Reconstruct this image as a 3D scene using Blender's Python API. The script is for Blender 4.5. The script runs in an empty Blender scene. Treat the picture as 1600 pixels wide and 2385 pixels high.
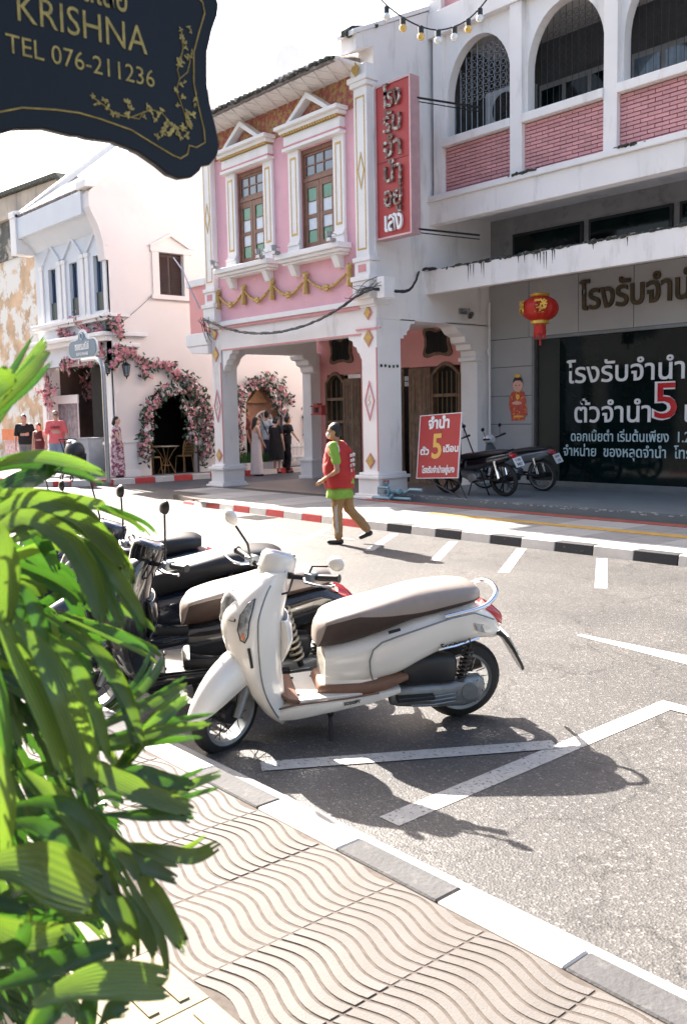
import bpy, bmesh, math, random
from mathutils import Vector, Matrix, Euler, noise
random.seed(7)
PI=math.pi
scene=bpy.context.scene
COL=scene.collection
# ---------------- camera, sky, sun, exposure ----------------
EYE=1.65; HEAD=math.radians(49.058); PITCH=math.radians(6.1075); ROLL=math.atan(.02); FOC=2150.0; PW,PH=1600,2385
F0=Vector((-math.sin(HEAD),math.cos(HEAD),0)); R0=Vector((math.cos(HEAD),math.sin(HEAD),0)); UP=Vector((0,0,1))
FW=F0*math.cos(PITCH)-UP*math.sin(PITCH); DN=-(UP*math.cos(PITCH)+F0*math.sin(PITCH))
RX=R0*math.cos(ROLL)+DN*math.sin(ROLL); DY=-R0*math.sin(ROLL)+DN*math.cos(ROLL)
cd=bpy.data.cameras.new('camera'); cam=bpy.data.objects.new('camera',cd); COL.objects.link(cam)
m=Matrix.Identity(4)
for i,a in enumerate((RX,-DY,-FW)):
    for j in range(3): m[j][i]=a[j]
m[2][3]=EYE
cam.matrix_world=m
cd.sensor_fit='VERTICAL'; cd.sensor_height=36; cd.lens=36*FOC/PH; cd.clip_start=.05; cd.clip_end=2000
cd.dof.use_dof=True; cd.dof.focus_distance=6; cd.dof.aperture_fstop=8
scene.camera=cam
SUN_DIR=Vector((1.32,-.17,-1)).normalized()     # way the light travels
elev=math.asin(-SUN_DIR.z); az=math.atan2(-SUN_DIR.x,-SUN_DIR.y)   # clockwise from +Y
w=bpy.data.worlds.new('World'); scene.world=w; w.use_nodes=True
nt=w.node_tree; bg=nt.nodes['Background']; sk=nt.nodes.new('ShaderNodeTexSky'); sk.sky_type='NISHITA'; sk.sun_disc=False
sk.sun_elevation=elev; sk.sun_rotation=az; sk.dust_density=4.0; sk.air_density=1.0; sk.ozone_density=.6; sk.altitude=0
nt.links.new(sk.outputs[0],bg.inputs[0]); bg.inputs[1].default_value=.085
sl=bpy.data.lights.new('sun','SUN'); sl.energy=5.0; sl.angle=math.radians(.53); sl.color=(1,.94,.86)
so=bpy.data.objects.new('sun',sl); COL.objects.link(so); so.location=(-20,3,25)
so.rotation_euler=SUN_DIR.to_track_quat('-Z','Y').to_euler()
scene.view_settings.view_transform='Standard'; scene.view_settings.look='None'; scene.view_settings.exposure=2.33
scene.view_settings.use_white_balance=True; scene.view_settings.white_balance_temperature=6700; scene.view_settings.white_balance_tint=11
scene.view_settings.gamma=1
try: scene.view_settings.use_curve_mapping=False
except Exception: pass
def ray(px,py):
    return FW*FOC+RX*(px-PW/2)+DY*(py-PH/2)
ORG=Vector((0,0,EYE))
def atY(px,py,Y): d=ray(px,py); return ORG+d*(Y/d.y)
def atX(px,py,X): d=ray(px,py); return ORG+d*(X/d.x)
def atZ(px,py,Z): d=ray(px,py); return ORG+d*((Z-EYE)/d.z)
def atD(px,py,D): return ORG+ray(px,py)*(D/FOC)

# ---------------- materials ----------------
MATS={}
def mat(name,col=(.5,.5,.5),rough=.6,metal=0,var=.12,scale=6,bump=0,bscale=40,col2=None,c2scale=3,c2lo=.5,c2hi=.6,coat=0,trans=0,sheen=0,emit=0,spec=None,streak=0,rand=0,detail=6):
    if name in MATS: return MATS[name]
    M=bpy.data.materials.new(name); M.use_nodes=True; n=M.node_tree; N=n.nodes; L=n.links
    b=N['Principled BSDF']; b.inputs['Roughness'].default_value=rough; b.inputs['Metallic'].default_value=metal
    tc=N.new('ShaderNodeTexCoord')
    no=N.new('ShaderNodeTexNoise'); no.inputs['Scale'].default_value=scale; no.inputs['Detail'].default_value=detail
    L.new(tc.outputs['Object'],no.inputs['Vector'])
    cr=N.new('ShaderNodeValToRGB'); c=col
    cr.color_ramp.elements[0].position=.3; cr.color_ramp.elements[1].position=.7
    cr.color_ramp.elements[0].color=(c[0]*(1-var),c[1]*(1-var),c[2]*(1-var),1)
    cr.color_ramp.elements[1].color=(min(1,c[0]*(1+var*.6)),min(1,c[1]*(1+var*.6)),min(1,c[2]*(1+var*.6)),1)
    L.new(no.outputs[0],cr.inputs[0]); out=cr.outputs[0]
    if col2:
        n2=N.new('ShaderNodeTexNoise'); n2.inputs['Scale'].default_value=c2scale; n2.inputs['Detail'].default_value=9; n2.inputs['Roughness'].default_value=.65
        if streak:
            mp=N.new('ShaderNodeMapping'); mp.inputs['Scale'].default_value=(1,1,streak); L.new(tc.outputs['Object'],mp.inputs[0]); L.new(mp.outputs[0],n2.inputs['Vector'])
        else: L.new(tc.outputs['Object'],n2.inputs['Vector'])
        r2=N.new('ShaderNodeValToRGB'); r2.color_ramp.elements[0].position=c2lo; r2.color_ramp.elements[1].position=c2hi
        L.new(n2.outputs[0],r2.inputs[0]); mx=N.new('ShaderNodeMix'); mx.data_type='RGBA'
        L.new(r2.outputs[0],mx.inputs[0]); L.new(out,mx.inputs[6]); mx.inputs[7].default_value=(*col2,1); out=mx.outputs[2]
    if rand:
        oi=N.new('ShaderNodeObjectInfo'); mr=N.new('ShaderNodeMapRange'); mr.inputs[3].default_value=1-rand; mr.inputs[4].default_value=1+rand; L.new(oi.outputs['Random'],mr.inputs[0])
        hs=N.new('ShaderNodeHueSaturation'); L.new(mr.outputs[0],hs.inputs['Value']); L.new(out,hs.inputs['Color']); out=hs.outputs[0]
    L.new(out,b.inputs['Base Color'])
    if bump:
        bn=N.new('ShaderNodeTexNoise'); bn.inputs['Scale'].default_value=bscale; bn.inputs['Detail'].default_value=5; L.new(tc.outputs['Object'],bn.inputs['Vector'])
        bu=N.new('ShaderNodeBump'); bu.inputs['Strength'].default_value=bump; bu.inputs['Distance'].default_value=.01; L.new(bn.outputs[0],bu.inputs['Height']); L.new(bu.outputs[0],b.inputs['Normal'])
    if coat: b.inputs['Coat Weight'].default_value=coat; b.inputs['Coat Roughness'].default_value=.05
    if trans: b.inputs['Transmission Weight'].default_value=trans
    if sheen: b.inputs['Sheen Weight'].default_value=sheen
    if spec is not None: b.inputs['Specular IOR Level'].default_value=spec
    if emit: b.inputs['Emission Color'].default_value=(*col,1); b.inputs['Emission Strength'].default_value=emit
    MATS[name]=M; return M

white_p=mat('white_plaster',(.84,.80,.77),.8,var=.06,scale=1.3,bump=.15,bscale=30,col2=(.45,.43,.41),c2scale=2.2,c2lo=.54,c2hi=.8,streak=.25)
white_trim=mat('white_trim',(.82,.795,.775),.7,var=.05,scale=3,bump=.1,bscale=40,col2=(.45,.42,.38),c2scale=5,c2lo=.64,c2hi=.85)
cream_wall=mat('cream_pink_wall',(.82,.745,.715),.85,var=.04,scale=.8,bump=.2,bscale=60,col2=(.74,.68,.65),c2scale=1.2,c2lo=.55,c2hi=.8)
bluewhite=mat('blue_white_wall',(.70,.72,.75),.8,var=.05,scale=1.5,bump=.1)
pink_p=mat('pink_plaster',(.78,.43,.48),.8,var=.06,scale=2,bump=.15,bscale=50,col2=(.66,.33,.38),c2scale=3,c2lo=.55,c2hi=.8)
salmon=mat('salmon_plaster',(.78,.36,.34),.8,var=.06,scale=2,bump=.1)
pink_trim=mat('pink_trim',(.65,.28,.29),.7,var=.08)
gold=mat('gold_paint',(.50,.33,.10),.5,metal=.3,var=.25,scale=30,bump=.3)
frieze=mat('floral_frieze',(.36,.10,.085),.8,var=.2,scale=14,bump=.9,bscale=22,col2=(.42,.27,.10),c2scale=11,c2lo=.48,c2hi=.56)
wood=mat('brown_wood',(.20,.085,.05),.5,var=.25,scale=12,bump=.1)
wood_old=mat('old_door_wood',(.20,.12,.075),.6,var=.3,scale=9,bump=.2,col2=(.12,.08,.05),c2scale=6,streak=.15)
shutter=mat('dark_shutter',(.05,.025,.02),.5,var=.2)
green_gl=mat('green_glass',(.03,.22,.12),.2,var=.15,scale=8,coat=.3)
white_gl=mat('frosted_white_glass',(.55,.62,.68),.25,var=.1,scale=8,coat=.3)
grey_gl=mat('grey_blue_glass',(.16,.21,.25),.15,var=.2,scale=5,coat=.3)
dark_gl=mat('dark_shop_glass',(.003,.010,.010),.06,var=.4,scale=1.5,spec=.22)
win_gl=mat('window_glass_blue',(.10,.16,.22),.05,var=.3,spec=.8)
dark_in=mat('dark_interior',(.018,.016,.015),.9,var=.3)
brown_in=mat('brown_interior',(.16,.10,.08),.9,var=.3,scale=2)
brick_m=mat('pink_brick',(.64,.31,.31),.75,var=.14,scale=2.5,bump=.3,bscale=60,rand=.12)
mortar=mat('dark_mortar',(.13,.06,.065),.9,var=.2)
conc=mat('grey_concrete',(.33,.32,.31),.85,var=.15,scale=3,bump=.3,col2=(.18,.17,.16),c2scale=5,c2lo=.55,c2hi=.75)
clad=mat('grey_cladding',(.36,.36,.36),.5,var=.06,scale=2,bump=.05)
platform=mat('platform_floor',(.15,.175,.19),.45,var=.12,scale=2,bump=.05,col2=(.2,.2,.2),c2scale=3,c2lo=.6,c2hi=.8)
tanfloor=mat('tan_floor',(.20,.165,.145),.5,var=.1,scale=4,bump=.05)
kerb_w=mat('kerb_white_paint',(.62,.59,.55),.75,var=.08,scale=7,bump=.2,bscale=50,col2=(.45,.43,.40),c2scale=12,c2lo=.62,c2hi=.75)
kerb_g=mat('kerb_grey_paint',(.06,.06,.064),.85,var=.12,scale=8,bump=.4,bscale=60,col2=(.10,.10,.10),c2scale=14,c2lo=.55,c2hi=.7)
kerb_b=mat('kerb_black_paint',(.022,.024,.03),.7,var=.2,bump=.2,col2=(.1,.1,.1),c2scale=14,c2lo=.6,c2hi=.75)
kerb_r=mat('kerb_red_paint',(.55,.06,.055),.75,var=.12,bump=.2,col2=(.3,.2,.2),c2scale=14,c2lo=.62,c2hi=.8)
line_w=mat('road_line_paint',(.42,.41,.39),.8,var=.14,scale=20,bump=.35,bscale=120,col2=(.12,.12,.125),c2scale=48,c2lo=.55,c2hi=.64,detail=8)
tile_m=mat('paving_tile',(.116,.106,.101),.8,var=.1,scale=9,bump=.3,bscale=160,col2=(.085,.075,.068),c2scale=3.2,c2lo=.5,c2hi=.8,rand=.07)
tile_y=mat('yellow_tile',(.20,.175,.115),.8,var=.1,scale=5,bump=.25,bscale=90,rand=.06)
joint_m=mat('joint_dirt',(.080,.066,.057),.95,var=.3,scale=40)
slab_m=mat('far_paving',(.27,.265,.26),.8,var=.1,scale=2,bump=.15,col2=(.18,.18,.19),c2scale=2.5,c2lo=.5,c2hi=.75)
slab_l=mat('far_paving_light',(.36,.35,.34),.8,var=.08,scale=2,bump=.15)
red_st=mat('red_stripe',(.30,.07,.05),.8,var=.15,scale=8)
yel_st=mat('yellow_stripe',(.50,.30,.06),.8,var=.15,scale=8)
mould=mat('black_mould',(.045,.05,.04),.95,var=.5,scale=25,bump=.6,bscale=60,col2=(.3,.3,.27),c2scale=18,c2lo=.55,c2hi=.65)
roof_m=mat('old_roof_tile',(.25,.22,.21),.85,var=.35,scale=9,bump=.5,col2=(.5,.5,.5),c2scale=7,c2lo=.55,c2hi=.7)
roof_w=mat('pale_roof',(.62,.60,.58),.8,var=.1,scale=6)
iron=mat('black_iron',(.03,.03,.032),.45,metal=.6,var=.2)
steel=mat('galvanised_steel',(.38,.39,.41),.4,metal=.8,var=.12,scale=20)
chrome=mat('chrome',(.72,.74,.78),.12,metal=1,var=.03)
rubber=mat('tyre_rubber',(.018,.018,.018),.75,var=.2,scale=30,bump=.3,bscale=90)
blackpl=mat('black_plastic',(.02,.021,.023),.45,var=.2,scale=12)
blackpaint=mat('black_gloss_paint',(.010,.012,.016),.18,var=.2,coat=1)
navypaint=mat('navy_gloss_paint',(.014,.02,.035),.2,var=.2,coat=1)
whitepaint=mat('cream_scooter_paint',(.78,.75,.69),.2,var=.03,scale=3,coat=.8,col2=(.55,.50,.42),c2scale=7,c2lo=.6,c2hi=.85)
silver=mat('grey_cast_aluminium',(.24,.26,.27),.42,metal=.55,var=.15,scale=25,bump=.1)
brownpl=mat('brown_plastic',(.19,.10,.065),.5,var=.12,scale=20)
seat_t=mat('seat_sheen_vinyl',(.30,.255,.23),.42,var=.05,scale=30,bump=.15,bscale=200)  # brown seat top with its sunlit sheen painted in as beige
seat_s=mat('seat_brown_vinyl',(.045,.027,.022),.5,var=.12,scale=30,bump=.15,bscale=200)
seat_k=mat('seat_black_vinyl',(.02,.02,.022),.4,var=.12,scale=30,bump=.1,bscale=200)
redlens=mat('red_lens',(.55,.02,.03),.12,var=.1,coat=1)
clearlens=mat('clear_lens',(.30,.31,.30),.06,var=.7,scale=38,coat=1,spec=.8)
amber=mat('amber_lens',(.6,.18,.06),.12,var=.1,coat=1)
mirror_m=mat('mirror_glass',(.8,.82,.85),.03,metal=1,var=.01)
redpaint=mat('red_sign_paint',(.40,.022,.02),.5,var=.06,scale=3)
letter_d=mat('weathered_letter',(.16,.07,.05),.6,var=.6,scale=12,col2=(.55,.5,.45),c2scale=9,c2lo=.5,c2hi=.6)
letter_w=mat('white_lettering',(.75,.76,.76),.5,var=.05)
letter_b=mat('pale_blue_lettering',(.45,.62,.66),.5,var=.05)
letter_y=mat('yellow_lettering',(.70,.42,.08),.5,var=.05)
letter_g=mat('dark_bronze_lettering',(.085,.065,.035),.45,metal=.4,var=.4,scale=8)
signblk=mat('navy_black_board',(.0025,.005,.010),.38,var=.25,scale=3,spec=.25)
signgold=mat('sign_gold_leaf',(.36,.28,.085),.45,metal=.35,var=.35,scale=60,bump=.3,bscale=200)
bluesign=mat('blue_sign_paint',(.01,.11,.21),.45,var=.06)
lantern_m=mat('lantern_red_cloth',(.50,.018,.008),.55,var=.12,scale=6)
goldleaf=mat('bright_gold',(.75,.45,.08),.35,metal=.5,var=.2)
cable_m=mat('black_cable',(.022,.024,.03),.6,var=.2)
plate_m=mat('number_plate',(.72,.74,.74),.5,var=.05)
# asphalt
def asphalt(name,base,light,sc):
    M=bpy.data.materials.new(name); M.use_nodes=True; N=M.node_tree.nodes; L=M.node_tree.links; b=N['Principled BSDF']; b.inputs['Roughness'].default_value=.52
    tc=N.new('ShaderNodeTexCoord')
    v=N.new('ShaderNodeTexVoronoi'); v.inputs['Scale'].default_value=sc; L.new(tc.outputs['Object'],v.inputs['Vector'])
    bw=N.new('ShaderNodeSeparateColor'); L.new(v.outputs['Color'],bw.inputs[0])
    cr=N.new('ShaderNodeValToRGB'); e=cr.color_ramp.elements; e[0].position=0; e[0].color=(base[0]*.68,base[1]*.68,base[2]*.68,1); e[1].position=1; e[1].color=(*light,1)
    x=e.new(.55); x.color=(*base,1); x=e.new(.9); x.color=(base[0]*1.25,base[1]*1.22,base[2]*1.2,1)
    L.new(bw.outputs[0],cr.inputs[0])
    n1=N.new('ShaderNodeTexNoise'); n1.inputs['Scale'].default_value=.9; n1.inputs['Detail'].default_value=8; L.new(tc.outputs['Object'],n1.inputs['Vector'])
    r=N.new('ShaderNodeValToRGB'); r.color_ramp.elements[0].position=.3; r.color_ramp.elements[0].color=(.72,.72,.74,1); r.color_ramp.elements[1].position=.7; r.color_ramp.elements[1].color=(1.15,1.12,1.1,1); L.new(n1.outputs[0],r.inputs[0])
    mx=N.new('ShaderNodeMix'); mx.data_type='RGBA'; mx.blend_type='MULTIPLY'; mx.inputs[0].default_value=1; L.new(cr.outputs[0],mx.inputs[6]); L.new(r.outputs[0],mx.inputs[7])
    nd=N.new('ShaderNodeTexNoise'); nd.inputs['Scale'].default_value=1.7; nd.inputs['Detail'].default_value=7; L.new(tc.outputs['Object'],nd.inputs['Vector'])
    va=N.new('ShaderNodeVectorMath'); va.operation='ADD'; L.new(tc.outputs['Object'],va.inputs[0]); L.new(nd.outputs['Color'],va.inputs[1])
    vc=N.new('ShaderNodeTexVoronoi'); vc.feature='DISTANCE_TO_EDGE'; vc.inputs['Scale'].default_value=.42; L.new(va.outputs[0],vc.inputs['Vector'])
    rc=N.new('ShaderNodeValToRGB'); rc.color_ramp.elements[0].position=.0; rc.color_ramp.elements[0].color=(.5,.5,.5,1); rc.color_ramp.elements[1].position=.008; rc.color_ramp.elements[1].color=(1,1,1,1); L.new(vc.outputs['Distance'],rc.inputs[0])
    m3=N.new('ShaderNodeMix'); m3.data_type='RGBA'; m3.blend_type='MULTIPLY'; m3.inputs[0].default_value=.8; L.new(mx.outputs[2],m3.inputs[6]); L.new(rc.outputs[0],m3.inputs[7])
    no_=N.new('ShaderNodeTexNoise'); no_.inputs['Scale'].default_value=2.3; no_.inputs['Detail'].default_value=3; L.new(tc.outputs['Object'],no_.inputs['Vector'])
    ro=N.new('ShaderNodeValToRGB'); ro.color_ramp.elements[0].position=.27; ro.color_ramp.elements[0].color=(.45,.45,.46,1); ro.color_ramp.elements[1].position=.36; ro.color_ramp.elements[1].color=(1,1,1,1); L.new(no_.outputs[0],ro.inputs[0])
    m4=N.new('ShaderNodeMix'); m4.data_type='RGBA'; m4.blend_type='MULTIPLY'; m4.inputs[0].default_value=.8; L.new(m3.outputs[2],m4.inputs[6]); L.new(ro.outputs[0],m4.inputs[7]); L.new(m4.outputs[2],b.inputs['Base Color'])
    n2=N.new('ShaderNodeTexNoise'); n2.inputs['Scale'].default_value=sc*.6; n2.inputs['Detail'].default_value=4; L.new(tc.outputs['Object'],n2.inputs['Vector'])
    ad=N.new('ShaderNodeMath'); ad.operation='ADD'; L.new(v.outputs['Distance'],ad.inputs[0]); L.new(n2.outputs[0],ad.inputs[1])
    bu=N.new('ShaderNodeBump'); bu.inputs['Strength'].default_value=.4; bu.inputs['Distance'].default_value=.005; L.new(ad.outputs[0],bu.inputs['Height']); L.new(bu.outputs[0],b.inputs['Normal'])
    return M
asph=asphalt('asphalt',(.082,.081,.079),(.24,.23,.22),110)
asph2=asphalt('soi_asphalt',(.085,.09,.10),(.13,.13,.13),60)

# ---------------- mesh building ----------------
class B:
    def __init__(s): s.v=[]; s.f=[]; s.m=[]
    def add(s,vs,fs,mi=0,M=None):
        o=len(s.v)
        s.v+= [ (M@Vector(v)) if M is not None else Vector(v) for v in vs]
        s.f+= [tuple(i+o for i in f) for f in fs]; s.m+=[mi]*len(fs); return s
    def box(s,x0,y0,z0,x1,y1,z1,mi=0,M=None):
        if x0>x1:x0,x1=x1,x0
        if y0>y1:y0,y1=y1,y0
        if z0>z1:z0,z1=z1,z0
        return s.add([(x0,y0,z0),(x1,y0,z0),(x1,y1,z0),(x0,y1,z0),(x0,y0,z1),(x1,y0,z1),(x1,y1,z1),(x0,y1,z1)],
          [(0,3,2,1),(4,5,6,7),(0,1,5,4),(1,2,6,5),(2,3,7,6),(3,0,4,7)],mi,M)
    def prism(s,poly,fn,a,b,mi=0,M=None):
        # poly list of 2d, fn(p,q,t)->3d ; caps a and b
        n=len(poly); vs=[fn(p,q,a) for p,q in poly]+[fn(p,q,b) for p,q in poly]
        fs=[tuple(range(n))[::-1],tuple(range(n,2*n))]+[(i,(i+1)%n,n+(i+1)%n,n+i) for i in range(n)]
        return s.add(vs,fs,mi,M)
    def loft(s,rings,mi=0,cap=True,closed=True,M=None):
        n=len(rings[0]); vs=[p for r in rings for p in r]; fs=[]
        for k in range(len(rings)-1):
            for i in range(n if closed else n-1):
                j=(i+1)%n; fs.append((k*n+i,k*n+j,(k+1)*n+j,(k+1)*n+i))
        if cap and closed: fs.append(tuple(range(n))[::-1]); fs.append(tuple(range((len(rings)-1)*n,len(rings)*n)))
        return s.add(vs,fs,mi,M)
    def tube(s,pts,r,n=8,mi=0,cap=True,closed=False,M=None):
        pts=[Vector(p) for p in pts]; k=len(pts); rr=r if isinstance(r,(list,tuple)) else [r]*k
        rings=[]; prev=None
        for i,p in enumerate(pts):
            if closed: t=(pts[(i+1)%k]-pts[i-1])
            else: t=(pts[min(i+1,k-1)]-pts[max(i-1,0)])
            if t.length<1e-9: t=Vector((0,0,1))
            t.normalize()
            if prev is None:
                a=Vector((0,0,1)) if abs(t.z)<.9 else Vector((1,0,0)); u=t.cross(a).normalized()
            else:
                u=(prev-t*prev.dot(t)); u=u.normalized() if u.length>1e-6 else t.orthogonal().normalized()
            prev=u; w_=t.cross(u)
            rings.append([p+(u*math.cos(2*PI*q/n)+w_*math.sin(2*PI*q/n))*rr[i] for q in range(n)])
        if closed: rings.append(rings[0]); return s.loft(rings,mi,False,True,M)
        return s.loft(rings,mi,cap,True,M)
    def lathe(s,prof,n=24,mi=0,axis='z',c=(0,0,0),M=None,arc=None):
        c=Vector(c); rings=[]
        for r,h in prof:
            ring=[]
            for q in range(n):
                a=2*PI*q/n
                if axis=='z': p=Vector((r*math.cos(a),r*math.sin(a),h))
                elif axis=='y': p=Vector((r*math.cos(a),h,r*math.sin(a)))
                else: p=Vector((h,r*math.cos(a),r*math.sin(a)))
                ring.append(c+p)
            rings.append(ring)
        return s.loft(rings,mi,True,True,M)
    def ball(s,c,r,n=10,mi=0,M=None):
        r3=r if isinstance(r,(tuple,list)) else (r,r,r); c=Vector(c); rings=[]
        for k in range(n//2+1):
            t=PI*k/(n//2); q=max(math.sin(t),.02)
            rings.append([c+Vector((r3[0]*q*math.cos(2*PI*i/n),r3[1]*q*math.sin(2*PI*i/n),-r3[2]*math.cos(t))) for i in range(n)])
        return s.loft(rings,mi,True,True,M)
    def ob(s,name,mats,parent=None,smooth=False,bevel=0,local=False,sub=0,solid=0,fix=True,tri=False):
        me=bpy.data.meshes.new(name)
        vs=s.v
        if parent is not None and not local:
            W=wm(parent).inverted(); vs=[W@v for v in vs]
        me.from_pydata([tuple(v) for v in vs],[],s.f)
        if not isinstance(mats,(list,tuple)): mats=[mats]
        for q in mats: me.materials.append(q)
        me.polygons.foreach_set('material_index',s.m)
        if fix:
            bm=bmesh.new(); bm.from_mesh(me); bmesh.ops.recalc_face_normals(bm,faces=bm.faces); bm.to_mesh(me); bm.free()
        if smooth: me.polygons.foreach_set('use_smooth',[True]*len(me.polygons))
        me.update()
        o=bpy.data.objects.new(name,me); COL.objects.link(o)
        if parent is not None: o.parent=parent
        if solid: d=o.modifiers.new('solid','SOLIDIFY'); d.thickness=solid; d.offset=0
        if bevel: d=o.modifiers.new('bevel','BEVEL'); d.width=bevel; d.segments=2; d.limit_method='ANGLE'; d.angle_limit=math.radians(40)
        if sub: d=o.modifiers.new('sub','SUBSURF'); d.levels=sub; d.render_levels=sub
        if smooth and not sub:
            try: me.set_sharp_from_angle(angle=math.radians(42))
            except Exception: pass
        return o
def wm(o):
    m=Matrix.LocRotScale(o.location,o.rotation_euler.to_matrix() if o.rotation_mode!='QUATERNION' else o.rotation_quaternion.to_matrix(),o.scale)
    return wm(o.parent)@m if o.parent else m
def thing(name,label,cat,loc=(0,0,0),rot=(0,0,0),group=None):
    o=bpy.data.objects.new(name,None); COL.objects.link(o); o.location=loc; o.rotation_euler=rot; o.empty_display_size=.1
    o['label']=label; o['category']=cat
    if group: o['group']=group
    return o
def tag(o,label,cat,group=None):
    o['label']=label; o['category']=cat
    if group: o['group']=group
    return o
def kind(o,k): o['kind']=k; return o
def dup(o,parent=None,loc=None,rot=None,label=None):
    r=o.copy(); COL.objects.link(r)
    if parent is not None: r.parent=parent
    if loc is not None: r.location=loc
    if rot is not None: r.rotation_euler=rot
    if label: r['label']=label
    for c in list(o.children): dup(c,r)
    return r
def inst(src,name,parent,loc,rot=None,scale=None,mats=None):
    o=bpy.data.objects.new(name,src.data if hasattr(src,'data') else src); COL.objects.link(o); o.parent=parent; o.location=loc
    if rot: o.rotation_euler=rot
    if scale: o.scale=scale
    return o
XY=lambda p,q,t:(p,q,t)
XZ=lambda p,q,t:(p,t,q)      # outline in x,z ; t = y
YZ=lambda p,q,t:(t,p,q)      # outline in y,z ; t = x
def text(body,size,material,name,parent,M,extrude=.004,bold=0,align='CENTER',width=None,shear=0,space=1.0,local=False):
    c=bpy.data.curves.new(name,'FONT'); c.body=body; c.size=size; c.extrude=extrude; c.offset=bold; c.align_x=align; c.align_y='CENTER'; c.shear=shear; c.space_character=space
    c.resolution_u=3
    o=bpy.data.objects.new(name,c); COL.objects.link(o)
    me=bpy.data.meshes.new_from_object(o); bpy.data.objects.remove(o); bpy.data.curves.remove(c)
    if width and len(me.vertices):
        xs=[v.co.x for v in me.vertices]; k=width/(max(xs)-min(xs))
        me.transform(Matrix.Diagonal((k,1,1,1)))
    T=M if (local or parent is None) else wm(parent).inverted()@M
    me.transform(T); me.materials.clear(); me.materials.append(material); me.name=name
    n=bpy.data.objects.new(name,me); COL.objects.link(n)
    if parent: n.parent=parent
    return n
def frame(origin,right,up):
    r=Vector(right).normalized(); u=Vector(up).normalized(); n=r.cross(u)
    m=Matrix.Identity(4)
    for j in range(3): m[j][0]=r[j]; m[j][1]=u[j]; m[j][2]=n[j]; m[j][3]=origin[j]
    return m
def faceY(x,y,z): return frame((x,y,z),(1,0,0),(0,0,1))      # readable from -Y
def faceX(x,y,z): return frame((x,y,z),(0,1,0),(0,0,1))      # readable from +X
# ---------------- ground ----------------
b=B(); b.add([(-60,2.3,0),(60,2.3,0),(60,60,0),(-60,60,0),(-60,-40,0),(60,-40,0)],[(0,1,2,3),(4,5,1,0)]); road=kind(b.ob('road',asph),'structure')
b=B(); b.add([(-400,-400,-.03),(400,-400,-.03),(400,400,-.03),(-400,400,-.03)],[(0,1,2,3)]); kind(b.ob('ground',conc),'structure')
b=B(); b.add([(-20.75,11.0,.005),(-17.2,11.0,.005),(-17.2,40,.005),(-20.75,40,.005)],[(0,1,2,3)]); kind(b.ob('side_lane',asph2),'structure')
def quadline(name,pts,z=.0025):
    b=B(); b.add([(x,y,z) for x,y in pts],[tuple(range(len(pts)))]); o=b.ob(name,line_w); return kind(o,'structure')
def stripe(x0,y0,x1,y1,wd=.11,name='road_marking',z=.0025):
    d=Vector((x1-x0,y1-y0)); n=Vector((-d.y,d.x)).normalized()*wd/2
    return quadline(name,[(x0-n.x,y0-n.y),(x1-n.x,y1-n.y),(x1+n.x,y1+n.y),(x0+n.x,y0+n.y)],z)
stripe(-2.605,2.47,-2.605,4.66,.115); stripe(-3.44,2.44,-2.66,3.66,.115,z=.005); stripe(-2.66,4.60,-1.2,4.56,.115,z=.005)
quadline('road_marking',[(-3.89,5.60),(-2.2,5.32),(-2.2,5.62),(-3.89,5.66)])
for x0,y0,x1,y1 in ((-5.74,8.73,-4.78,7.26),(-6.85,8.74,-5.96,7.31),(-7.88,8.68,-7.0,7.40),(-8.98,8.7,-8.1,7.42),(-10.15,8.5,-9.39,7.42),(-11.2,8.5,-10.5,7.5),(-4.6,8.73,-3.75,7.3)):
    stripe(x0,y0,x1,y1,.115)
stripe(-11.2,8.0,-8.95,7.93,.06,z=.005)
# the row of shops on the camera's own side (seen in the shop window's reflection)
nb=thing('near_side_shops','white plastered row of shops with dark openings behind the near pavement','building',(-5,-1.4,0))
b=B()
xs=[-34+3.4*i for i in range(17)]
for x in xs: b.box(x,-1.9,0,x+.6,-1.4,3.2)
b.box(-34,-1.9,3.2,20,-1.4,7.4); b.ob('front_wall',conc,nb)
b=B(); b.box(-34,-4.2,0,20,-4.0,3.2); b.box(-34,-4.0,3.2,20,-1.9,3.3); b.ob('shaded_walkway',brown_in,nb)
for i,x in enumerate(xs[:-1]):
    b=B(); b.box(x+1.3,-1.42,4.2,x+2.5,-1.38,6.0); b.ob('window',dark_in,nb)
b=B(); b.prism([(-1.4,3.3),(-.6,2.9),(-.6,2.95),(-1.4,3.36)],YZ,-16,-6); b.ob('awning',bluesign,nb)
# near pavement
b=B(); b.box(-14,-6,-.02,6,2.0,.1174); near=kind(b.ob('near_pavement',joint_m),'structure')
def wave(x): return .024*math.sin(2*PI*(x)/.38-.35)
def tile_mesh(nb,y0,y1,lo,hi):
    b=B(); g=.0028; n=14; W=.3735
    for k in range(nb):
        a=(k)/nb*(y1-y0)+y0; c=(k+1)/nb*(y1-y0)+y0
        L=[]; H=[]
        for i in range(n+1):
            x=W*i/n; wv=wave(x)
            ya=max(lo,min(hi,a+wv+g)); yc=max(lo,min(hi,c+wv-g))
            if yc<ya+.0005: yc=ya+.0005
            L.append((x,ya)); H.append((x,yc))
        vs=[];fs=[]
        for i in range(n+1):
            x,ya=L[i]; _,yc=H[i]
            vs+=[(x,ya,-.02),(x,ya+.003,.0),(x,yc-.003,.0),(x,yc,-.02)]
        for i in range(n):
            o=i*4
            for q in range(3): fs.append((o+q,o+4+q,o+5+q,o+1+q))
        fs+= [(0,1,2,3),(n*4+3,n*4+2,n*4+1,n*4)]
        b.add(vs,fs)
    return b
tA=tile_mesh(9,0,.39,.0,.6); tB=tile_mesh(9,0,.39,-.2,.385)
oA=tA.ob('paving_tile',tile_m,near,local=True); oA.location=(-1.31-.3735-.0035,1.222,.12)
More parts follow.
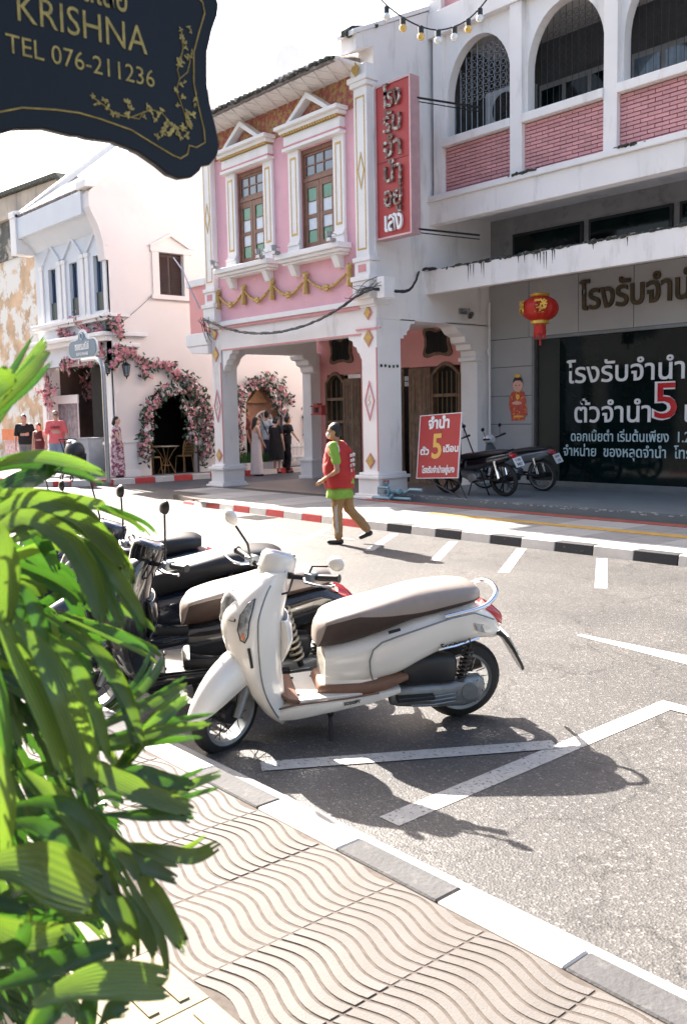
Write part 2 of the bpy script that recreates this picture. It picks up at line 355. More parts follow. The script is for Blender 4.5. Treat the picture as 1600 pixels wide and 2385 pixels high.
oB=tB.ob('paving_tile',tile_m,near,local=True); oB.location=(-1.6875,1.612,.12)
for i in range(-4,12):
    if i==0: continue
    x=-1.6875-.3825*i
    for s_,y in ((oA,1.222),(oB,1.612)):
        inst(s_,'paving_tile',near,(x+random.uniform(-.001,.001),y,.12+random.uniform(-.002,.001)))
# yellow guide tiles next to the wavy ones
b=B(); b.box(0,0,-.02,.296,.296,0)
for k in range(3): b.box(.03,.045+.09*k,0,.266,.075+.09*k,.005)
oY=b.ob('guide_tile',tile_y,near,bevel=.003,local=True); oY.location=(-1.98,.92,.12)
for i in range(-3,9):
    if i: inst(oY,'guide_tile',near,(-1.98-.3*i,.92,.12))
b=B(); b.box(0,0,-.02,.394,.394,0); oP=b.ob('plain_tile',tile_m,near,bevel=.003,local=True); oP.location=(-2,.52,.12)
for i in range(-3,7):
    for j in range(2):
        if i or j: inst(oP,'plain_tile',near,(-2-.4*i,.52-.4*j,.12))
# near kerb: painted blocks
kb=B(); kb.box(-14,2.02,-.02,6,2.27,.04); kerb=kind(kb.ob('near_kerb',conc),'structure')
def kblock(L,h,d):
    b=B(); b.prism([(0,0),(d+.03,0),(d,h-.02),(d-.015,h),(0,h)],lambda p,q,t:(t,p,q),0,L); return b
kw=kblock(.474,.124,.13).ob('kerb_block',kerb_w,kerb,bevel=.006,local=True); kg=kblock(.474,.124,.13).ob('kerb_block',kerb_g,kerb,bevel=.006,local=True)
first={0:True,1:True}
for i in range(-8,18):
    x=-2.86-.479*(i); t=i%2; src=(kw,kg)[t]
    if first[t]: src.location=(x+.0025,2.003,0); first[t]=False
    else: inst(src,'kerb_block',kerb,(x+.0025,2.003,0)).modifiers.new('bevel','BEVEL').width=.006
# far pavement
b=B()
b.prism([(6,8.98),(-9.8,8.98),(-13.5,9.12),(-15.0,9.25),(-16.3,9.6),(-17.2,10.3),(-17.5,11.0),(-17.5,11.42),(6,11.42)],lambda p,q,t:(p,q,t),-.02,.098); fp=kind(b.ob('far_pavement',joint_m),'structure')
sm=[]
for M_ in (slab_m,slab_l):
    b=B(); b.box(0,0,-.02,.49,.49,.0); sm.append(b.ob('paving_slab',M_,fp,local=True))
used=[False,False]; nsl=0
for i in range(0,46):
    for j in range(4):
        x=5-.5*i; y=9.02+.5*j
        if x<-17.0 or (x<-14.6 and y<9.4) or (x<-15.7 and y<9.9): continue
        if x>-3.4 : continue
        t=(1 if (i%4 in (0,1)) else 0)
        if 10.0<y+.25<10.35 and x>-9.8: pass
        loc=(x,y+.0,.105+random.uniform(-.0015,.001))
        if not used[t]: sm[t].location=loc; used[t]=True
        else: inst(sm[t],'paving_slab',fp,loc)
b=B(); b.box(-9.7,10.08,.09,6,10.27,.112); kind(b.ob('yellow_guide_strip',yel_st),'structure')
b=B(); b.box(-12.2,10.98,.09,6,11.2,.113); kind(b.ob('red_strip',red_st),'structure')
# far kerb
kb=B(); kb.prism([(6,8.90),(-9.8,8.90),(-13.5,9.03),(-13.5,9.12),(-9.8,8.98),(6,8.98)],lambda p,q,t:(p,q,t),-.02,.05); fk=kind(kb.ob('far_kerb',conc),'structure')
bnd=[-1.4,-1.93,-2.42,-2.93,-3.42,-3.9,-4.4,-4.9,-5.42,-5.93,-6.45,-6.94,-7.42,-7.9,-8.35,-8.8,-9.27,-9.75,-10.25,-10.75,-11.25,-11.75,-12.25,-12.75,-13.25,-13.75,-14.25,-14.75,-15.2]
def kpath(x):
    if x>-9.8: return 8.83
    if x>-13.5: return 8.83+(-9.8-x)/3.7*.15
    return 8.98+(-13.5-x)*.1
for i in range(len(bnd)-1):
    xa,xb=bnd[i],bnd[i+1]
    if xa>-9.5: M_=kerb_w if i%2==0 else kerb_b
    else: M_=kerb_w if i%2==0 else kerb_r
    h=.115 if xa>-13.5 else max(.03,.115-(-13.5-xa)*.05)
    b=B(); ya,yb=kpath(xa),kpath(xb)
    b.add([(xa-.003,ya,-.01),(xb+.003,yb,-.01),(xb+.003,yb+.16,-.01),(xa-.003,ya+.16,-.01),(xa-.003,ya+.02,h),(xb+.003,yb+.02,h),(xb+.003,yb+.16,h),(xa-.003,ya+.16,h)],[(0,3,2,1),(4,5,6,7),(0,1,5,4),(1,2,6,5),(2,3,7,6),(3,0,4,7)])
    b.ob('kerb_block',M_,fk,bevel=.008)
# corner pavement on the other side of the lane
b=B(); b.prism([(-40,9.15),(-22.2,9.15),(-21.3,9.55),(-20.85,10.3),(-20.75,11.3),(-20.75,40),(-21.8,40),(-21.8,11.4),(-40,11.4)],lambda p,q,t:(p,q,t),-.02,.12); cp=kind(b.ob('corner_pavement',slab_m),'structure')
pts=[(-26.5,9.05),(-26,9.05),(-25.5,9.05),(-25,9.05),(-24.5,9.05),(-24,9.05),(-23.5,9.05),(-23,9.05),(-22.5,9.06),(-22,9.16),(-21.55,9.36),(-21.2,9.68),(-20.95,10.1),(-20.8,10.6),(-20.72,11.15),(-20.7,11.7)]
y=11.7
while y<19: y+=.55; pts.append((-20.7-.0*(y-11.7),y))
for i in range(len(pts)-1):
    a=Vector((*pts[i],0)); c=Vector((*pts[i+1],0)); d=(c-a).normalized(); n=Vector((-d.y,d.x,0)) 
    b=B(); z=Vector((0,0,.145)); g=d*.003
    q=[a+g-n*.0,c-g-n*.0,c-g+n*.17,a+g+n*.17]
    q2=[q[0]+n*.015,q[1]+n*.015,q[2],q[3]]
    b.add(q+[p+z for p in q2],[(0,3,2,1),(4,5,6,7),(0,1,5,4),(1,2,6,5),(2,3,7,6),(3,0,4,7)])
    b.ob('kerb_block',kerb_r if i%2==0 else kerb_w,cp,bevel=.01)
# ---------------- pink shophouse ----------------
FY=11.35
pk=thing('pink_shophouse','pink and white two storey shophouse with brown windows and gold garlands over an open arcade','building',(-14.75,FY,0))
def part(name,M_,b,bev=0,par=None,**k): return b.ob(name,M_,par or pk,bevel=bev,**k)
# upper wall with window holes
b=B()
W1=(-16.24,-15.28); W2=(-14.12,-13.14); ZB,ZT=4.7,6.6
for x0,x1 in ((-17.02,W1[0]),(W1[1],W2[0]),(W2[1],-12.48)): b.box(x0,FY,3.64,x1,FY+.25,7.75)
for x0,x1 in (W1,W2): b.box(x0,FY,3.64,x1,FY+.25,ZB); b.box(x0,FY,ZT,x1,FY+.25,7.75)
part('upper_wall',pink_p,b)
b=B(); b.box(-17.0,FY-.02,7.0,-12.5,FY+.0,7.75); part('frieze',frieze,b)
b=B(); b.box(-17.396,FY+.004,3.06,-12.106,FY+.35,3.52); part('arcade_beam',white_p,b)
b=B(); b.box(-17.42,FY-.07,3.56,-12.08,FY+.3,3.66); b.box(-17.4,FY-.03,3.52,-12.1,FY+.3,3.56); part('ledge',white_trim,b,.008)
b=B(); b.box(-17.0,FY-.045,3.50,-12.5,FY-.005,3.555); part('pink_band',pink_trim,b)
b=B(); b.box(-17.0,FY+.0,3.045,-12.5,FY+.02,3.075); part('pink_band',pink_trim,b)
# windows
def pane(par,x0,z0,x1,z1,y,M_): 
    b=B(); b.box(x0,y,z0,x1,y+.012,z1); b.ob('pane',M_,par)
for wi,(x0,x1) in enumerate((W1,W2)):
    Wd=x1-x0; y=FY+.02; ft=.055
    b=B(); b.box(x0,y,ZB,x0+ft,y+.1,ZT); b.box(x1-ft,y,ZB,x1,y+.1,ZT); b.box(x0+ft,y,ZT-ft-.03,x1-ft,y+.1,ZT); b.box(x0+ft,y,ZB,x1-ft,y+.1,ZB+.05); b.box(x0+ft,y,6.0,x1-ft,y+.1,6.08)
    fr=part('window_frame',wood,b,.006)
    # transom lights 3x2
    b=B(); xa,xb=x0+ft,x1-ft; 
    b.box(xa,y+.02,6.08,xa+.05,y+.07,ZT-.085); b.box(xb-.05,y+.02,6.08,xb,y+.07,ZT-.085)
    b.box(xa+.05,y+.02,6.08,xb-.05,y+.07,6.12); b.box(xa+.05,y+.02,6.47,xb-.05,y+.07,6.515)
    cw=(xb-xa-.1)/3
    for k in (1,2): b.box(xa+.05+cw*k-.014,y+.022,6.12,xa+.05+cw*k+.014,y+.068,6.47)
    b.box(xa+.05,y+.024,6.283,xb-.05,y+.066,6.309)
    b.ob('transom',wood,fr,bevel=.003)
    for k in range(3):
        for q in range(2): pane(fr,xa+.05+cw*k+.012,6.115+.18*q,xa+.05+cw*(k+1)-.012,6.29+.18*q,y+.04,grey_gl)
    mid=(xa+xb)/2
    for q,(a,c) in enumerate(((xa,mid-.004),(mid+.004,xb))):
        b=B(); s_=.085; b.box(a,y+.015,4.75,a+s_,y+.065,6.0); b.box(c-s_,y+.015,4.75,c,y+.065,6.0)
        zs=[4.75,4.75+.11]; 
        b.box(a+s_,y+.016,4.75,c-s_,y+.064,4.88); b.box(a+s_,y+.016,5.88,c-s_,y+.064,6.0); b.box(a+s_,y+.016,5.325,c-s_,y+.064,5.40)
        b.box(a+s_,y+.018,5.10,c-s_,y+.062,5.115); b.box(a+s_,y+.018,5.63,c-s_,y+.062,5.645)
        b.ob('shutter_leaf',wood,fr,bevel=.003)
        for z0,z1,M_ in ((4.88,5.10,green_gl),(5.115,5.325,white_gl),(5.40,5.63,white_gl),(5.645,5.88,green_gl)): pane(fr,a+s_,z0,c-s_,z1,y+.035,M_)
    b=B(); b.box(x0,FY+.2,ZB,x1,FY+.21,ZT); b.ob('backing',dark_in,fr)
    # surround
    cx=(x0+x1)/2; L=x0-.36; Rr=x1+.34
    for a,c in ((L+.02,x0),(x1,Rr-.02)):
        b=B(); b.box(a+.02,FY-.06,4.95,c-.0,FY,6.62); b.box(a-.01,FY-.09,4.70,c+.01,FY,4.86); b.box(a+.0,FY-.11,4.86,c+.0,FY,4.9);b.box(a+.01,FY-.08,4.9,c,FY,4.95)
        sp=part('window_pilaster',white_trim,b,.008)
        b=B(); i0,i1=a+.09,c-.07; t=.022
        b.box(i0,FY-.066,5.05,i0+t,FY-.059,6.5); b.box(i1-t,FY-.066,5.05,i1,FY-.059,6.5); b.box(i0+t,FY-.066,5.05,i1-t,FY-.059,5.05+t+.02); b.box(i0+t,FY-.066,6.5-t-.02,i1-t,FY-.059,6.5)
        b.ob('gold_inlay',gold,sp)
    b=B(); b.box(L,FY-.17,6.62,Rr,FY,6.68); b.box(L+.02,FY-.14,6.72,Rr-.02,FY,6.90); b.box(L-.03,FY-.22,6.94,Rr+.03,FY,7.0); b.box(L-.08,FY-.30,7.0,Rr+.08,FY,7.07)
    en=part('entablature',white_trim,b,.01)
    b=B(); b.box(L+.01,FY-.15,6.68,Rr-.01,FY,6.72); b.ob('pink_line',pink_trim,en)
    b=B(); n=22
    for k in range(n):
        xx=L+.02+(Rr-L-.04)*k/n; b.box(xx,FY-.2,6.9,xx+.045,FY,6.94)
    b.ob('dentil_row',gold,en)
    b=B(); ax=cx; az_=7.50; zb=7.07; hw=.66
    for sg in (-1,1):
        b.prism([(ax+sg*hw,zb),(ax+sg*(hw-.13),zb),(ax,az_-.11),(ax,az_)],XZ,FY-.24,FY)
    b.ob('pediment',white_trim,en,bevel=.006)
    b=B(); b.prism([(ax-hw+.13,zb),(ax+hw-.13,zb),(ax,az_-.11)],XZ,FY-.08,FY-.02); b.ob('pediment_infill',frieze,en)
    b=B(); b.box(L-.1,FY-.34,4.60,Rr+.1,FY,4.70); b.box(L-.06,FY-.28,4.54,Rr+.06,FY,4.60); b.box(L-.02,FY-.22,4.50,Rr+.02,FY,4.54)
    sl_=part('window_sill',white_trim,b,.012)
    for xx in (L+.12,Rr-.28):
        b=B(); b.prism([(FY-.2,4.5),(FY,4.5),(FY,4.28),(FY-.1,4.3)],YZ,xx,xx+.16); b.ob('bracket',white_trim,sl_,bevel=.006)
    for xx in (L+.0,Rr-.05):   # small lamp fixtures on the sill
        b=B(); b.box(xx-.05,FY-.44,4.705,xx+.06,FY-.3,4.76); b.lathe([(.045,0),(.06,.09)],10,0,'z',(xx,FY-.42,4.78)); b.tube([(xx,FY-.4,4.76),(xx+.1,FY-.42,4.83),(xx+.14,FY-.36,4.80)],.008,5); b.ob('sill_lamp',steel,sl_)
# corner pilasters, upper
for a,c in ((-17.4,-17.0),(-12.5,-12.1)):
    b=B(); b.box(a+.03,FY-.12,4.36,c-.03,FY+.1,7.25); b.box(a-.02,FY-.17,7.25,c+.02,FY+.1,7.33); b.box(a-.05,FY-.2,7.33,c+.05,FY+.1,7.42)
    b.box(a,FY-.15,7.42,c,FY+.1,7.62)
    b.box(a-.03,FY-.16,4.30,c+.03,FY+.1,4.38); b.box(a,FY-.13,4.05,c,FY+.1,4.30); b.box(a-.05,FY-.2,3.96,c+.05,FY+.1,4.05); b.box(a-.02,FY-.17,3.66,c+.02,FY+.1,3.96)
    p=part('corner_pilaster',white_trim,b,.012); x0,x1=a+.03,c-.03; yv=FY-.125; t=.022; cx=(a+c)/2
    b=B(); i0,i1=x0+.055,x1-.055
    b.box(i0,yv,4.5,i0+t,yv+.01,7.1); b.box(i1-t,yv,4.5,i1,yv+.01,7.1); b.box(i0+t,yv,4.5,i1-t,yv+.01,4.53); b.box(i0+t,yv,7.07,i1-t,yv+.01,7.1)
    zc=5.85
    for s1 in (-1,1):
        for s2 in (-1,1):
            b.prism([(cx,zc+s2*.32),(cx+s1*.09,zc),(cx+s1*.065,zc),(cx,zc+s2*.25)],XZ,yv-.004,yv+.006)
    b.ob('gold_inlay',gold,p)
    b=B(); b.prism([(cx,7.5+.0),(cx+.1,7.38+.0),(cx,7.26),(cx-.1,7.38)],XZ,FY-.225,FY-.2,M=Matrix.Translation((0,0,.14))); b.ob('gold_diamond',gold,p)
    b=B(); b.box(cx-.1,FY-.136,4.12,cx+.1,FY-.128,4.25); b.ob('pink_inset',pink_trim,p)
# garlands: gold swags with tassels
def garland(xa,xb,ztop,sag):
    b=B(); pts=[]
    for i in range(15):
        t=i/14; pts.append((xa+(xb-xa)*t,FY-.05,ztop-sag*math.sin(PI*t)))
    b.tube(pts,[.022+.008*math.sin(PI*i/14) for i in range(15)],7)
    for i in range(2,13): b.ball((pts[i][0],FY-.06,pts[i][2]),(.03,.03,.026+.012*(i%2)),6)
    xm,zm=(xa+xb)/2,ztop-sag
    for a in (-.7,0,.7,2.4,3.14,3.9): b.ball((xm+.05*math.sin(a),FY-.07,zm-.035*math.cos(a)),(.035,.03,.04),6)
    return part('garland',gold,b,smooth=True)
gx=[-16.98,-16.03,-15.05,-13.98,-12.72]; gz=[4.26,4.25,4.24,4.24,4.24]
for i in range(4): garland(gx[i],gx[i+1],4.22,.25)
for x in gx[:5]:
    b=B(); b.ball((x,FY-.06,4.27),(.07,.04,.07),8); b.ball((x-.05,FY-.06,4.3),(.04,.03,.04),6); b.ball((x+.05,FY-.06,4.3),(.04,.03,.04),6)
    b.lathe([(.03,4.24),(.05,4.18),(.04,4.12),(.055,4.0),(.06,3.93)],8,0,'z',(x,FY-.06,0)); part('tassel',gold,b,smooth=True)
# eaves and roof
EZ=7.62; ey=10.72
b=B(); b.prism([(FY,7.55),(FY,7.66),(ey+.02,EZ+.03),(ey+.02,EZ)],YZ,-17.5,-12.3); 
part('soffit',white_p,b)
b=B()
for i in range(14):   # cross moulding of the soffit
    x=-17.3+.36*i
    for sg in (1,-1):
        b.add([(x-.02,FY-.02,7.551),(x+.02,FY-.02,7.551),(x+.02+sg*.32,ey+.05,EZ-.0045),(x-.02+sg*.32,ey+.05,EZ-.0045),(x-.02,FY-.02,7.535),(x+.02,FY-.02,7.535),(x+.02+sg*.32,ey+.05,EZ-.02),(x-.02+sg*.32,ey+.05,EZ-.02)],[(0,1,2,3),(4,5,6,7),(0,4,7,3),(1,5,6,2)])
part('soffit_lattice',white_trim,b)
b=B(); 
b.prism([(ey-.02,EZ+.03),(FY+.3,7.85),(15.2,9.42),(15.2,9.30),(FY+.3,7.72),(ey-.02,EZ-.02)],YZ,-17.52,-12.42); part('roof',roof_m,b)
b=B()
for i in range(36):
    x=-17.45+.14*i; b.tube([(x,ey-.05+random.uniform(-.02,.02),EZ+.05),(x,FY+.3,7.89),(x,13.3,8.7),(x,15.2,9.46)],.045,6)
part('roof_tiles',roof_m,b)
b=B()
for i in range(60):
    x=-17.5+.087*i; b.ball((x,ey-.04+random.uniform(-.02,.02),EZ+.03+random.uniform(-.015,.02)),(.06,.04,.035),6)
part('eave_edge',mould,b)
# side wall facing the pawnshop with its arch
X1,X0=-12.094,-12.48
b=B()
def sidepoly(): 
    # wall above arch
    return [(FY+.02,3.3),(FY+.02,7.9),(10.98,7.75),(10.98,8.02),(12.95,8.9),(15.2,9.85),(15.2,3.3)]
b.prism(sidepoly(),YZ,X0,X1)
# stepped arch shoulders
b.prism([(11.95,3.32),(11.95,2.98),(12.02,2.98),(12.02,3.04),(12.1,3.04),(12.1,3.1),(12.16,3.14),(12.2,3.24),(12.3,3.26),(12.32,3.32)],YZ,X0,X1)
b.prism([(14.1,3.32),(14.1,2.7),(14.0,2.7),(13.98,2.82),(13.86,2.84),(13.84,2.94),(13.7,2.97),(13.68,3.08),(13.52,3.14),(13.4,3.26),(13.2,3.3),(13.1,3.32)],YZ,X0,X1)
b.box(X0,14.1,0,X1,15.2,3.32)
part('side_wall',white_p,b)
b=B(); b.box(X0-.01,14.0,0,X1+.03,14.13,2.62); b.box(X0-.02,13.93,2.62,X1+.05,14.16,2.7); b.box(X0-.02,13.97,0.1,X1+.05,14.16,.5); part('side_pilaster',white_trim,b,.01)
# mouldy wall-top ornaments at eave corner
b=B()
for i in range(26):
    t=i/25; b.ball((X1-.15+random.uniform(-.15,.15),10.95+t*.75+random.uniform(-.05,.05),8.02+t*.33+random.uniform(-.02,.08)),(random.uniform(.05,.1),random.uniform(.04,.08),random.uniform(.02,.04)),6)
b.prism([(10.85,7.98),(11.1,8.08),(11.25,8.24),(11.0,8.18),(10.85,8.08)],YZ,X0+.15,X1-.1)
part('mouldy_ridge_end',mould,b)
b=B(); b.prism([(10.9,7.98),(12.95,8.92),(15.2,9.87),(15.2,9.95),(12.95,9.0),(10.9,8.06)],YZ,X0-.03,X1+.03); part('gable_coping',white_trim,b,.01)
# arcade ceiling, floor, columns
b=B(); b.box(-17.4,FY+.35,3.4,X0,14.4,3.5); part('arcade_ceiling',white_p,b)
b=B(); b.box(-17.5,FY+.03,-.02,X1,14.6,.1); part('arcade_floor',tanfloor,b)
def column(x0,x1,y0,y1,top=3.06,label=None,side=True):
    b=B(); b.box(x0,y0,.1,x1,y1,top)
    c_=part('column',white_p,b,.012)
    b=B(); b.box(x0-.16,y0-.16,-.0,x1+.16,y1+.1,.14); b.box(x0-.12,y0-.12,.14,x1+.12,y1+.08,.19); b.box(x0-.07,y0-.07,.19,x1+.07,y1+.06,.46); b.box(x0-.12,y0-.12,.46,x1+.12,y1+.1,.52); b.box(x0-.06,y0-.06,.52,x1+.06,y1+.05,.57)
    b.ob('column_base',white_trim,c_,bevel=.012)
    cx=(x0+x1)/2
    for zc,h,w_,solid_ in ((3.42,.13,.11,1),(2.98,.17,.13,1),(.78,.15,.13,1),(1.86,.36,.13,0)):
        b=B()
        if zc>3.2: y=y0-.02
        else: y=y0-.012
        if solid_:
            b.prism([(cx,zc+h),(cx+w_,zc),(cx,zc-h),(cx-w_,zc)],XZ,y,y0+.005); b.ob('pink_diamond',pink_trim,c_)
            b=B(); k=.8; b.prism([(cx,zc+h*k),(cx+w_*k,zc),(cx,zc-h*k),(cx-w_*k,zc)],XZ,y-.012,y); b.ob('gold_diamond',gold,c_)
        else:
            k=.84
            for s1 in (-1,1):
                for s2 in (-1,1): b.prism([(cx,zc+s2*h),(cx+s1*w_,zc),(cx+s1*w_*k,zc),(cx,zc+s2*h*k)],XZ,y-.006,y0+.002)
            b.ob('pink_diamond_line',pink_trim,c_)
            b=B(); b.tube([(cx-.03,y-.002,zc-.08),(cx+.03,y-.002,zc-.03),(cx-.01,y-.002,zc+.02),(cx+.02,y-.002,zc+.1)],.006,5); b.ob('gold_mark',gold,c_)
    b=B(); b.box(x1-.02,y0-.008,.6,x1+.004,y0+.01,2.8); b.ob('pink_edge',pink_trim,c_)
    return c_
column(-17.4,-17.05,FY,FY+.42); column(-12.5,-12.1,FY,FY+.6,3.3)
# shoulders of front arch
for sg,xe in ((1,-17.0),(-1,-12.5)):
    b=B()
    b.prism([(xe,3.08),(xe,2.6),(xe+sg*.05,2.64),(xe+sg*.08,2.72),(xe+sg*.13,2.74),(xe+sg*.16,2.83),(xe+sg*.24,2.86),(xe+sg*.27,2.95),(xe+sg*.36,2.98),(xe+sg*.4,3.08)],XZ,FY+.02,FY+.2)
    part('arch_shoulder',white_trim,b,.006)
b=B(); b.box(-12.62,FY-.03,3.12,-11.98,FY,3.15); part('pink_band',pink_trim,b)
# lane side: rear column and beam
b=B(); b.box(-17.68,14.1,.1,-17.36,14.5,3.1); b.box(-17.395,FY+.42,3.02,-17.1,14.1,3.4); b.box(-17.78,14.0,0,-17.26,14.5,.16);b.box(-17.74,14.03,.16,-17.3,14.5,.5);b.box(-17.78,14.0,.5,-17.26,14.5,.56)
b.prism([(FY+.42,3.05),(FY+.42,2.7),(FY+.52,2.76),(FY+.6,2.92),(FY+.75,3.02)],YZ,-17.39,-17.11); b.prism([(14.1,3.05),(14.1,2.6),(14.0,2.64),(13.97,2.76),(13.86,2.8),(13.83,2.9),(13.7,2.93),(13.66,3.02)],YZ,-17.6,-17.11)
part('rear_column',white_trim,b,.01)
b=B(); b.box(-17.7,14.66,0,-17.6,22,8.3); b.box(-17.4,FY+.25,3.4,-17.2,14.4,7.7); part('lane_side_wall',cream_wall,b)
# back wall of arcade with openings
BY=14.4
b=B()
for x0,x1,z0,z1 in ((-17.7,-17.1,0,3.5),(-17.1,-15.9,2.56,3.5),(-15.9,-15.2,0,3.5),(-15.2,-14.33,2.62,3.5),(-14.33,-13.63,2.6,3.5),(-13.63,-12.86,2.60,3.5),(-12.86,X0,0,3.5)):
    b.box(x0,BY,z0,x1,BY+.25,z1)
for x0,x1 in ((-17.1,-15.9),(-13.63,-12.86)):
    n=14; pl=[(x0,2.36)]+[(x0+(x1-x0)*i/n, 2.36+ (.27 if x1-x0>1 else .22)*math.sin(PI*i/n)) for i in range(n+1)]
part('arcade_back_wall',salmon,b)
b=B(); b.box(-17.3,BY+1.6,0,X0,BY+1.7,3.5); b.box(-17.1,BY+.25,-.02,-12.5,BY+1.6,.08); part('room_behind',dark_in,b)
def barred(x0,x1,zb,zt,nb):
    b=B(); y=BY-.04; t=.06; n=12; cx=(x0+x1)/2
    top=[(x0+(x1-x0)*i/n, zt-.2+.2*math.sin(PI*i/n)) for i in range(n+1)]
    b.prism([(x0-.06,zb),(x0,zb)]+top+[(x1,zb),(x1+.06,zb),(x1+.06,zt-.18)]+[(p,q+.08) for p,q in top[::-1]]+[(x0-.06,zt-.18)],XZ,y,BY+.1)
    fr=part('door_frame',wood_old,b)
    
    for za,zc_ in ((1.95,2.02),(1.42,1.48),(.9,.98),(zb,.55)):
        b=B(); b.box(x0,y+.01,za,x1,BY+.055,zc_); b.ob('cross_rail',wood_old,fr)
    for i in range(nb):
        x=x0+(x1-x0)*(i+.7)/(nb+.4); b=B(); b.tube([(x,BY+.02,.9),(x,BY+.02,zt-.12)],.012,6); b.ob('window_bar',mat('dull_brass',(.22,.15,.06),.5,metal=.3),fr)
    b=B(); b.box(x0,BY+.12,zb,x1,BY+.14,zt-.01); b.ob('window_void',dark_in,fr)
def leaf(x0,x1,z0,z1,y):
    b=B(); b.box(x0,y,z0,x1,y+.05,z1); l=part('door_leaf',wood_old,b,.004)
    for a,c in ((.06,.32),(.36,.55),(.60,.95)):
        for q in range(1 if x1-x0<.5 else 2):
            w_=(x1-x0)/(1 if x1-x0<.5 else 2); xa=x0+w_*q+.05; xb=x0+w_*(q+1)-.05
            za=z0+(z1-z0)*a; zb=z0+(z1-z0)*c
            b=B(); b.box(xa,y-.008,za,xb,y,za+.03); b.box(xa,y-.008,zb-.03,xb,y,zb); b.box(xa,y-.008,za+.03,xa+.03,y,zb-.03); b.box(xb-.03,y-.008,za+.03,xb,y,zb-.03); b.box(xa+.07,y-.012,za+.07,xb-.07,y,zb-.07)
            b.ob('door_panel',wood_old,l,bevel=.003)
barred(-17.08,-16.5,.1,2.55,3); leaf(-16.48,-15.92,.1,2.45,BY-.03); leaf(-15.2,-14.85,.1,2.6,BY+.3)
leaf(-14.3,-13.66,.1,2.58,BY-.06); barred(-13.6,-12.9,.1,2.6,5)
b=B()
for i in range(4):
    for j in range(2): b.box(-14.80+.085*i,BY+.32,2.22+.12*j,-14.80+.085*i+.07,BY+.33,2.32+.12*j)
b.ob('door_top_lights',white_gl,pk)
# bat shaped vents
def vent(cx,cz):
    def outline(k):
        pts=[]
        for i in range(48):
            a=2*PI*i/48; r=(.36+.075*math.cos(4*a)*-1+ .02*math.cos(8*a))
            x=r*math.cos(a)*1.1; z=r*math.sin(a)*.85
            if abs(a-PI/2)<.35: z-= .05*(1-abs(a-PI/2)/.35)
            pts.append((cx+x*k,cz+z*k))
        return pts
    b=B(); b.prism(outline(1.08),XZ,BY-.05,BY-.001); v=part('vent_surround',wood_old,b,.006)
    b=B(); b.prism(outline(.84),XZ,BY-.056,BY-.05); b.ob('vent_hole',dark_in,v)
    for i in range(-3,4):
        b=B(); h=.2 if abs(i)<3 else .14; b.box(cx+i*.085-.008,BY-.07,cz-h,cx+i*.085+.008,BY-.056,cz+h); b.ob('vent_bar',iron,v)
vent(-16.54,3.12); vent(-13.47,3.10)
# pale curved parapet crest seen above the roof
pc=atD(650*1.0204,140*1.0204,26)
b=B(); c0=pc
b.prism([(-.75,-2),(-.62,-.2),(-.45,.25),(-.3,.55),(-.05,.62),(.25,.6),(.5,.45),(.62,.1),(.7,-2)],lambda p,q,t:(c0.x+p,c0.y+t,c0.z-.2+q),0,.5)
tag(b.ob('roof_crest',bluewhite,None),'pale rounded parapet crest rising far behind the pink shophouse roof','roof crest')
# dark stain patches on column side
b=B()
for i in range(5): 
    yy=FY+.1+.1*i; b.ball((-12.09,yy,2.47+random.uniform(-.02,.02)),(.006,.035,.03),6)
part('black_scuff',mould,b)
# ---------------- pawnshop building ----------------
pw=thing('pawnshop_building','white concrete pawnshop with pink brick balcony, arched openings and dark shop window','building',(-8,12.75,0))
def pp(name,M_,b,bev=0,par=None,**k): return b.ob(name,M_,par or pw,bevel=bev,**k)
BYF=12.75; XL=-12.09; XR=-3.0
b=B(); b.box(XL-.1,BYF-.02,5.06,XR,BYF+.2,5.46); b.box(XL-.1,BYF+.2,5.32,XR,14.7,5.46); pp('balcony_slab',white_p,b,.01)
b=B(); b.box(XL-.15,BYF-.08,5.46,XR,BYF+.3,5.56); pp('balcony_lip',white_trim,b,.01)
posts=[(-12.0,-11.78),(-10.25,-10.0),(-8.44,-8.2),(-6.62,-6.38),(-4.8,-4.56),(-3.2,-3.0)]
for x0,x1 in posts:
    b=B(); b.box(x0,BYF,5.56,x1,BYF+.3,8.32); pp('balcony_post',white_p,b,.008)
def longmesh(b): return b
BR=None; cnt=0; extra=B()
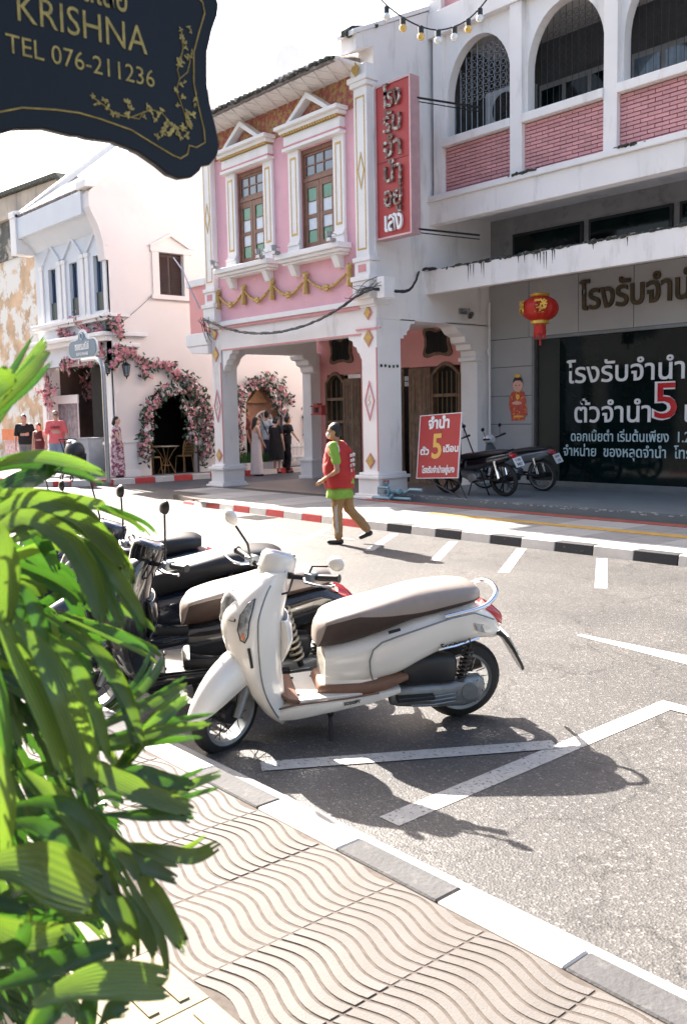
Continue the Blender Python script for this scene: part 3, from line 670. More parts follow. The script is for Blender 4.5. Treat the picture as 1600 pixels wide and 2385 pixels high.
for k in range(len(posts)-1):
    x0=posts[k][1]; x1=posts[k+1][0]
    b=B(); b.box(x0,BYF+.12,5.56,x1,BYF+.25,6.38); bp=pp('parapet_panel',mortar,b)
    rows=13; rh=(6.38-5.58)/rows; bw=.235
    for r_ in range(rows):
        x=x0-(.5*bw if r_%2 else 0)
        while x<x1-.02:
            a=max(x+.006,x0+.004); c=min(x+bw-.006,x1-.004)
            if c-a>.03:
                z=5.575+rh*r_; dy=random.uniform(-.004,.004)
                if k<3 and cnt<300:
                    if BR is None:
                        q=B(); q.box(-.5,0,0,.5,.05,rh-.014); BR=q.ob('brick',brick_m,bp,local=True); o=BR
                    else: o=inst(BR,'brick',bp,(0,0,0))
                    iv=wm(bp).inverted(); o.location=iv@Vector(((a+c)/2,BYF+.085+dy,z)); o.scale=(c-a,1,1); cnt+=1
                else: extra.box(a,BYF+.085+dy,z,c,BYF+.13,z+rh-.014)
            x+=bw
    b=B(); b.box(x0,BYF-.03,6.38,x1,BYF+.28,6.52); pp('balcony_rail',white_p,b,.01)
    # arch wall
    n=20; cx=(x0+x1)/2; rr=(x1-x0)/2-.05; zs=7.2; h=.92
    pl=[(x0,6.52),(cx-rr,6.52),(cx-rr,zs)]+[(cx-rr*math.cos(PI*i/n),zs+h*math.sin(PI*i/n)) for i in range(1,n)]+[(cx+rr,zs),(cx+rr,6.52),(x1,6.52),(x1,8.32),(x0,8.32)]
    b=B(); b.prism(pl,XZ,BYF+.1,BYF+.28); pp('arch',white_p,b)
    # ironwork
    b=B(); y=BYF+.3; m_=int((x1-x0)/.13)
    for i in range(m_+1):
        x=cx-rr+2*rr*i/m_; u=max(-1,min(1,(x-cx)/rr)); zt=zs+h*math.sqrt(max(0,1-u*u))
        b.tube([(x,y,6.52),(x,y,zt)],.005,4)
        z=7.15
        while z<zt-.06:
            for q in (0,):
                pts=[(x+.065+.045*math.cos(2*PI*j/8),y,z+.045*math.sin(2*PI*j/8)) for j in range(8)]; b.tube(pts,.0035,3,closed=True)
            z+=.115
    b.ob('window_grille',iron if k else steel,pw)
b=B(); b.box(XL,BYF-.04,8.32,XR,BYF+.3,8.74); b.box(XL,BYF+.3,8.32,XR,14.6,8.5); pp('upper_beam',white_p,b,.01)
kind(extra.ob('brick',brick_m,pw),'stuff')
b=B(); b.box(XL+.3,BYF+.1,8.8,XR,BYF+.3,9.7); pp('upper_brick_panel',brick_m,b)
b=B(); b.box(XL,BYF,8.74,XL+.3,BYF+.3,9.8); b.box(XL,BYF-.04,9.7,XR,BYF+.3,11); b.box(XL,BYF+.3,8.74,XR,22,11); pp('upper_wall',white_p,b)
# balcony interior
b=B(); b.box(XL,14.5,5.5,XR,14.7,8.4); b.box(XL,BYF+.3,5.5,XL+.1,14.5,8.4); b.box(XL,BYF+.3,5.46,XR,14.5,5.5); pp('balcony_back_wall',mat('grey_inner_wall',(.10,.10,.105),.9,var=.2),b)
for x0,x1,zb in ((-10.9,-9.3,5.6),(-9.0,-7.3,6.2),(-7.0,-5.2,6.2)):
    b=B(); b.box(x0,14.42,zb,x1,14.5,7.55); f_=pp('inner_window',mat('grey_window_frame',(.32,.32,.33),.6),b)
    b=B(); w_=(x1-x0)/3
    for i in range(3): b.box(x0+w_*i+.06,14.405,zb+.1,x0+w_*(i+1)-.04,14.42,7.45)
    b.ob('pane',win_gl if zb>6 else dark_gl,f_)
ac=B(); ac.box(-11.25,13.3,6.55,-10.35,13.65,7.28); ac_=tag(ac.ob('air_conditioner',mat('ac_casing',(.30,.31,.31),.6),None,bevel=.02),'grey outdoor air conditioner unit behind the leftmost balcony grille','air conditioner')
b=B(); b.lathe([(.27,13.285),(.27,13.3)],24,0,'y',(-10.8,0,6.92)); b.ob('fan_opening',dark_in,ac_)
b=B()
for r_ in (.08,.14,.2,.26): b.tube([(-10.8+r_*math.cos(2*PI*j/20),13.28,6.92+r_*math.sin(2*PI*j/20)) for j in range(20)],.006,4,closed=True)
b.ob('fan_guard',iron,ac_)
# canopy
CY=12.6
b=B(); b.box(XL-.14,CY,3.80,XR,CY+.14,4.22); b.box(XL-.14,CY+.14,4.08,XR,14.6,4.22); pp('canopy',white_p,b,.008)
b=B()
for i in range(230):
    x=XL-.1+(XR-XL)*random.random()
    if random.random()>.35+.65*min(1,(x+12.2)/1.5): continue
    b.ball((x,CY+random.uniform(-.015,.05),4.225+random.uniform(-.02,.012)),(random.uniform(.03,.11),.03,random.uniform(.012,.035)),6)
b.box(XL+.6,CY+.0,4.21,XR,CY+.1,4.228)
b.ob('mould_on_canopy_edge',mould,pw)
b=B()
for x,l in ((-11.05,.3),(-10.93,.24),(-10.75,.2),(-9.95,.12),(-9.82,.14),(-9.63,.1),(-9.56,.14),(-9.5,.2),(-9.43,.27),(-9.38,.3),(-9.26,.22),(-9.22,.16),(-8.5,.1),(-7.9,.14),(-10.7,.27),(-11.0,.2)):
    b.prism([(x-.012,4.2),(x+.012,4.2),(x+.005,4.2-l)],XZ,CY-.003,CY+.002)
pp('drip_stain',mould,b)
b=B()
for i in range(90):
    x=random.choice([-9.9,-7.9,-8.0,-10.0,-9.85])+random.gauss(0,.12); b.ball((x,BYF-.08+random.uniform(-.01,.04),5.56+random.uniform(-.02,.01)),(random.uniform(.02,.06),.025,random.uniform(.01,.03)),6)
b.ob('mould_on_balcony_lip',mould,pw)
# recess between canopy and balcony
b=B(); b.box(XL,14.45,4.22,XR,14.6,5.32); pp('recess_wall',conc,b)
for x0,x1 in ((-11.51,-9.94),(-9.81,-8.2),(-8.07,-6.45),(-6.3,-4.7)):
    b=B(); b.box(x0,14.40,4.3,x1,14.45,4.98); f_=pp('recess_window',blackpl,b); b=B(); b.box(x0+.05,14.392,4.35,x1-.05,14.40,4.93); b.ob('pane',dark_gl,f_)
# shop front: cladding panels
TY=14.4
b=B(); b.box(-12.1,TY+.03,.2,-10.95,TY+.2,4.07); b.box(-10.95,TY+.03,3.0,XR,TY+.2,4.07); pp('shopfront_backing',joint_m,b)
vx=[-12.09,-11.12,-10.01,-8.89,-7.78,-6.67,-5.56,-4.45,-3.3]; hz=[.22,.83,1.37,1.92,2.48,3.02]
for i in range(len(vx)-1):
    b=B(); b.box(vx[i]+.006,TY,3.026 if True else 0,vx[i+1]-.006,TY+.03,4.07); pp('cladding_panel',clad,b,.002)
for i in range(len(hz)-1):
    b=B(); b.box(vx[0]+.006,TY,hz[i]+.005,-11.05,TY+.03,hz[i+1]-.005); pp('cladding_panel',clad,b,.002)
b=B(); b.box(-11.04,TY-.02,.22,-10.98,TY+.1,3.02); b.box(-10.98,TY-.01,2.96,XR,TY+.1,3.02); b.box(-10.98,TY+.02,.2,XR,TY+.2,.3); b.box(-7.0,TY+.02,.3,-6.93,TY+.1,2.96);pp('shop_window_frame',mat('frame_alu',(.2,.22,.23),.4,metal=.5),b,.004)
b=B(); b.box(-10.98,TY+.06,.3,XR,TY+.075,2.96); gl=pp('shop_window_glass',dark_gl,b)
b=B(); b.box(-10.98,TY+.055,.3,-10.45,TY+.06,2.96); pp('door_edge_panel',mat('dark_green_panel',(.012,.02,.018),.3),b)
T_=TY+.05
def gtext(s,x,z,h,w_,M_,bold=0,al='LEFT',y=T_,ex=.003):
    return text(s,h,M_,'lettering',pw,faceY(x,y,z),ex,bold,al,w_)
gtext('โรงรับจำนำ อยู่เสง',-10.29,2.27,.50,3.9,letter_w,.006)
gtext('ตั๋วจำนำ',-10.14,1.55,.50,1.55,letter_w,.006)
t5=gtext('5',-8.56,1.72,.86,.46,letter_w,.03); t5=gtext('5',-8.54,1.72,.86,.42,redlens,.004,y=T_-.008)
gtext('เดือน',-7.98,1.55,.50,.95,letter_w,.006)
gtext('ดอกเบี้ยต่ำ เริ่มต้นเพียง  1.25',-10.2,1.13,.25,2.45,letter_b,.002)
gtext('จำหน่าย  ของหลุดจำนำ  โทร.',-10.36,.86,.26,2.6,letter_b,.002)
gtext('โรงรับจำนำ อยู่เสง',-9.96,3.60,.62,3.9,letter_g,.012,y=TY-.02,ex=.02)
# platform in front of the shop
b=B(); b.box(-12.09,11.5,-.02,XR,14.6,.20); pf=kind(b.ob('shop_platform',platform),'structure')
b=B()
for i in range(120):
    x=-12.0+9*random.random(); b.ball((x,11.5,.19+random.uniform(-.03,.01)),(random.uniform(.01,.05),.006,random.uniform(.004,.016)),6)
b.ob('worn_edge',clad,pf)
# drain pipe, cctv
b=B(); b.tube([(-12.03,12.84,8.9),(-12.03,12.84,5.6)],.035,8); pp('downpipe',mat('blue_grey_pipe',(.12,.17,.27),.5),b,smooth=True)
b=B(); b.tube([(-12.0,14.3,3.75),(-12.0,14.3,.3)],.02,6); b.tube([(-12.0,14.3,2.9),(-12.0,14.25,2.8),(-12.0,14.3,2.7)],.025,6); pp('conduit',white_trim,b,smooth=True)
c=thing('security_camera','small dark bracketed security camera on the wall under the canopy end','camera',(-12.0,13.6,3.55))
b=B(); b.box(-12.1,13.5,3.5,-12.05,13.7,3.6); b.tube([(-12.06,13.6,3.55),(-11.9,13.6,3.58),(-11.88,13.55,3.5)],.015,6); b.ob('bracket',steel,c)
b=B(); b.tube([(-11.98,13.75,3.5),(-11.8,13.5,3.42)],.045,10); b.ob('camera_body',iron,c,smooth=True)
# ---------------- red vertical sign ----------------
SX=-11.42; 
s0=atY(800+160/1.96,372/1.96,11.45); s1=atY(800+316/1.96,408/1.96,11.45); s2=atY(800+332/1.96,1087/1.96,11.45); s3=atY(800+178/1.96,1065/1.96,11.45)
cx=(s0.x+s1.x+s2.x+s3.x)/4; 
vs=thing('vertical_shop_sign','tall red vertical sign with weathered letters bracketed off the pink shophouse corner','sign',(cx,11.45,5.8))
wv=.80/2; zt=(s0.z+s1.z)/2+.02; zb=(s2.z+s3.z)/2
Rz=Matrix.Translation((cx,11.45,0))@Matrix.Rotation(math.radians(0),4,'Z')
b=B(); b.box(-wv,-.09,zb,wv,.09,zt,0,Rz); b.ob('panel',redpaint,vs,bevel=.004)
b=B(); e=.03
b.box(-wv-e,-.11,zb-e,-wv,.11,zt+e,0,Rz); b.box(wv,-.11,zb-e,wv+e,.11,zt+e,0,Rz); b.box(-wv,-.11,zt,wv,.11,zt+e,0,Rz); b.box(-wv,-.11,zb-e,wv,.11,zb,0,Rz)
b.ob('sign_frame',mat('pinkish_metal',(.55,.35,.36),.5,metal=.4),vs)
b=B(); b.box(-wv,-.095,(zt+zb)/2-.006,wv,-.09,(zt+zb)/2+.006,0,Rz); b.ob('seam',mortar,vs)
rows=['โรง','รับ','จำ','นำ','อยู่','เสง']; H=(zt-zb)
for i,s in enumerate(rows):
    z=zt-H*(.095+.163*i)
    M_=Rz@faceY(0,-.11,z)
    text(s,.46,letter_d if i<5 else letter_w,'letter',vs,M_,.02,.008,'CENTER',.42)
for z,xx in ((6.85,-10.85),(4.72,-10.9)):
    b=B(); b.tube([(cx+wv,11.45,z),(xx,BYF-.02,z-.02)],.018,6); b.tube([(cx+wv,11.47,z-.06),(xx,BYF-.02,z-.09)],.01,5); 
    b.ob('bracket',iron,vs); b=B(); b.tube([(cx-wv,11.45,z),(-12.1,11.45,z)],.018,6); b.ob('bracket',iron,vs)
# ---------------- white corner shophouse ----------------
CX=-21.72; CFY=11.2
ch=thing('corner_shophouse','cream and white corner shophouse with three tall windows and pink flowers across the lane','building',(-23.9,CFY,0))
def cpart(name,M_,b,bev=0,par=None,**k): return b.ob(name,M_,par or ch,bevel=bev,**k)
# long wall along the lane with openings (built in y,z)
A1=(12.17,13.66,2.52); A2=(15.25,16.55,2.45); SW=(12.62,13.36,4.83,5.92)
b=B()
def arch_cut(y0,y1,zt,zfloor):
    n=16; c=(y0+y1)/2; r=(y1-y0)/2; zs=zt-r*.95
    return [(y0,zfloor),(y0,zs)]+[(c-r*math.cos(PI*i/n),zs+(zt-zs)*math.sin(PI*i/n)) for i in range(1,n)]+[(y1,zs),(y1,zfloor)]
for y0,y1 in ((CFY,A1[0]),(A1[1],A2[0]),(A2[1],26)): b.box(CX-.3,y0,0,CX,y1,3.3)
for y0,y1,zt in (A1,A2):
    p=arch_cut(y0,y1,zt,.1)[1:-1]; 
    n=len(p)
    for i in range(n-1):
        (ya,za),(yb,zb_)=p[i],p[i+1]
        if yb-ya<1e-4: continue
        b.prism([(ya,za),(yb,zb_),(yb,3.3),(ya,3.3)],YZ,CX-.3,CX)
b.box(CX-.3,CFY,3.3,CX,SW[0],7.2); b.box(CX-.3,SW[1],3.3,CX,26,7.2); b.box(CX-.3,SW[0],3.3,CX,SW[1],SW[2]); b.box(CX-.3,SW[0],SW[3],CX,SW[1],7.2)
b.prism([(10.75,7.2),(10.9,7.35),(12.0,8.27),(14.3,10.15),(14.6,10.2),(19,7.2)],YZ,CX-.3,CX)
# corbelled end of the party wall
b.prism([(CFY,7.2),(10.75,7.2),(10.75,6.85),(10.82,6.7),(10.9,6.55),(10.97,6.4),(11.03,6.2),(11.08,6.0),(11.1,5.6),(CFY,5.6)],YZ,CX-.35,CX)
cpart('lane_wall',cream_wall,b)
b=B(); b.prism([(10.62,7.3),(10.9,7.33),(12.0,8.25),(14.4,10.18),(14.6,10.3),(14.6,10.5),(14.4,10.4),(12.0,8.45),(10.85,7.5),(10.62,7.48)],YZ,CX-.42,CX+.07); cpart('gable_coping',white_trim,b,.01)
b=B(); b.prism([(10.62,7.3),(10.9,7.33),(12.0,8.25),(14.4,10.18),(14.6,10.3),(14.6,10.5),(14.4,10.4),(12.0,8.45),(10.85,7.5),(10.62,7.48)],YZ,-26.5,-26.1); b.box(-26.5,10.65,6.3,-26.1,CFY,7.4); cpart('gable_coping',white_trim,b,.01)
b=B(); b.prism([(10.75,7.3),(12.0,8.2),(14.4,10.1),(14.6,10.2),(14.6,10.1),(14.4,10.0),(12.0,8.1),(10.75,7.15)],YZ,-26.1,CX-.42); cpart('roof',roof_w,b)
b=B()
for i in range(28):
    x=-26.0+.142*i; b.tube([(x,10.72,7.32),(x,12,8.27)],.05,6)
cpart('roof_tile_row',roof_m,b)
b=B(); b.box(-26.1,10.7,6.72,CX-.35,10.82,7.28); b.prism([(CFY,6.35),(10.95,6.6),(10.82,6.72),(10.82,6.9),(CFY,6.9)],YZ,-26.1,CX-.35); cpart('eave_fascia',bluewhite,b,.01)
# front facade
b=B(); wins=[(-25.33,-24.85),(-23.98,-23.5),(-22.56,-22.06)]; z0,z1=4.4,5.8
xs=[-26.2]+[v for w_ in wins for v in w_]+[CX-.02]
for i in range(0,len(xs),2): b.box(xs[i],CFY,3.7,xs[i+1],CFY+.25,6.6)
for x0,x1 in wins: b.box(x0,CFY,3.7,x1,CFY+.25,z0); b.box(x0,CFY,z1,x1,CFY+.25,6.6)
b.box(-26.2,CFY,3.1,CX-.02,CFY+.3,3.7); cpart('front_wall',bluewhite,b)
for x0,x1 in wins:
    b=B(); b.box(x0,CFY+.1,z0,x0+.09,CFY+.2,z1); b.box(x1-.07,CFY+.1,z0,x1,CFY+.2,z1); b.box((x0+x1)/2-.03,CFY+.1,z0,(x0+x1)/2+.03,CFY+.2,z1); b.box(x0,CFY+.1,z1-.08,x1,CFY+.2,z1)
    f_=cpart('window_frame',mat('navy_frame',(.03,.06,.12),.5),b)
    b=B(); b.box(x0+.09,CFY+.15,z0+.5,x1-.07,CFY+.16,z1-.08); b.ob('pane',mat('sky_reflecting_glass',(.35,.5,.6),.08,metal=.3),f_)
    b=B(); b.box(x0,CFY+.06,z0,x1,CFY+.1,z0+.48); b.ob('lower_panel',mat('dark_green_shutter',(.04,.06,.05),.6),f_)
for xc in (-25.75,-24.42,-23.02,-21.9):
    for dx in ((-.14,.14) if xc not in (-25.75,-21.9) else (0,)):
        b=B(); b.box(xc+dx-.09,CFY-.04,z0-.02,xc+dx+.09,CFY,z1+.02); b.box(xc+dx-.12,CFY-.06,z1+.02,xc+dx+.13,CFY,z1+.12); b.box(xc+dx-.12,CFY-.06,z0-.1,xc+dx+.13,CFY,z0-.02); cpart('facade_pilaster',white_trim,b,.006)
for x0,x1 in wins:
    cx=(x0+x1)/2; hw=.62
    for sg in (-1,1):
        b=B(); b.prism([(cx+sg*hw,5.95),(cx+sg*(hw-.12),5.95),(cx,6.38),(cx,6.5)],XZ,CFY-.05,CFY); cpart('zigzag_pediment',bluewhite,b,.005)
b=B(); b.box(-26.25,CFY-.2,4.2,CX+.02,CFY,4.3); b.box(-26.2,CFY-.14,4.12,CX,CFY,4.2); b.box(-26.25,CFY-.3,3.72,CX+.06,CFY,3.82); b.box(-26.2,CFY-.2,3.6,CX+.02,CFY,3.72); b.box(CX,CFY,3.72,CX+.14,CFY+.95,3.82); b.box(CX,CFY,3.45,CX+.09,CFY+.75,3.55); b.box(CX,CFY-.05,4.2,CX+.08,CFY+.5,4.27)
cpart('cornice',white_trim,b,.01)
for x0,x1 in ((-26.2,-25.8),(-22.3,CX-.02)):
    b=B(); b.box(x0,CFY,0,x1,CFY+.4,3.1); b.box(x0-.04,CFY-.04,.0,x1+.0,CFY+.4,1.0); b.box(x0-.07,CFY-.07,.95,x1+.02,CFY+.42,1.02);b.box(x0+.06,CFY-.03,1.2,x1-.06,CFY,3.0); cpart('front_pillar',white_trim,b,.01)
b=B(); b.box(CX,CFY+.05,.0,CX+.05,CFY+.55,1.0); b.box(CX,CFY+.02,1.0,CX+.08,CFY+.6,1.07); b.box(CX,CFY+.0,0,CX+.07,CFY+.6,.3); cpart('wall_plinth',white_trim,b,.008)
# side window
y0,y1,z0,z1=SW
b=B(); b.box(CX-.2,y0,z0,CX-.1,y1,z1); f_=cpart('side_window',shutter,b)
for q in range(2):
    ya=y0+(y1-y0)/2*q+.03; yb=ya+(y1-y0)/2-.06
    for s_ in range(14):
        zz=z0+.06+s_*.07; b=B(); b.add([(CX-.1,ya,zz),(CX-.1,yb,zz),(CX-.07,yb,zz-.02),(CX-.07,ya,zz-.02),(CX-.1,ya,zz+.045),(CX-.1,yb,zz+.045)],[(0,1,2,3),(3,2,5,4),(0,3,4),(1,5,2)]); b.ob('slat',shutter,f_)
b=B(); t=.2
b.box(CX,y0-t,z0,CX+.05,y0,z1); b.box(CX,y1,z0,CX+.05,y1+t,z1); b.box(CX,y0-t-.05,z1,CX+.07,y1+t+.05,z1+.15); b.box(CX,y0-t-.06,z0-.12,CX+.1,y1+t+.06,z0)
b.prism([(y0-t-.1,z1+.15),((y0+y1)/2,z1+.52),(y1+t+.1,z1+.15),(y1+t-.02,z1+.15),((y0+y1)/2,z1+.43),(y0-t+.02,z1+.15)],YZ,CX,CX+.08)
b.ob('window_surround',cream_wall,f_,bevel=.006)
# rooms behind openings
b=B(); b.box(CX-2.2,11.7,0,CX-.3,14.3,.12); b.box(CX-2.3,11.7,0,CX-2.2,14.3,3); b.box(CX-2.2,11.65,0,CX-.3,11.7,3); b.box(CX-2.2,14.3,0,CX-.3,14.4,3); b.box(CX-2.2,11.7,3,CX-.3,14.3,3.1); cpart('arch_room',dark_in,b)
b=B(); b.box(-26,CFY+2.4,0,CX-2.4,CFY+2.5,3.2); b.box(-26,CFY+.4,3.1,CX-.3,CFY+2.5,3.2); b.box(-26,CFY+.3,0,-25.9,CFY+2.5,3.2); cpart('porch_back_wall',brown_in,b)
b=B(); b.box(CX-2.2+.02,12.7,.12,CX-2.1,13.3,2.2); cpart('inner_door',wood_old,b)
# dark arch trim
n=18
for (ya,yb,zt) in (A1,A2):
    p=arch_cut(ya,yb,zt,.1); b=B(); b.tube([(CX-.05,q[0],q[1]) for q in p],.035,6); cpart('arch_trim',wood if ya<14 else wood_old,b,smooth=True)
# second arch : timber door with wheel ornament
ya,yb,zt=A2
b=B(); b.box(CX-.28,ya,.1,CX-.2,yb,zt); dr=cpart('timber_door',mat('pinkish_wood',(.34,.17,.11),.6,var=.15,scale=6),b)
b=B(); c0=((ya+yb)/2+.1,1.45)
b.tube([(CX-.17,c0[0]+.3*math.cos(2*PI*i/20),c0[1]+.3*math.sin(2*PI*i/20)) for i in range(20)],.03,6,closed=True)
for i in range(6):
    a=PI*i/6; b.tube([(CX-.17,c0[0]-.3*math.cos(a),c0[1]-.3*math.sin(a)),(CX-.17,c0[0]+.3*math.cos(a),c0[1]+.3*math.sin(a))],.012,5)
b.ob('wheel_ornament',white_trim,dr)
b=B(); b.prism([(ya+.15,2.0),(yb-.45,2.0),((ya+yb)/2-.1,2.42)],YZ,CX-.2,CX-.12); b.ob('door_pediment',mat('ochre_wood',(.42,.22,.10),.6),dr)
# wall lanterns
def wall_lantern(p,lab):
    t=thing('wall_lantern',lab,'lantern',p,(0,0,0),'black lanterns on the corner shophouse'); x,y,z=p
    b=B(); b.lathe([(.02,.16),(.10,.1),(.12,.08),(.1,.07)],6,0,'z',(0,0,0)); b.lathe([(.06,-.2),(.065,-.17),(.02,-.22),(.01,-.27)],6,0,'z',(0,0,0)); b.tube([(0,0,.14),(0,0,.25)],.012,5); b.tube([(0,0,.25),(-.12,.0,.2),(-.14,0,.05)] if x>-22 else [(0,0,.25),(0,.12,.2),(0,.14,.05)],.012,5)
    for i in range(6): a=2*PI*i/6; b.tube([(.1*math.cos(a),.1*math.sin(a),.08),(.06*math.cos(a),.06*math.sin(a),-.18)],.008,4)
    b.ob('lantern_frame',iron,t,local=True)
    b=B(); b.lathe([(.055,-.16),(.09,.06)],6); b.ob('glass',grey_gl,t,local=True)
p=atX(925/3.136,600+810/3.136,CX+.16); wall_lantern(p,'black wall lantern on the lane wall right of the corner under pink flowers')
p=atY(785/3.136,600+790/3.136,CFY-.16); wall_lantern(p,'black wall lantern on the front pillar just left of the corner')
p=atY(275/3.136,600+840/3.136,CFY-.16); wall_lantern(p,'black wall lantern at the left edge of the corner shophouse front')
# ---------------- weathered house far left ----------------
ru=thing('weathered_house','old roofless-looking house with peeling ochre plaster and black mould at the far left','building',(-31,13,0))
peel=mat('peeling_plaster',(.62,.42,.26),.9,var=.3,scale=1.6,bump=.8,bscale=12,col2=(.75,.72,.66),c2scale=1.3,c2lo=.46,c2hi=.52)
peel2=mat('mouldy_plaster',(.10,.10,.09),.95,var=.5,scale=2.5,bump=.6,bscale=14,col2=(.5,.45,.38),c2scale=1.4,c2lo=.5,c2hi=.62)
b=B(); b.box(-42,13.2,0,-27.6,13.6,7.5); ru_w=b.ob('lower_wall',peel,ru)
b=B(); b.box(-42,13.15,7.3,-27.9,13.6,8.75); b.ob('mouldy_band',peel2,ru)
b=B(); b.box(-42,13.0,8.62,-28.1,13.7,8.75); b.prism([(-42,8.75),(-28.2,8.75),(-28.2,9.1),(-28.5,9.2),(-42,9.9)],XZ,13.1,13.6); b.ob('parapet',mat('stained_beige',(.50,.42,.34),.9,var=.2,scale=1.5,col2=(.2,.19,.18),c2scale=1.6,c2lo=.5,c2hi=.7,streak=.3),ru)
b=B(); b.prism([(-42,9.92),(-28.5,9.22),(-28.1,8.95),(-28.0,9.05),(-28.4,9.35),(-42,10.05)],XZ,12.95,13.7); b.ob('roof_edge',mould,ru)
b=B(); n=14; b.prism([(-30.6,.1)]+[(-29.4-1.2*math.cos(PI*i/n),1.75+.75*math.sin(PI*i/n)) for i in range(n+1)]+[(-28.2,.1)],XZ,13.12,13.19); b.ob('green_arch_door',mat('dark_teal',(.05,.09,.09),.7),ru)
# mural of loose pale blue cloud shapes
b=B(); r_=random.Random(3)
for i in range(16):
    x=-31.2+r_.uniform(0,3.4); z=2.6+r_.uniform(0,1.4); s_=r_.uniform(.15,.4)
    b.prism([(x+s_*math.cos(2*PI*k/12)*1.2,z+s_*(.7+.2*math.sin(3*k))*math.sin(2*PI*k/12)) for k in range(12)],XZ,13.185-.002*i,13.2)
b.ob('cloud_mural',mat('mural_blue',(.42,.52,.58),.8,var=.25,scale=5,col2=(.12,.2,.3),c2scale=6,c2lo=.5,c2hi=.56),ru)
b=B(); b.tube([(-30.4,13.1,3.0),(-30.2,13.1,3.25),(-29.95,13.1,3.15),(-30.0,13.1,2.95),(-30.2,13.1,3.0)],.04,6); b.tube([(-29.5,13.1,3.3),(-29.3,13.1,3.6),(-29.0,13.1,3.5),(-29.1,13.1,3.3)],.04,6); b.ob('mural_swirl',mat('mural_dark_blue',(.06,.1,.2),.8),ru)
c=thing('street_stall','small orange topped stall with patterned cloth by the weathered house','stall',(-29.5,11.8,.12))
b=B(); b.box(-30.5,11.6,1.0,-28.7,12.2,1.35); b.ob('orange_banner',mat('orange_cloth',(.62,.16,.05),.7),c)
b=B(); b.box(-30.4,11.65,.25,-28.8,12.1,1.0); b.ob('patterned_cloth',mat('patterned_cloth_m',(.6,.5,.5),.8,var=.3,scale=14,col2=(.5,.12,.14),c2scale=16,c2lo=.5,c2hi=.55),c)
for x in (-30.4,-28.85):
    for y in (11.7,12.05): b=B(); b.tube([(x,y,.12),(x,y,1.0)],.025,6); b.ob('leg',iron,c)

# ---------------- flowers ----------------
petal_p=mat('pink_petal',(.78,.36,.38),.6,var=.3,scale=9); petal_w=mat('pale_petal',(.85,.75,.74),.6,var=.1,scale=9); petal_m=mat('mauve_petal',(.6,.24,.3),.6,var=.3,scale=9); leafm=mat('vine_leaf',(.035,.075,.035),.5,var=.4,scale=9)
def flower_into(b,c,r,nrm,rg,mi):
    n=Vector(nrm).normalized(); u=n.orthogonal().normalized(); v=n.cross(u); a0=rg.uniform(0,6)
    c=Vector(c); m_=5
    vs=[c+n*r*.25]
    for i in range(m_):
        a=a0+2*PI*i/m_; d=u*math.cos(a)+v*math.sin(a); e=u*math.cos(a+.63)+v*math.sin(a+.63)
        vs+= [c+d*r+n*r*.3, c+e*r*.55+n*r*.05]
    fs=[]
    for i in range(m_): fs+= [(0,1+2*i,2+2*i),(0,2+2*((i-1)%m_),1+2*i)]
    b.add(vs,fs,mi)
def leaf_into(b,c,r,nrm,rg):
    n=(Vector(nrm)+Vector((rg.uniform(-.6,.6),rg.uniform(-.6,.6),rg.uniform(-.6,.6)))).normalized(); u=n.orthogonal().normalized(); u=(Matrix.Rotation(rg.uniform(0,6.28),3,n)@u); v=n.cross(u); c=Vector(c)
    b.add([c-u*r,c+v*r*.4,c+u*r,c-v*r*.4],[(0,1,2,3)])
def vine(name,label,cat,paths,nrm,white=0,leafy=.5,seed=1,depth=.14):
    rg=random.Random(seed); fb=B(); lb=B(); sb=B()
    mn=None
    for pts,rad,num in paths:
        pts=[Vector(p) for p in pts]; sb.tube([p+Vector(nrm)*.03 for p in pts],.014,5)
        L=[(pts[i+1]-pts[i]).length for i in range(len(pts)-1)]; T=sum(L)
        up=Vector(nrm).normalized(); 
        for k in range(int(num*.78)):
            t=rg.random()*T; i=0
            while i<len(L)-1 and t>L[i]: t-=L[i]; i+=1
            p=pts[i].lerp(pts[i+1],min(1,t/L[i])); off=Vector((rg.gauss(0,1),rg.gauss(0,1),rg.gauss(0,1)))*rad*.45; off-=up*off.dot(up)
            c=p+off+up*(rg.uniform(.02,depth)); d=up+Vector((rg.gauss(0,.5),rg.gauss(0,.5),rg.gauss(0,.5)))
            mi=1 if rg.random()<white else (2 if rg.random()<.25 else 0)
            flower_into(fb,c,rg.uniform(.045,.08),d,rg,mi)
            for q in range(2 if rg.random()<leafy else 0): leaf_into(lb,c+Vector((rg.gauss(0,.07),rg.gauss(0,.07),rg.gauss(0,.07)))-up*.03,rg.uniform(.05,.09),nrm,rg)
    t=thing(name,label,cat,paths[0][0][0])
    kind(fb.ob('blossoms',[petal_p,petal_w,petal_m],t,fix=False),'stuff'); kind(lb.ob('leaves',leafm,t,fix=False),'stuff'); sb.ob('stem',brownpl,t)
    return t
def wy(x,y): q=atY(x/3.136,600+y/3.136,CFY-.05); return q
def wx(x,y): q=atX(x/3.136,600+y/3.136,CX+.04); return q
vine('flowering_vine','pink flowering garland climbing over the front cornice of the corner shophouse','flowers',
  [([wy(560,440),wy(620,500),wy(700,590),wy(740,640),wy(770,700),wy(790,750)],.16,170),([wy(450,560),wy(500,560),wy(560,600)],.16,90),([wy(720,480),wy(760,520),wy(700,570)],.13,70),
   ([wy(560,740),wy(500,770),wy(480,790),wy(520,830)],.14,80),([wy(480,740),wy(600,770),wy(700,770)],.1,60),([wy(320,800),wy(360,880),wy(380,960),wy(350,1040),wy(400,1090)],.16,150),([wy(290,970),wy(350,1000),wy(420,960)],.1,50)],(0,-1,0),0,.35,1)
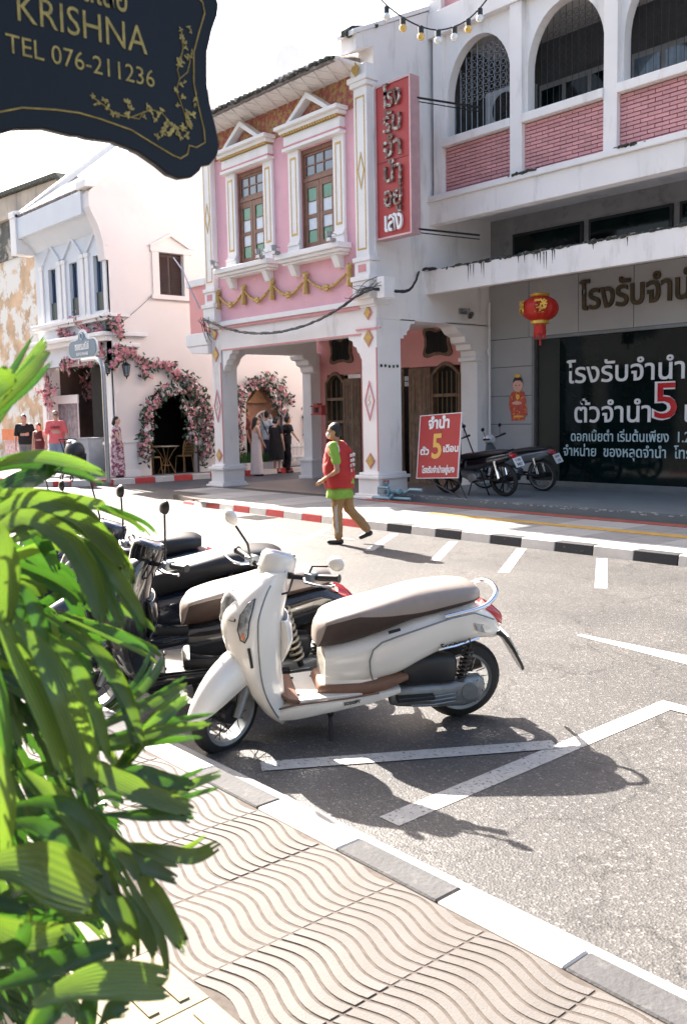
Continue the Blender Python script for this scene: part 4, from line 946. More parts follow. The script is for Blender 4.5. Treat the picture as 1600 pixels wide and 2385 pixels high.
vine('flowering_vine','pink flowering garland running down the lane wall from the corner to the arch','flowers',
  [([wx(835,440),wx(850,540),wx(890,580)],.12,80),([wx(800,500),wx(870,560)],.1,40),([wx(830,680),wx(900,700),wx(960,690)],.15,110),([wx(820,800),wx(860,740)],.1,30),([wx(960,700),wx(1040,780),wx(1110,790),wx(1180,780)],.12,90),([wx(1180,780),wx(1230,800),wx(1280,850),wx(1350,890)],.15,110),([wx(1100,880),wx(1040,850),wx(1050,760)],.08,25)],(1,0,0),0,.45,2)
vine('flower_arch','thick pink and white flower garland around the dark arch with the cafe table','flowers',
  [([wx(1060,1460),wx(1040,1390),wx(1060,1280),wx(1060,1180),wx(1080,1090),wx(1150,1020),wx(1190,980),wx(1260,960)],.15,290),([wx(1340,900),wx(1420,960),wx(1450,1040),wx(1480,1100),wx(1500,1200),wx(1510,1300)],.2,330),([wx(1500,1300),wx(1490,1400),wx(1470,1470)],.16,110),([wx(1330,1060),wx(1380,1160),wx(1390,1260),wx(1400,1360)],.15,150),([wx(1200,970),wx(1270,960),wx(1330,1000)],.1,60)],(1,0,0),.38,.95,3,.22)
def wr(x,y): return atX(400+x/3.136,600+y/3.136,CX+.04)
vine('flower_arch','looser flower garland around the timber door seen through the pink arcade','flowers',
  [([wr(470,1350),wr(470,1240),wr(475,1100),wr(480,1000),wr(530,950),wr(600,910),wr(660,890),wr(720,890),wr(780,950),wr(830,1000),wr(845,1080)],.17,330),([wr(700,960),wr(740,1060),wr(790,1100),wr(820,1180)],.14,110),([wr(480,1390),wr(490,1470)],.1,30)],(1,0,0),.4,.95,4,.2)
vine('flower_spray','small spray of flowers on the lane wall just left of the arcade rear column','flowers',[([wr(985,1120),wr(978,1200),wr(985,1290)],.07,40)],(1,0,0),.4,.9,5)
vine('hanging_flowers','dusky pink flowers hanging inside the corner shophouse porch','flowers',[([atY(520/3.136,600+870/3.136,CFY+1.2),atY(600/3.136,600+900/3.136,CFY+1.2),atY(720/3.136,600+930/3.136,CFY+1.2)],.3,160),([atY(590/3.136,600+1020/3.136,CFY+1.2),atY(700/3.136,600+990/3.136,CFY+1.2)],.22,60)],(0,-1,0),.1,.8,6)
# porch decorations
for x,y,r_,m_,lb_ in ((700,1110,.36,0,'coral round paper decoration hanging lowest inside the corner porch'),(640,1040,.3,1,'larger yellow round paper decoration inside the corner porch'),(720,1020,.22,1,'smaller yellow round paper decoration behind the pole inside the corner porch')):
    p=atY(x/3.136,600+y/3.136,CFY+1.6); b=B(); b.ball((0,0,0),(r_,.2,r_*.8),14); o=b.ob('paper_lantern',mat('coral_paper',(.65,.24,.17),.7) if m_==0 else mat('yellow_paper',(.7,.42,.12),.7),None,smooth=True); o.location=p; tag(o,lb_,'decoration','paper decorations in the porch')
# ---------------- street sign on its bent pole ----------------
sp=thing('street_name_sign','blue rounded street name board on a bent grey steel pole at the lane corner','sign',(-20.55,10.36,.12))
py=10.36
top=atY(640/3.136,600+745/3.136,py); bd=atY(770/3.136,600+850/3.136,py); bt=atY(790/3.136,600+1640/3.136,py)
xb=(bt.x+bd.x)/2-.02
b=B(); zt=top.z; R_=.35
pts=[(xb,py,.1),(xb,py,zt-R_)]+[(xb-R_+R_*math.cos(a),py,zt-R_+R_*math.sin(a)) for a in [PI/2*i/6 for i in range(1,7)]]+[(top.x-.25,py,zt)]
b.tube(pts,.055,12); b.ob('pole',steel,sp,smooth=True)
c0=atY(610/3.136,600+665/3.136,py); hw,hh=.80,.24
def board(k,y0,y1,M_,nm):
    b=B(); n=10; W_=hw-(1-k)*.25; Hh_=hh-(1-k)*.25; pl=[]
    for i in range(n+1): a=-PI/2+PI*i/n; pl.append((c0.x+W_-Hh_+Hh_*math.cos(a),c0.z+Hh_*math.sin(a)))
    r2=.24-(1-k)*.2; pl.append((c0.x+.34,c0.z+Hh_))
    for i in range(n+1): a=.25+(PI-.5)*i/n; pl.append((c0.x+r2*math.cos(a),c0.z+Hh_+.0+r2*math.sin(a)-.03+.02))
    pl.append((c0.x-.34,c0.z+Hh_))
    for i in range(n+1): a=PI/2+PI*i/n; pl.append((c0.x-W_+Hh_+Hh_*math.cos(a),c0.z+Hh_*math.sin(a)))
    b.prism(pl,XZ,y0,y1); return b.ob(nm,M_,sp)
board(1,py-.02,py+.02,white_trim,'sign_border'); board(.86,py-.03,py-.02,bluesign,'sign_face')
b=B(); b.box(c0.x-.3,py-.01,c0.z-hh-.12,c0.x-.26,py+.01,c0.z-hh); b.box(c0.x+.2,py-.01,c0.z-hh-.12,c0.x+.24,py+.01,c0.z-hh); b.ob('mount',steel,sp)
text('ซอยรมณีย์',.24,letter_w,'lettering',sp,faceY(c0.x,py-.034,c0.z+.05),.002,.008,'CENTER',.78)
text('SOI ROMANEE',.1,letter_w,'lettering',sp,faceY(c0.x,py-.034,c0.z-.13),.002,.003,'CENTER',.66)
b=B(); b.tube([(c0.x+.08*math.cos(2*PI*i/12),py-.034,c0.z+.30+.08*math.sin(2*PI*i/12)) for i in range(12)],.012,4,closed=True); b.ob('crest',letter_w,sp)
# ---------------- A-frame ----------------
af=thing('pavement_sign','red easel sign with white and yellow lettering on black metal legs outside the pawnshop','sign',(-10.85,11.75,.2))
tl=atY(960+18/3.5636,950+75/3.5636,11.78); tr=atY(960+350/3.5636,950+68/3.5636,11.78); bL=atY(960+92/3.5636,950+580/3.5636,11.62); bR=atY(960+432/3.5636,950+555/3.5636,11.62)
Rg=(tr-tl+bR-bL).normalized(); U_=((tl-bL)+(tr-bR)).normalized(); U_=(U_-Rg*U_.dot(Rg)).normalized(); N_=Rg.cross(U_); c0=(tl+tr+bL+bR)/4; W_=((tr-tl).length+(bR-bL).length)/2; H_=((tl-bL).length+(tr-bR).length)/2
MF=Matrix.Identity(4)
for j in range(3): MF[j][0]=Rg[j]; MF[j][1]=U_[j]; MF[j][2]=N_[j]; MF[j][3]=c0[j]
b=B(); b.box(-W_/2,-H_/2,-.015,W_/2,H_/2,.0,0,MF); b.ob('board',redpaint,af,bevel=.003)
b=B(); e=.012
b.box(-W_/2-e,-H_/2-e,-.02,-W_/2,H_/2+e,.006,0,MF); b.box(-W_/2,H_/2,-.02,W_/2+e,H_/2+e,.006,0,MF); b.box(W_/2,-H_/2-e,-.02,W_/2+e,H_/2,.006,0,MF); b.box(-W_/2,-H_/2-e,-.02,W_/2,-H_/2,.006,0,MF); b.ob('board_edge',white_trim,af)
def st(s,x,y,h,w_,M_,bo=.006): text(s,h,M_,'lettering',af,MF@Matrix.Translation((x*W_,y*H_,.004)),.002,bo,'CENTER',w_*W_)
st('จำนำ',-.02,.36,.26,.52,letter_w,.01); st('5',-.04,-.02,.60,.24,letter_y,.012); st('ตั๋ว',-.34,-.08,.17,.22,letter_w,.006); st('เดือน',.30,-.05,.17,.36,letter_w,.005); st('โรงรับจำนำอยู่เสง',.02,-.38,.15,.80,letter_w,.005)
zf=.2
f1=atZ(960+145/3.5636,950+780/3.5636,zf); f2=atZ(960+447/3.5636,950+752/3.5636,zf)
g1=atZ(960+240/3.5636,950+725/3.5636,zf)
y_=11.62
b=B(); b.tube([(f1.x,max(f1.y,11.53),zf),MF@Vector((-W_*.3,-H_/2,-.02)),MF@Vector((-W_*.42,H_/2,-.02))],.012,6); b.ob('leg',iron,af); b=B(); b.tube([(f2.x,max(f2.y,11.53),zf),MF@Vector((W_*.48,-H_/2,-.02)),MF@Vector((W_*.4,H_/2,-.02))],.012,6); b.ob('leg',iron,af)
b=B(); b.tube([(g1.x-.15,12.25,zf),MF@Vector((-W_*.4,H_/2,-.03))],.012,6); b.ob('leg',iron,af); b=B(); b.tube([(g1.x+.65,12.25,zf),MF@Vector((W_*.4,H_/2,-.03))],.012,6); b.ob('leg',iron,af); b=B(); b.tube([(g1.x-.1,12.16,.5),(g1.x+.6,12.16,.5)],.01,6)
b.ob('brace',iron,af,smooth=True)
# ---------------- lantern ----------------
lc=atY(800+895/1.96,600+233/1.96,13.1); ln=thing('paper_lantern','round red Chinese lantern with gold characters hanging beneath the pawnshop canopy','lantern',lc)
b=B(); n=28; rings=[]
for k in range(15):
    t=PI*(.13+.74*k/14); z=-.20*math.cos(t)/math.cos(PI*.13)*.98
    rings.append([Vector((( .31*math.sin(t)**.8*(1+.022*(1 if i%2 else -1)))*math.cos(2*PI*i/n),(.31*math.sin(t)**.8*(1+.022*(1 if i%2 else -1)))*math.sin(2*PI*i/n),z)) for i in range(n)])
b.loft(rings); b.ob('lantern_body',lantern_m,ln,smooth=False,local=True)
b=B(); b.lathe([(.15,.20),(.17,.24),(.12,.26)],16); b.lathe([(.15,-.20),(.16,-.25),(.11,-.27)],16); b.tube([(0,0,.25),(0,0,.56)],.006,5); b.ob('gold_rim',goldleaf,ln,local=True,smooth=True)
b=B(); b.lathe([(.1,-.27),(.11,-.42),(.1,-.44)],12)
for i in range(14): a=2*PI*i/14; b.tube([(.09*math.cos(a),.09*math.sin(a),-.42),(.1*math.cos(a),.1*math.sin(a),-.5)],.012,4)
b.tube([(0,0,-.4),(.01,0,-.62)],.018,5); b.ob('tassel',lantern_m,ln,local=True)
for i,s in enumerate('福發'):
    a=math.radians(-115+i*75-12); d=Vector((math.cos(a),math.sin(a),0)); p=lc+d*.32
    M_=frame(p,Vector((-math.sin(a),math.cos(a),0)),(0,0,1)); text(s,.24,goldleaf,'character',ln,M_,.012,.006,'CENTER')
# ---------------- child figure cut-out on the cladding ----------------
dl=thing('festive_cutout','flat cut-out of a child in red festive clothes stuck on the grey cladding','wall decoration',(-11.37,14.39,1.86))
skin_c=mat('printed_skin',(.75,.42,.33),.6,var=.05); rp=mat('printed_red_cloth',(.60,.08,.05),.6,var=.35,scale=14,col2=(.75,.4,.1),c2scale=18,c2lo=.56,c2hi=.6); dk=mat('printed_black',(.03,.02,.02),.6)
def ell(cx,cz,rx,rz,n=16): return [(cx+rx*math.cos(2*PI*i/n),cz+rz*math.sin(2*PI*i/n)) for i in range(n)]
X_=-11.37; Y_=14.395
b=B(); b.prism([(X_-.14,2.0),(X_+.14,2.0),(X_+.2,1.78),(X_+.22,1.55),(X_+.16,1.5),(X_+.15,1.44),(X_-.15,1.44),(X_-.17,1.6),(X_-.22,1.7),(X_-.2,1.9)],XZ,Y_-.008,Y_); b.ob('robe',rp,dl)
b=B(); b.prism(ell(X_,2.12,.12,.13),XZ,Y_-.012,Y_); b.prism(ell(X_-.02,1.78,.12,.035),XZ,Y_-.014,Y_-.008); b.ob('face',skin_c,dl)
b=B(); b.prism([(X_-.12,2.16),(X_-.1,2.24),(X_-.04,2.29),(X_+.04,2.29),(X_+.1,2.24),(X_+.12,2.16),(X_+.06,2.21),(X_-.06,2.21)],XZ,Y_-.016,Y_-.012); b.prism(ell(X_-.045,2.12,.015,.01,8),XZ,Y_-.014,Y_-.012); b.prism(ell(X_+.045,2.12,.015,.01,8),XZ,Y_-.014,Y_-.012); b.ob('hair_and_eyes',dk,dl)
b=B(); b.prism(ell(X_,2.30,.07,.035),XZ,Y_-.018,Y_-.012); b.prism(ell(X_,1.9,.05,.05),XZ,Y_-.014,Y_-.008); b.prism(ell(X_+.02,1.52,.13,.02),XZ,Y_-.012,Y_-.008);b.prism(ell(X_,2.06,.03,.008,8),XZ,Y_-.014,Y_-.012); b.ob('gold_trim',goldleaf,dl)
# ---------------- cables ----------------
def sag(a,c,s,n=12):
    a,c=Vector(a),Vector(c); return [a.lerp(c,i/n)-UP*s*4*(i/n)*(1-i/n) for i in range(n+1)]
a=atY(470*1.0204,735*1.0204,FY-.22); m1=atY(400+700/3.136,600+550/3.136,FY-.22); c=atY(840*1.0204,660*1.0204,FY-.22)
def smooth_path(P,n=8):
    out=[]
    for i in range(len(P)-1):
        p0=P[max(i-1,0)];p1=P[i];p2=P[i+1];p3=P[min(i+2,len(P)-1)]
        for k in range(n):
            t=k/n; out.append(.5*((2*p1)+(p2-p0)*t+(2*p0-5*p1+4*p2-p3)*t*t+(3*p1-p0-3*p2+p3)*t**3))
    out.append(P[-1]); return out
def c4(x,y,Y=None): return atY(400+x/3.136,600+y/3.136,FY-.22 if Y is None else Y)
main=smooth_path([c4(230,450),c4(340,495),c4(450,530),c4(560,548),c4(730,550),c4(880,525),c4(1050,465),c4(1220,375),c4(1350,280),c4(1450,235),atY(800+150/1.96,1320/1.96,FY-.2),atY(800+280/1.96,1330/1.96,FY+.3),atY(800+325/1.96,1290/1.96,12.0),atY(800+350/1.96,1235/1.96,12.5),atY(800+420/1.96,1225/1.96,12.57)])
t=thing('overhead_cable','thick black bundled cable sagging across the front of the pink shophouse','cable',main[0])
b=B(); rg=random.Random(5)
for k in range(4):
    off=Vector((0,rg.uniform(-.02,.02),rg.uniform(-.02,.02))); b.tube([p+off+Vector((0,rg.uniform(-.008,.008),rg.uniform(-.01,.01))) for p in main],.016,5)
b.ob('cable_bundle',cable_m,t)
b=B(); rg=random.Random(8)
for k in range(9):
    p=c4(1330+rg.uniform(-80,120),260+rg.uniform(-60,40)); q=c4(1480+rg.uniform(-40,60),150+rg.uniform(0,90)); b.tube(sag(p,q,rg.uniform(-.05,.12),7),.006,4)
b.tube(smooth_path([c4(1250,350),c4(1330,300),c4(1400,190),c4(1500,140)],5),.007,4); b.ob('loose_wires',cable_m,t)
b=B(); rg=random.Random(9)
for k in range(10):
    p=c4(220+rg.uniform(-30,60),450+rg.uniform(-20,40)); q=c4(300+rg.uniform(-60,50),520+rg.uniform(0,110)); b.tube(sag(p,q,.05,6),.007,4)
b.ob('tangled_ends',cable_m,t)
t=tag(B().box(-11.9,FY-.16,3.62,-11.72,FY+.1,3.98).ob('junction_box',white_trim,None,bevel=.01),'small white junction box on the pink shophouse corner under the red sign','junction box')
# balcony bracket and lamp left of facade
t=thing('cable_bracket','white capped cable bracket sticking out of the left corner of the pink shophouse','bracket',(-17.6,FY,3.4))
b=B(); b.box(-18.3,FY-.1,3.2,-17.41,FY+.25,3.48); b.prism([(-18.3,3.2),(-17.41,3.2),(-17.41,3.0),(-18.1,3.05)],XZ,FY-.08,FY+.2); b.ob('corbel',white_trim,t,bevel=.02)
b=B(); b.box(-18.15,FY-.05,3.48,-17.41,FY+.2,4.5); b.ob('return_wall',salmon,t)
b=B(); b.box(-18.2,FY-.1,4.5,-17.41,FY+.25,4.65); b.ob('cap',white_trim,t,bevel=.01)
b=B(); b.tube([c4(15,0),c4(80,90),c4(140,230),c4(205,370)],.016,5); b.ob('rod',steel,t)
tag(B().tube(sag(wx(870,490),wr(-20,150),.05),.006,4).ob('wire',cable_m,None),'thin dark wire crossing the cream lane wall towards the shuttered window','wire')
# festoon lights
pts=[Vector(atD(x,y,9.5)) for x,y in ((870,-20),(900,12),(940,42),(980,62),(1020,70),(1058,62),(1090,45),(1118,18),(1140,-10))]
P=smooth_path(pts,5); fl=thing('festoon_string','black string of small round bulbs hanging across the top of the view','string lights',P[0])
b=B(); b.tube(P,.008,5); b.ob('cord',cable_m,fl)
bw=mat('white_bulb',(.85,.84,.80),.2,coat=.5); by_=mat('amber_bulb',(.80,.50,.12),.2,coat=.5)
for i,(x,y) in enumerate(((900,14),(938,40),(980,60),(1020,69),(1058,61),(1090,43),(1117,18))):
    p=atD(x,y,9.5); b=B(); b.lathe([(.018,.0),(.028,-.01),(.028,-.07),(.02,-.075)],10,0,'z',p); s_=b.ob('bulb_socket',blackpl,fl); b=B(); b.ball(p+Vector((0,0,-.105)),.04,10); b.ob('bulb',by_ if i in (1,2,5) else bw,s_,smooth=True)
# red box on arcade column, pipes
t=thing('shrine_box','small red wall shrine box on the rear column of the arcade','shrine',(-16.98,13.5,1.75))
p=atY(400+1085/3.136,600+1115/3.136,13.6)
b=B(); b.box(p.x-.15,13.5,p.z-.08,p.x+.17,13.62,p.z+.08); b.box(p.x-.2,13.46,p.z+.08,p.x+.22,13.64,p.z+.11); b.box(p.x-.08,13.46,p.z+.11,p.x+.07,13.6,p.z+.16); b.ob('box',mat('deep_red',(.36,.03,.03),.5),t,bevel=.004)
b=B(); b.box(p.x-.18,13.46,p.z-.11,p.x+.2,13.64,p.z-.08); b.ob('shelf',mat('deep_red'),t); b=B(); b.box(p.x-.07,13.49,p.z-.05,p.x+.05,13.5,p.z+.06); b.ob('opening',dark_in,t)
t=thing('water_pipes','tangle of pale blue water pipes with a valve at the foot of the pink column','pipes',(-12.0,11.6,.1))
b=B(); bp_=mat('blue_pvc_pipe',(.20,.36,.42),.5)
for pts in ([(-12.05,11.3,.1),(-12.05,11.3,.32),(-11.8,11.3,.32),(-11.8,11.3,.14),(-11.3,11.35,.14)],[(-12.0,11.42,.1),(-12.0,11.42,.24),(-11.5,11.44,.24),(-11.4,11.44,.3),(-11.1,11.44,.3)],[(-12.1,11.2,.14),(-11.7,11.22,.14),(-11.7,11.3,.2)],[(-11.95,11.4,.32),(-11.95,11.4,.42)]): b.tube(pts,.028,8)
b.ball((-11.95,11.4,.40),.05,8); b.ball((-11.62,11.38,.26),.06,8); b.ob('pipe_run',bp_,t,smooth=True)
b=B(); b.lathe([(.05,.42),(.05,.44)],10,0,'z',(-11.95,11.4,0)); b.ob('valve_wheel',mat('bright_red',(.62,.05,.06)),t)
# cafe furniture
rat=mat('rattan_cane',(.42,.24,.09),.6,var=.25,scale=30)
tc_=atX(1220/3.136,600+1385/3.136,CX-.35)
t=thing('bistro_table','small round cane bistro table inside the flowered arch','table',(CX-.4,tc_.y,.12)); z=.76
b=B(); b.lathe([(.36,.72),(.37,.735),(.36,.75)],24); b.ob('tabletop',mat('pale_tabletop',(.6,.5,.38),.5),t,local=True,bevel=.003)
for k in range(4):
    a=PI/4+PI/2*k; b=B(); b.tube([(.24*math.cos(a),.24*math.sin(a),.0),(.06*math.cos(a),.06*math.sin(a),.36),(.2*math.cos(a),.2*math.sin(a),.6),(.3*math.cos(a),.3*math.sin(a),.71)],.014,6); b.ob('leg',rat,t,local=True,smooth=True)
b=B(); b.tube([(.12*math.cos(2*PI*i/12),.12*math.sin(2*PI*i/12),.22) for i in range(12)],.012,5,closed=True); b.ob('brace_ring',rat,t,local=True)
def cane_chair(y,rz,lab):
    t=thing('cane_chair',lab,'chair',(CX-.42,y,.12),(0,0,rz),'cane chairs at the bistro table')
    b=B(); b.lathe([(.2,.43),(.215,.45),(.2,.47)],16); b.ob('seat',rat,t,local=True)
    for sx,sy in ((.15,.15),(-.15,.15),(.15,-.15),(-.15,-.15)):
        b=B(); b.tube([(sx*1.2,sy*1.2,0),(sx,sy,.44)],.014,6); b.ob('leg',rat,t,local=True)
    b=B(); n=14; arc=[(-.2,-.17+.0,.45)]+[(-.2*math.cos(PI*i/n),-.2,.62+.32*math.sin(PI*i/n)) for i in range(n+1)]+[(.2,-.17,.45)]
    b.tube(arc,.016,6); b.tube([(x,-.2,z) for x,_,z in [(-.14*math.cos(PI*i/n),0,.6+.24*math.sin(PI*i/n)) for i in range(n+1)]],.01,5)
    for i in range(-4,5): b.tube([(i*.04,-.185,.46),(i*.042,-.2,.62+.31*math.sqrt(1-(i*.042/.2)**2))],.007,4)
    for i in range(4): b.tube([(-.18,-.19,.56+.08*i),(.18,-.19,.56+.08*i)],.006,4)
    b.ob('back',rat,t,local=True)
ya=atX(1115/3.136,600+1450/3.136,CX-.42).y; yb=atX(1335/3.136,600+1450/3.136,CX-.42).y
cane_chair(ya,math.radians(-80),'cane chair left of the bistro table in the flowered arch'); cane_chair(yb+.05,math.radians(100),'cane chair right of the bistro table in the flowered arch')
# lane details: white picket bench, grass, counter, display board, stroller
fp_=atX(400+930/3.136,600+1450/3.136,CX+.5)
t=thing('picket_bench','low white picket bench against the lane wall behind the group','bench',(CX+.5,fp_.y,.12))
for i in range(10):
    b=B(); b.box(CX+.5,fp_.y-.72+.16*i,.3,CX+.53,fp_.y-.62+.16*i,.82-.02*abs(i-4.5)); b.ob('slat',white_trim,t)
b=B(); b.box(CX+.53,fp_.y-.75,.4,CX+.55,fp_.y+.85,.46); b.box(CX+.53,fp_.y-.75,.7,CX+.55,fp_.y+.85,.76); b.box(CX+.15,fp_.y-.75,.34,CX+.5,fp_.y+.85,.38); b.ob('rail',white_trim,t)
for i in (-.7,.75):
    b=B(); b.box(CX+.48,fp_.y+i,.12,CX+.53,fp_.y+i+.05,.34); b.ob('leg',white_trim,t)
b=B(); rg=random.Random(2)
ga=atX(400+510/3.136,600+1450/3.136,CX+.3).y; gb=atX(400+740/3.136,600+1450/3.136,CX+.3).y
for i in range(1500):
    x=CX+rg.uniform(.08,.5); y=rg.uniform(ga,gb); h=rg.uniform(.15,.35); a=rg.uniform(0,6.28)
    b.add([(x,y,.3),(x+.02*math.cos(a),y+.02*math.sin(a),.3),(x+rg.uniform(-.06,.06),y+rg.uniform(-.06,.06),.3+h)],[(0,1,2)])
gp=thing('grass_planter','low planter of green grass in front of the timber door','planter',(CX+.3,(ga+gb)/2,.12))
kind(b.ob('grass',mat('grass_green',(.05,.16,.03),.6,var=.3),gp,fix=False),'stuff')
b=B(); b.box(CX+.05,ga,.12,CX+.55,gb,.32); b.ob('trough',cream_wall,gp)
p=atZ(600/3.136,600+1590/3.136,.12)
t=thing('sales_counter','plain grey sales counter at the mouth of the corner porch','counter',(p.x,11.0,.12))
a=atY(540/3.136,600+1450/3.136,10.95); c=atY(645/3.136,600+1325/3.136,10.95)
b=B(); b.box(a.x,10.95,.12,c.x,11.4,c.z); b.box(a.x-.03,10.92,c.z,c.x+.03,11.43,c.z+.03); b.ob('body',mat('grey_panel',(.36,.38,.42),.6),t,bevel=.005)
a=atY(420/3.136,600+1070/3.136,11.5); c=atY(572/3.136,600+1000/3.136,11.5)
t=thing('menu_stand','white framed stand with blank header board in the corner porch','stand',((a.x+c.x)/2,11.5,.12))
b=B(); b.box(a.x,11.48,a.z,c.x,11.52,c.z); b.ob('header',white_trim,t)
b=B(); b.tube([(a.x+.03,11.5,.12),(a.x+.03,11.5,a.z)],.02,6); b.tube([(c.x-.03,11.5,.12),(c.x-.03,11.5,a.z)],.02,6); b.ob('post',white_trim,t)
b=B(); b.box(a.x+.06,11.5,1.0,c.x-.06,11.52,a.z); b.ob('photo_panel',mat('blurred_panel',(.2,.17,.2),.5,var=.6,scale=6),t)
# dark lattice screen in porch
a=atY(700/3.136,600+1500/3.136,11.9); t=thing('slatted_screen','dark slatted screen beside the pole in the corner porch','screen',a)
for i in range(5): b=B(); b.box(a.x+.22*i,11.9,.12,a.x+.22*i+.1,11.94,1.6+.2*(i%2)); b.ob('slat',iron,t)
b=B(); b.box(a.x,11.94,.4,a.x+1.0,11.97,.5); b.ob('rail',iron,t)
# stroller
p=atZ(590/3.136,600+1640/3.136,0.0); p=Vector((-21.9,10.2,.12))
p=atZ(560/3.136,600+1630/3.136,.12)
t=thing('stroller','black baby stroller with pale hood window parked on the corner pavement','stroller',p)
b=B(); b.ball((0,0,.72),(.3,.24,.28),14); b.ob('hood',blackpl,t,local=True,smooth=True)
b=B(); b.ball((-.05,-.05,.97),(.12,.12,.05),10); b.ob('hood_window',white_gl,t,local=True,smooth=True)
b=B(); b.loft([[(-.2,-.18,.3),(.2,-.18,.3),(.2,.18,.3),(-.2,.18,.3)],[(-.26,-.2,.68),(.26,-.2,.68),(.26,.2,.68),(-.26,.2,.68)]]); b.ob('seat',blackpl,t,local=True,bevel=.03)
b=B()
for s_ in (-1,1): b.tube([(.3,s_*.22,.08),(0,s_*.22,.5),(-.3,s_*.22,.95),(-.4,s_*.22,1.02)],.014,6); b.tube([(-.28,s_*.22,.08),(.05,s_*.22,.45)],.014,6)
b.tube([(-.4,-.22,1.02),(-.4,.22,1.02)],.016,6); b.ob('frame',iron,t,local=True)
for x in (.3,-.28):
    for s_ in (-1,1):
        b=B(); b.tube([(x+.07*math.cos(2*PI*i/14),s_*.25,.085+.07*math.sin(2*PI*i/14)) for i in range(14)],.018,6,closed=True); b.ob('wheel',rubber,t,local=True,smooth=True)
# drain cover on the road
b=B(); p=atZ(380+380/1.7422,1150+97/1.7422,.0)
b.box(p.x-.3,p.y-.2,.0,p.x+.3,p.y+.2,.006)
for i in range(7): b.box(p.x-.27+.08*i,p.y-.17,.006,p.x-.23+.08*i,p.y+.17,.009)
kind(b.ob('drain_cover',iron),'structure')
# ---------------- hanging shop sign near the camera ----------------
SGX=-1.6
def sg(px,py_): q=atX(px*1.0204,py_*1.0204,SGX); return (q.y,q.z)
hs=thing('hanging_shop_sign','dark navy hanging sign board with scalloped corners, gold lettering and gold flowers','sign',(SGX,.78,2.6))
r_=[sg(*p) for p in ((200,316),(260,324),(320,349),(360,377),(385,398),(412,408),(440,404),(457,390),(463,378),(480,376),(497,355),(502,332),(494,290),(480,235),(474,190),(474,120),(485,70),(497,35),(500,12),(495,-10),(470,-30),(440,-45))]
yc=.78
half=[(y,z) for y,z in r_ if True]
half=[(yc,half[0][1]+.002)]+[h for h in half if h[0]>yc+.01]
top=half[-1][1]
zc=top+.02
right=half; 
upper=[(y,2*zc-z) for y,z in right[::-1]]
rs=right+upper
left=[(2*yc-y,z) for y,z in rs[::-1]]
outl=rs+left[1:-1]
b=B(); b.prism(outl,YZ,SGX-.018,SGX); b.ob('board',signblk,hs,bevel=.003)
def inset(px): return sg(*px)
ln_=[sg(*p) for p in ((200,262),(150,262),(230,272),(300,297),(350,328),(395,355),(412,362),(428,352),(432,332),(448,337),(468,325),(465,295),(452,240),(442,190),(442,120),(455,70),(467,30),(462,5),(445,-12))]
ln2=[(yc,ln_[0][1]+.0)]+ln_[2:]
ln2=[(y,z) for y,z in ln2 if y>=yc-.001]
full=ln2+[(y,2*zc-z) for y,z in ln2[::-1]]
fl_=full+[(2*yc-y,z) for y,z in full[::-1]]
b=B(); b.tube([(SGX+.001,y,z) for y,z in fl_],.0016,5,closed=True); b.ob('gold_outline',signgold,hs)
def stext(s,p0,p1,hpx_z,nm='lettering',bold=-.0004,size=None):
    a=sg(*p0); c=sg(*p1); cy=(a[0]+c[0])/2; cz=(a[1]+c[1])/2
    text(s,size,signgold,nm,hs,faceX(SGX+.0005,cy,cz),.0012,bold,'CENTER',c[0]-a[0])
kk=sg(35,10); ka=sg(333,105)
stext('KRISHNA',(36,12),(333,102),0,size=.070,bold=-.0002)
stext('TEL 076-211236',(14,96),(353,187),0,size=.045,bold=-.0001)
stext('ร้านตัดเสื้อ',(60,-55),(290,-10),0,size=.07,bold=.0006)
# gilt flower sprays
b=B(); rg=random.Random(12)
def blob(px,py_,s_):
    y,z=sg(px,py_); 
    for q in range(5):
        a=rg.uniform(0,6.28); u=Vector((0,math.cos(a),math.sin(a))); v=Vector((0,-u.z,u.y)); c=Vector((SGX+.001+.0004*q,y,z))+u*s_*.5; l=s_*rg.uniform(.5,.8); w_=l*.45
        b.add([c-u*l,c-u*l*.3+v*w_,c+u*l*.5+v*w_*.8,c+u*l,c+u*l*.5-v*w_*.8,c-u*l*.3-v*w_],[(0,1,2,3,4,5)])
for px,py_,s_ in ((212,220,6),(222,238,8),(238,230,8),(245,245,8),(258,258,8),(268,262,7),(290,235,9),(297,250,10),(292,262,8),(335,243,8),(345,255,8),(330,268,6),(362,262,8),(370,250,6),(352,272,7),(385,280,10),(378,292,10),(395,290,10),(372,305,9),(390,305,11),(405,300,10),(418,290,10),(410,312,9),(425,308,10),(358,312,8),(430,285,10),(425,270,10),(440,262,9),(436,280,9),(428,255,8),(442,240,7),(445,228,6),(405,240,6),(418,222,7),(402,205,7),(412,195,7),(422,188,5),(410,150,9),(415,140,9),(405,140,7),(432,128,8),(438,120,7),(425,132,6),(420,100,8),(415,85,7),(424,110,6),(412,68,6),(430,62,6),(435,72,5)):
    blob(px,py_,s_*.00085)
b.ob('gilt_flowers',signgold,hs,fix=False)
b=B()
for P_ in (((212,222),(245,246),(268,262),(300,268),(325,258),(345,250),(370,258),(392,285),(425,300)),((300,268),(318,272),(328,255)),((428,290),(422,262),(412,232),(402,208),(410,180),(428,165),(434,140),(432,125)),((410,180),(405,160),(410,145),(418,110),(414,70))):
    b.tube([(SGX+.001,*sg(*p)) for p in P_],.0012,4)
b.ob('gilt_stems',signgold,hs)
zt=max(z for y,z in outl)
b=B()
for y in (yc-.15,yc+.15): b.tube([(SGX-.009,y,zt-.02),(SGX-.009,y,zt+.25)],.006,6)
b.tube([(SGX-.009,-1.2,zt+.25),(SGX-.009,yc+.3,zt+.25)],.015,8); b.ob('hanging_bar',iron,hs)
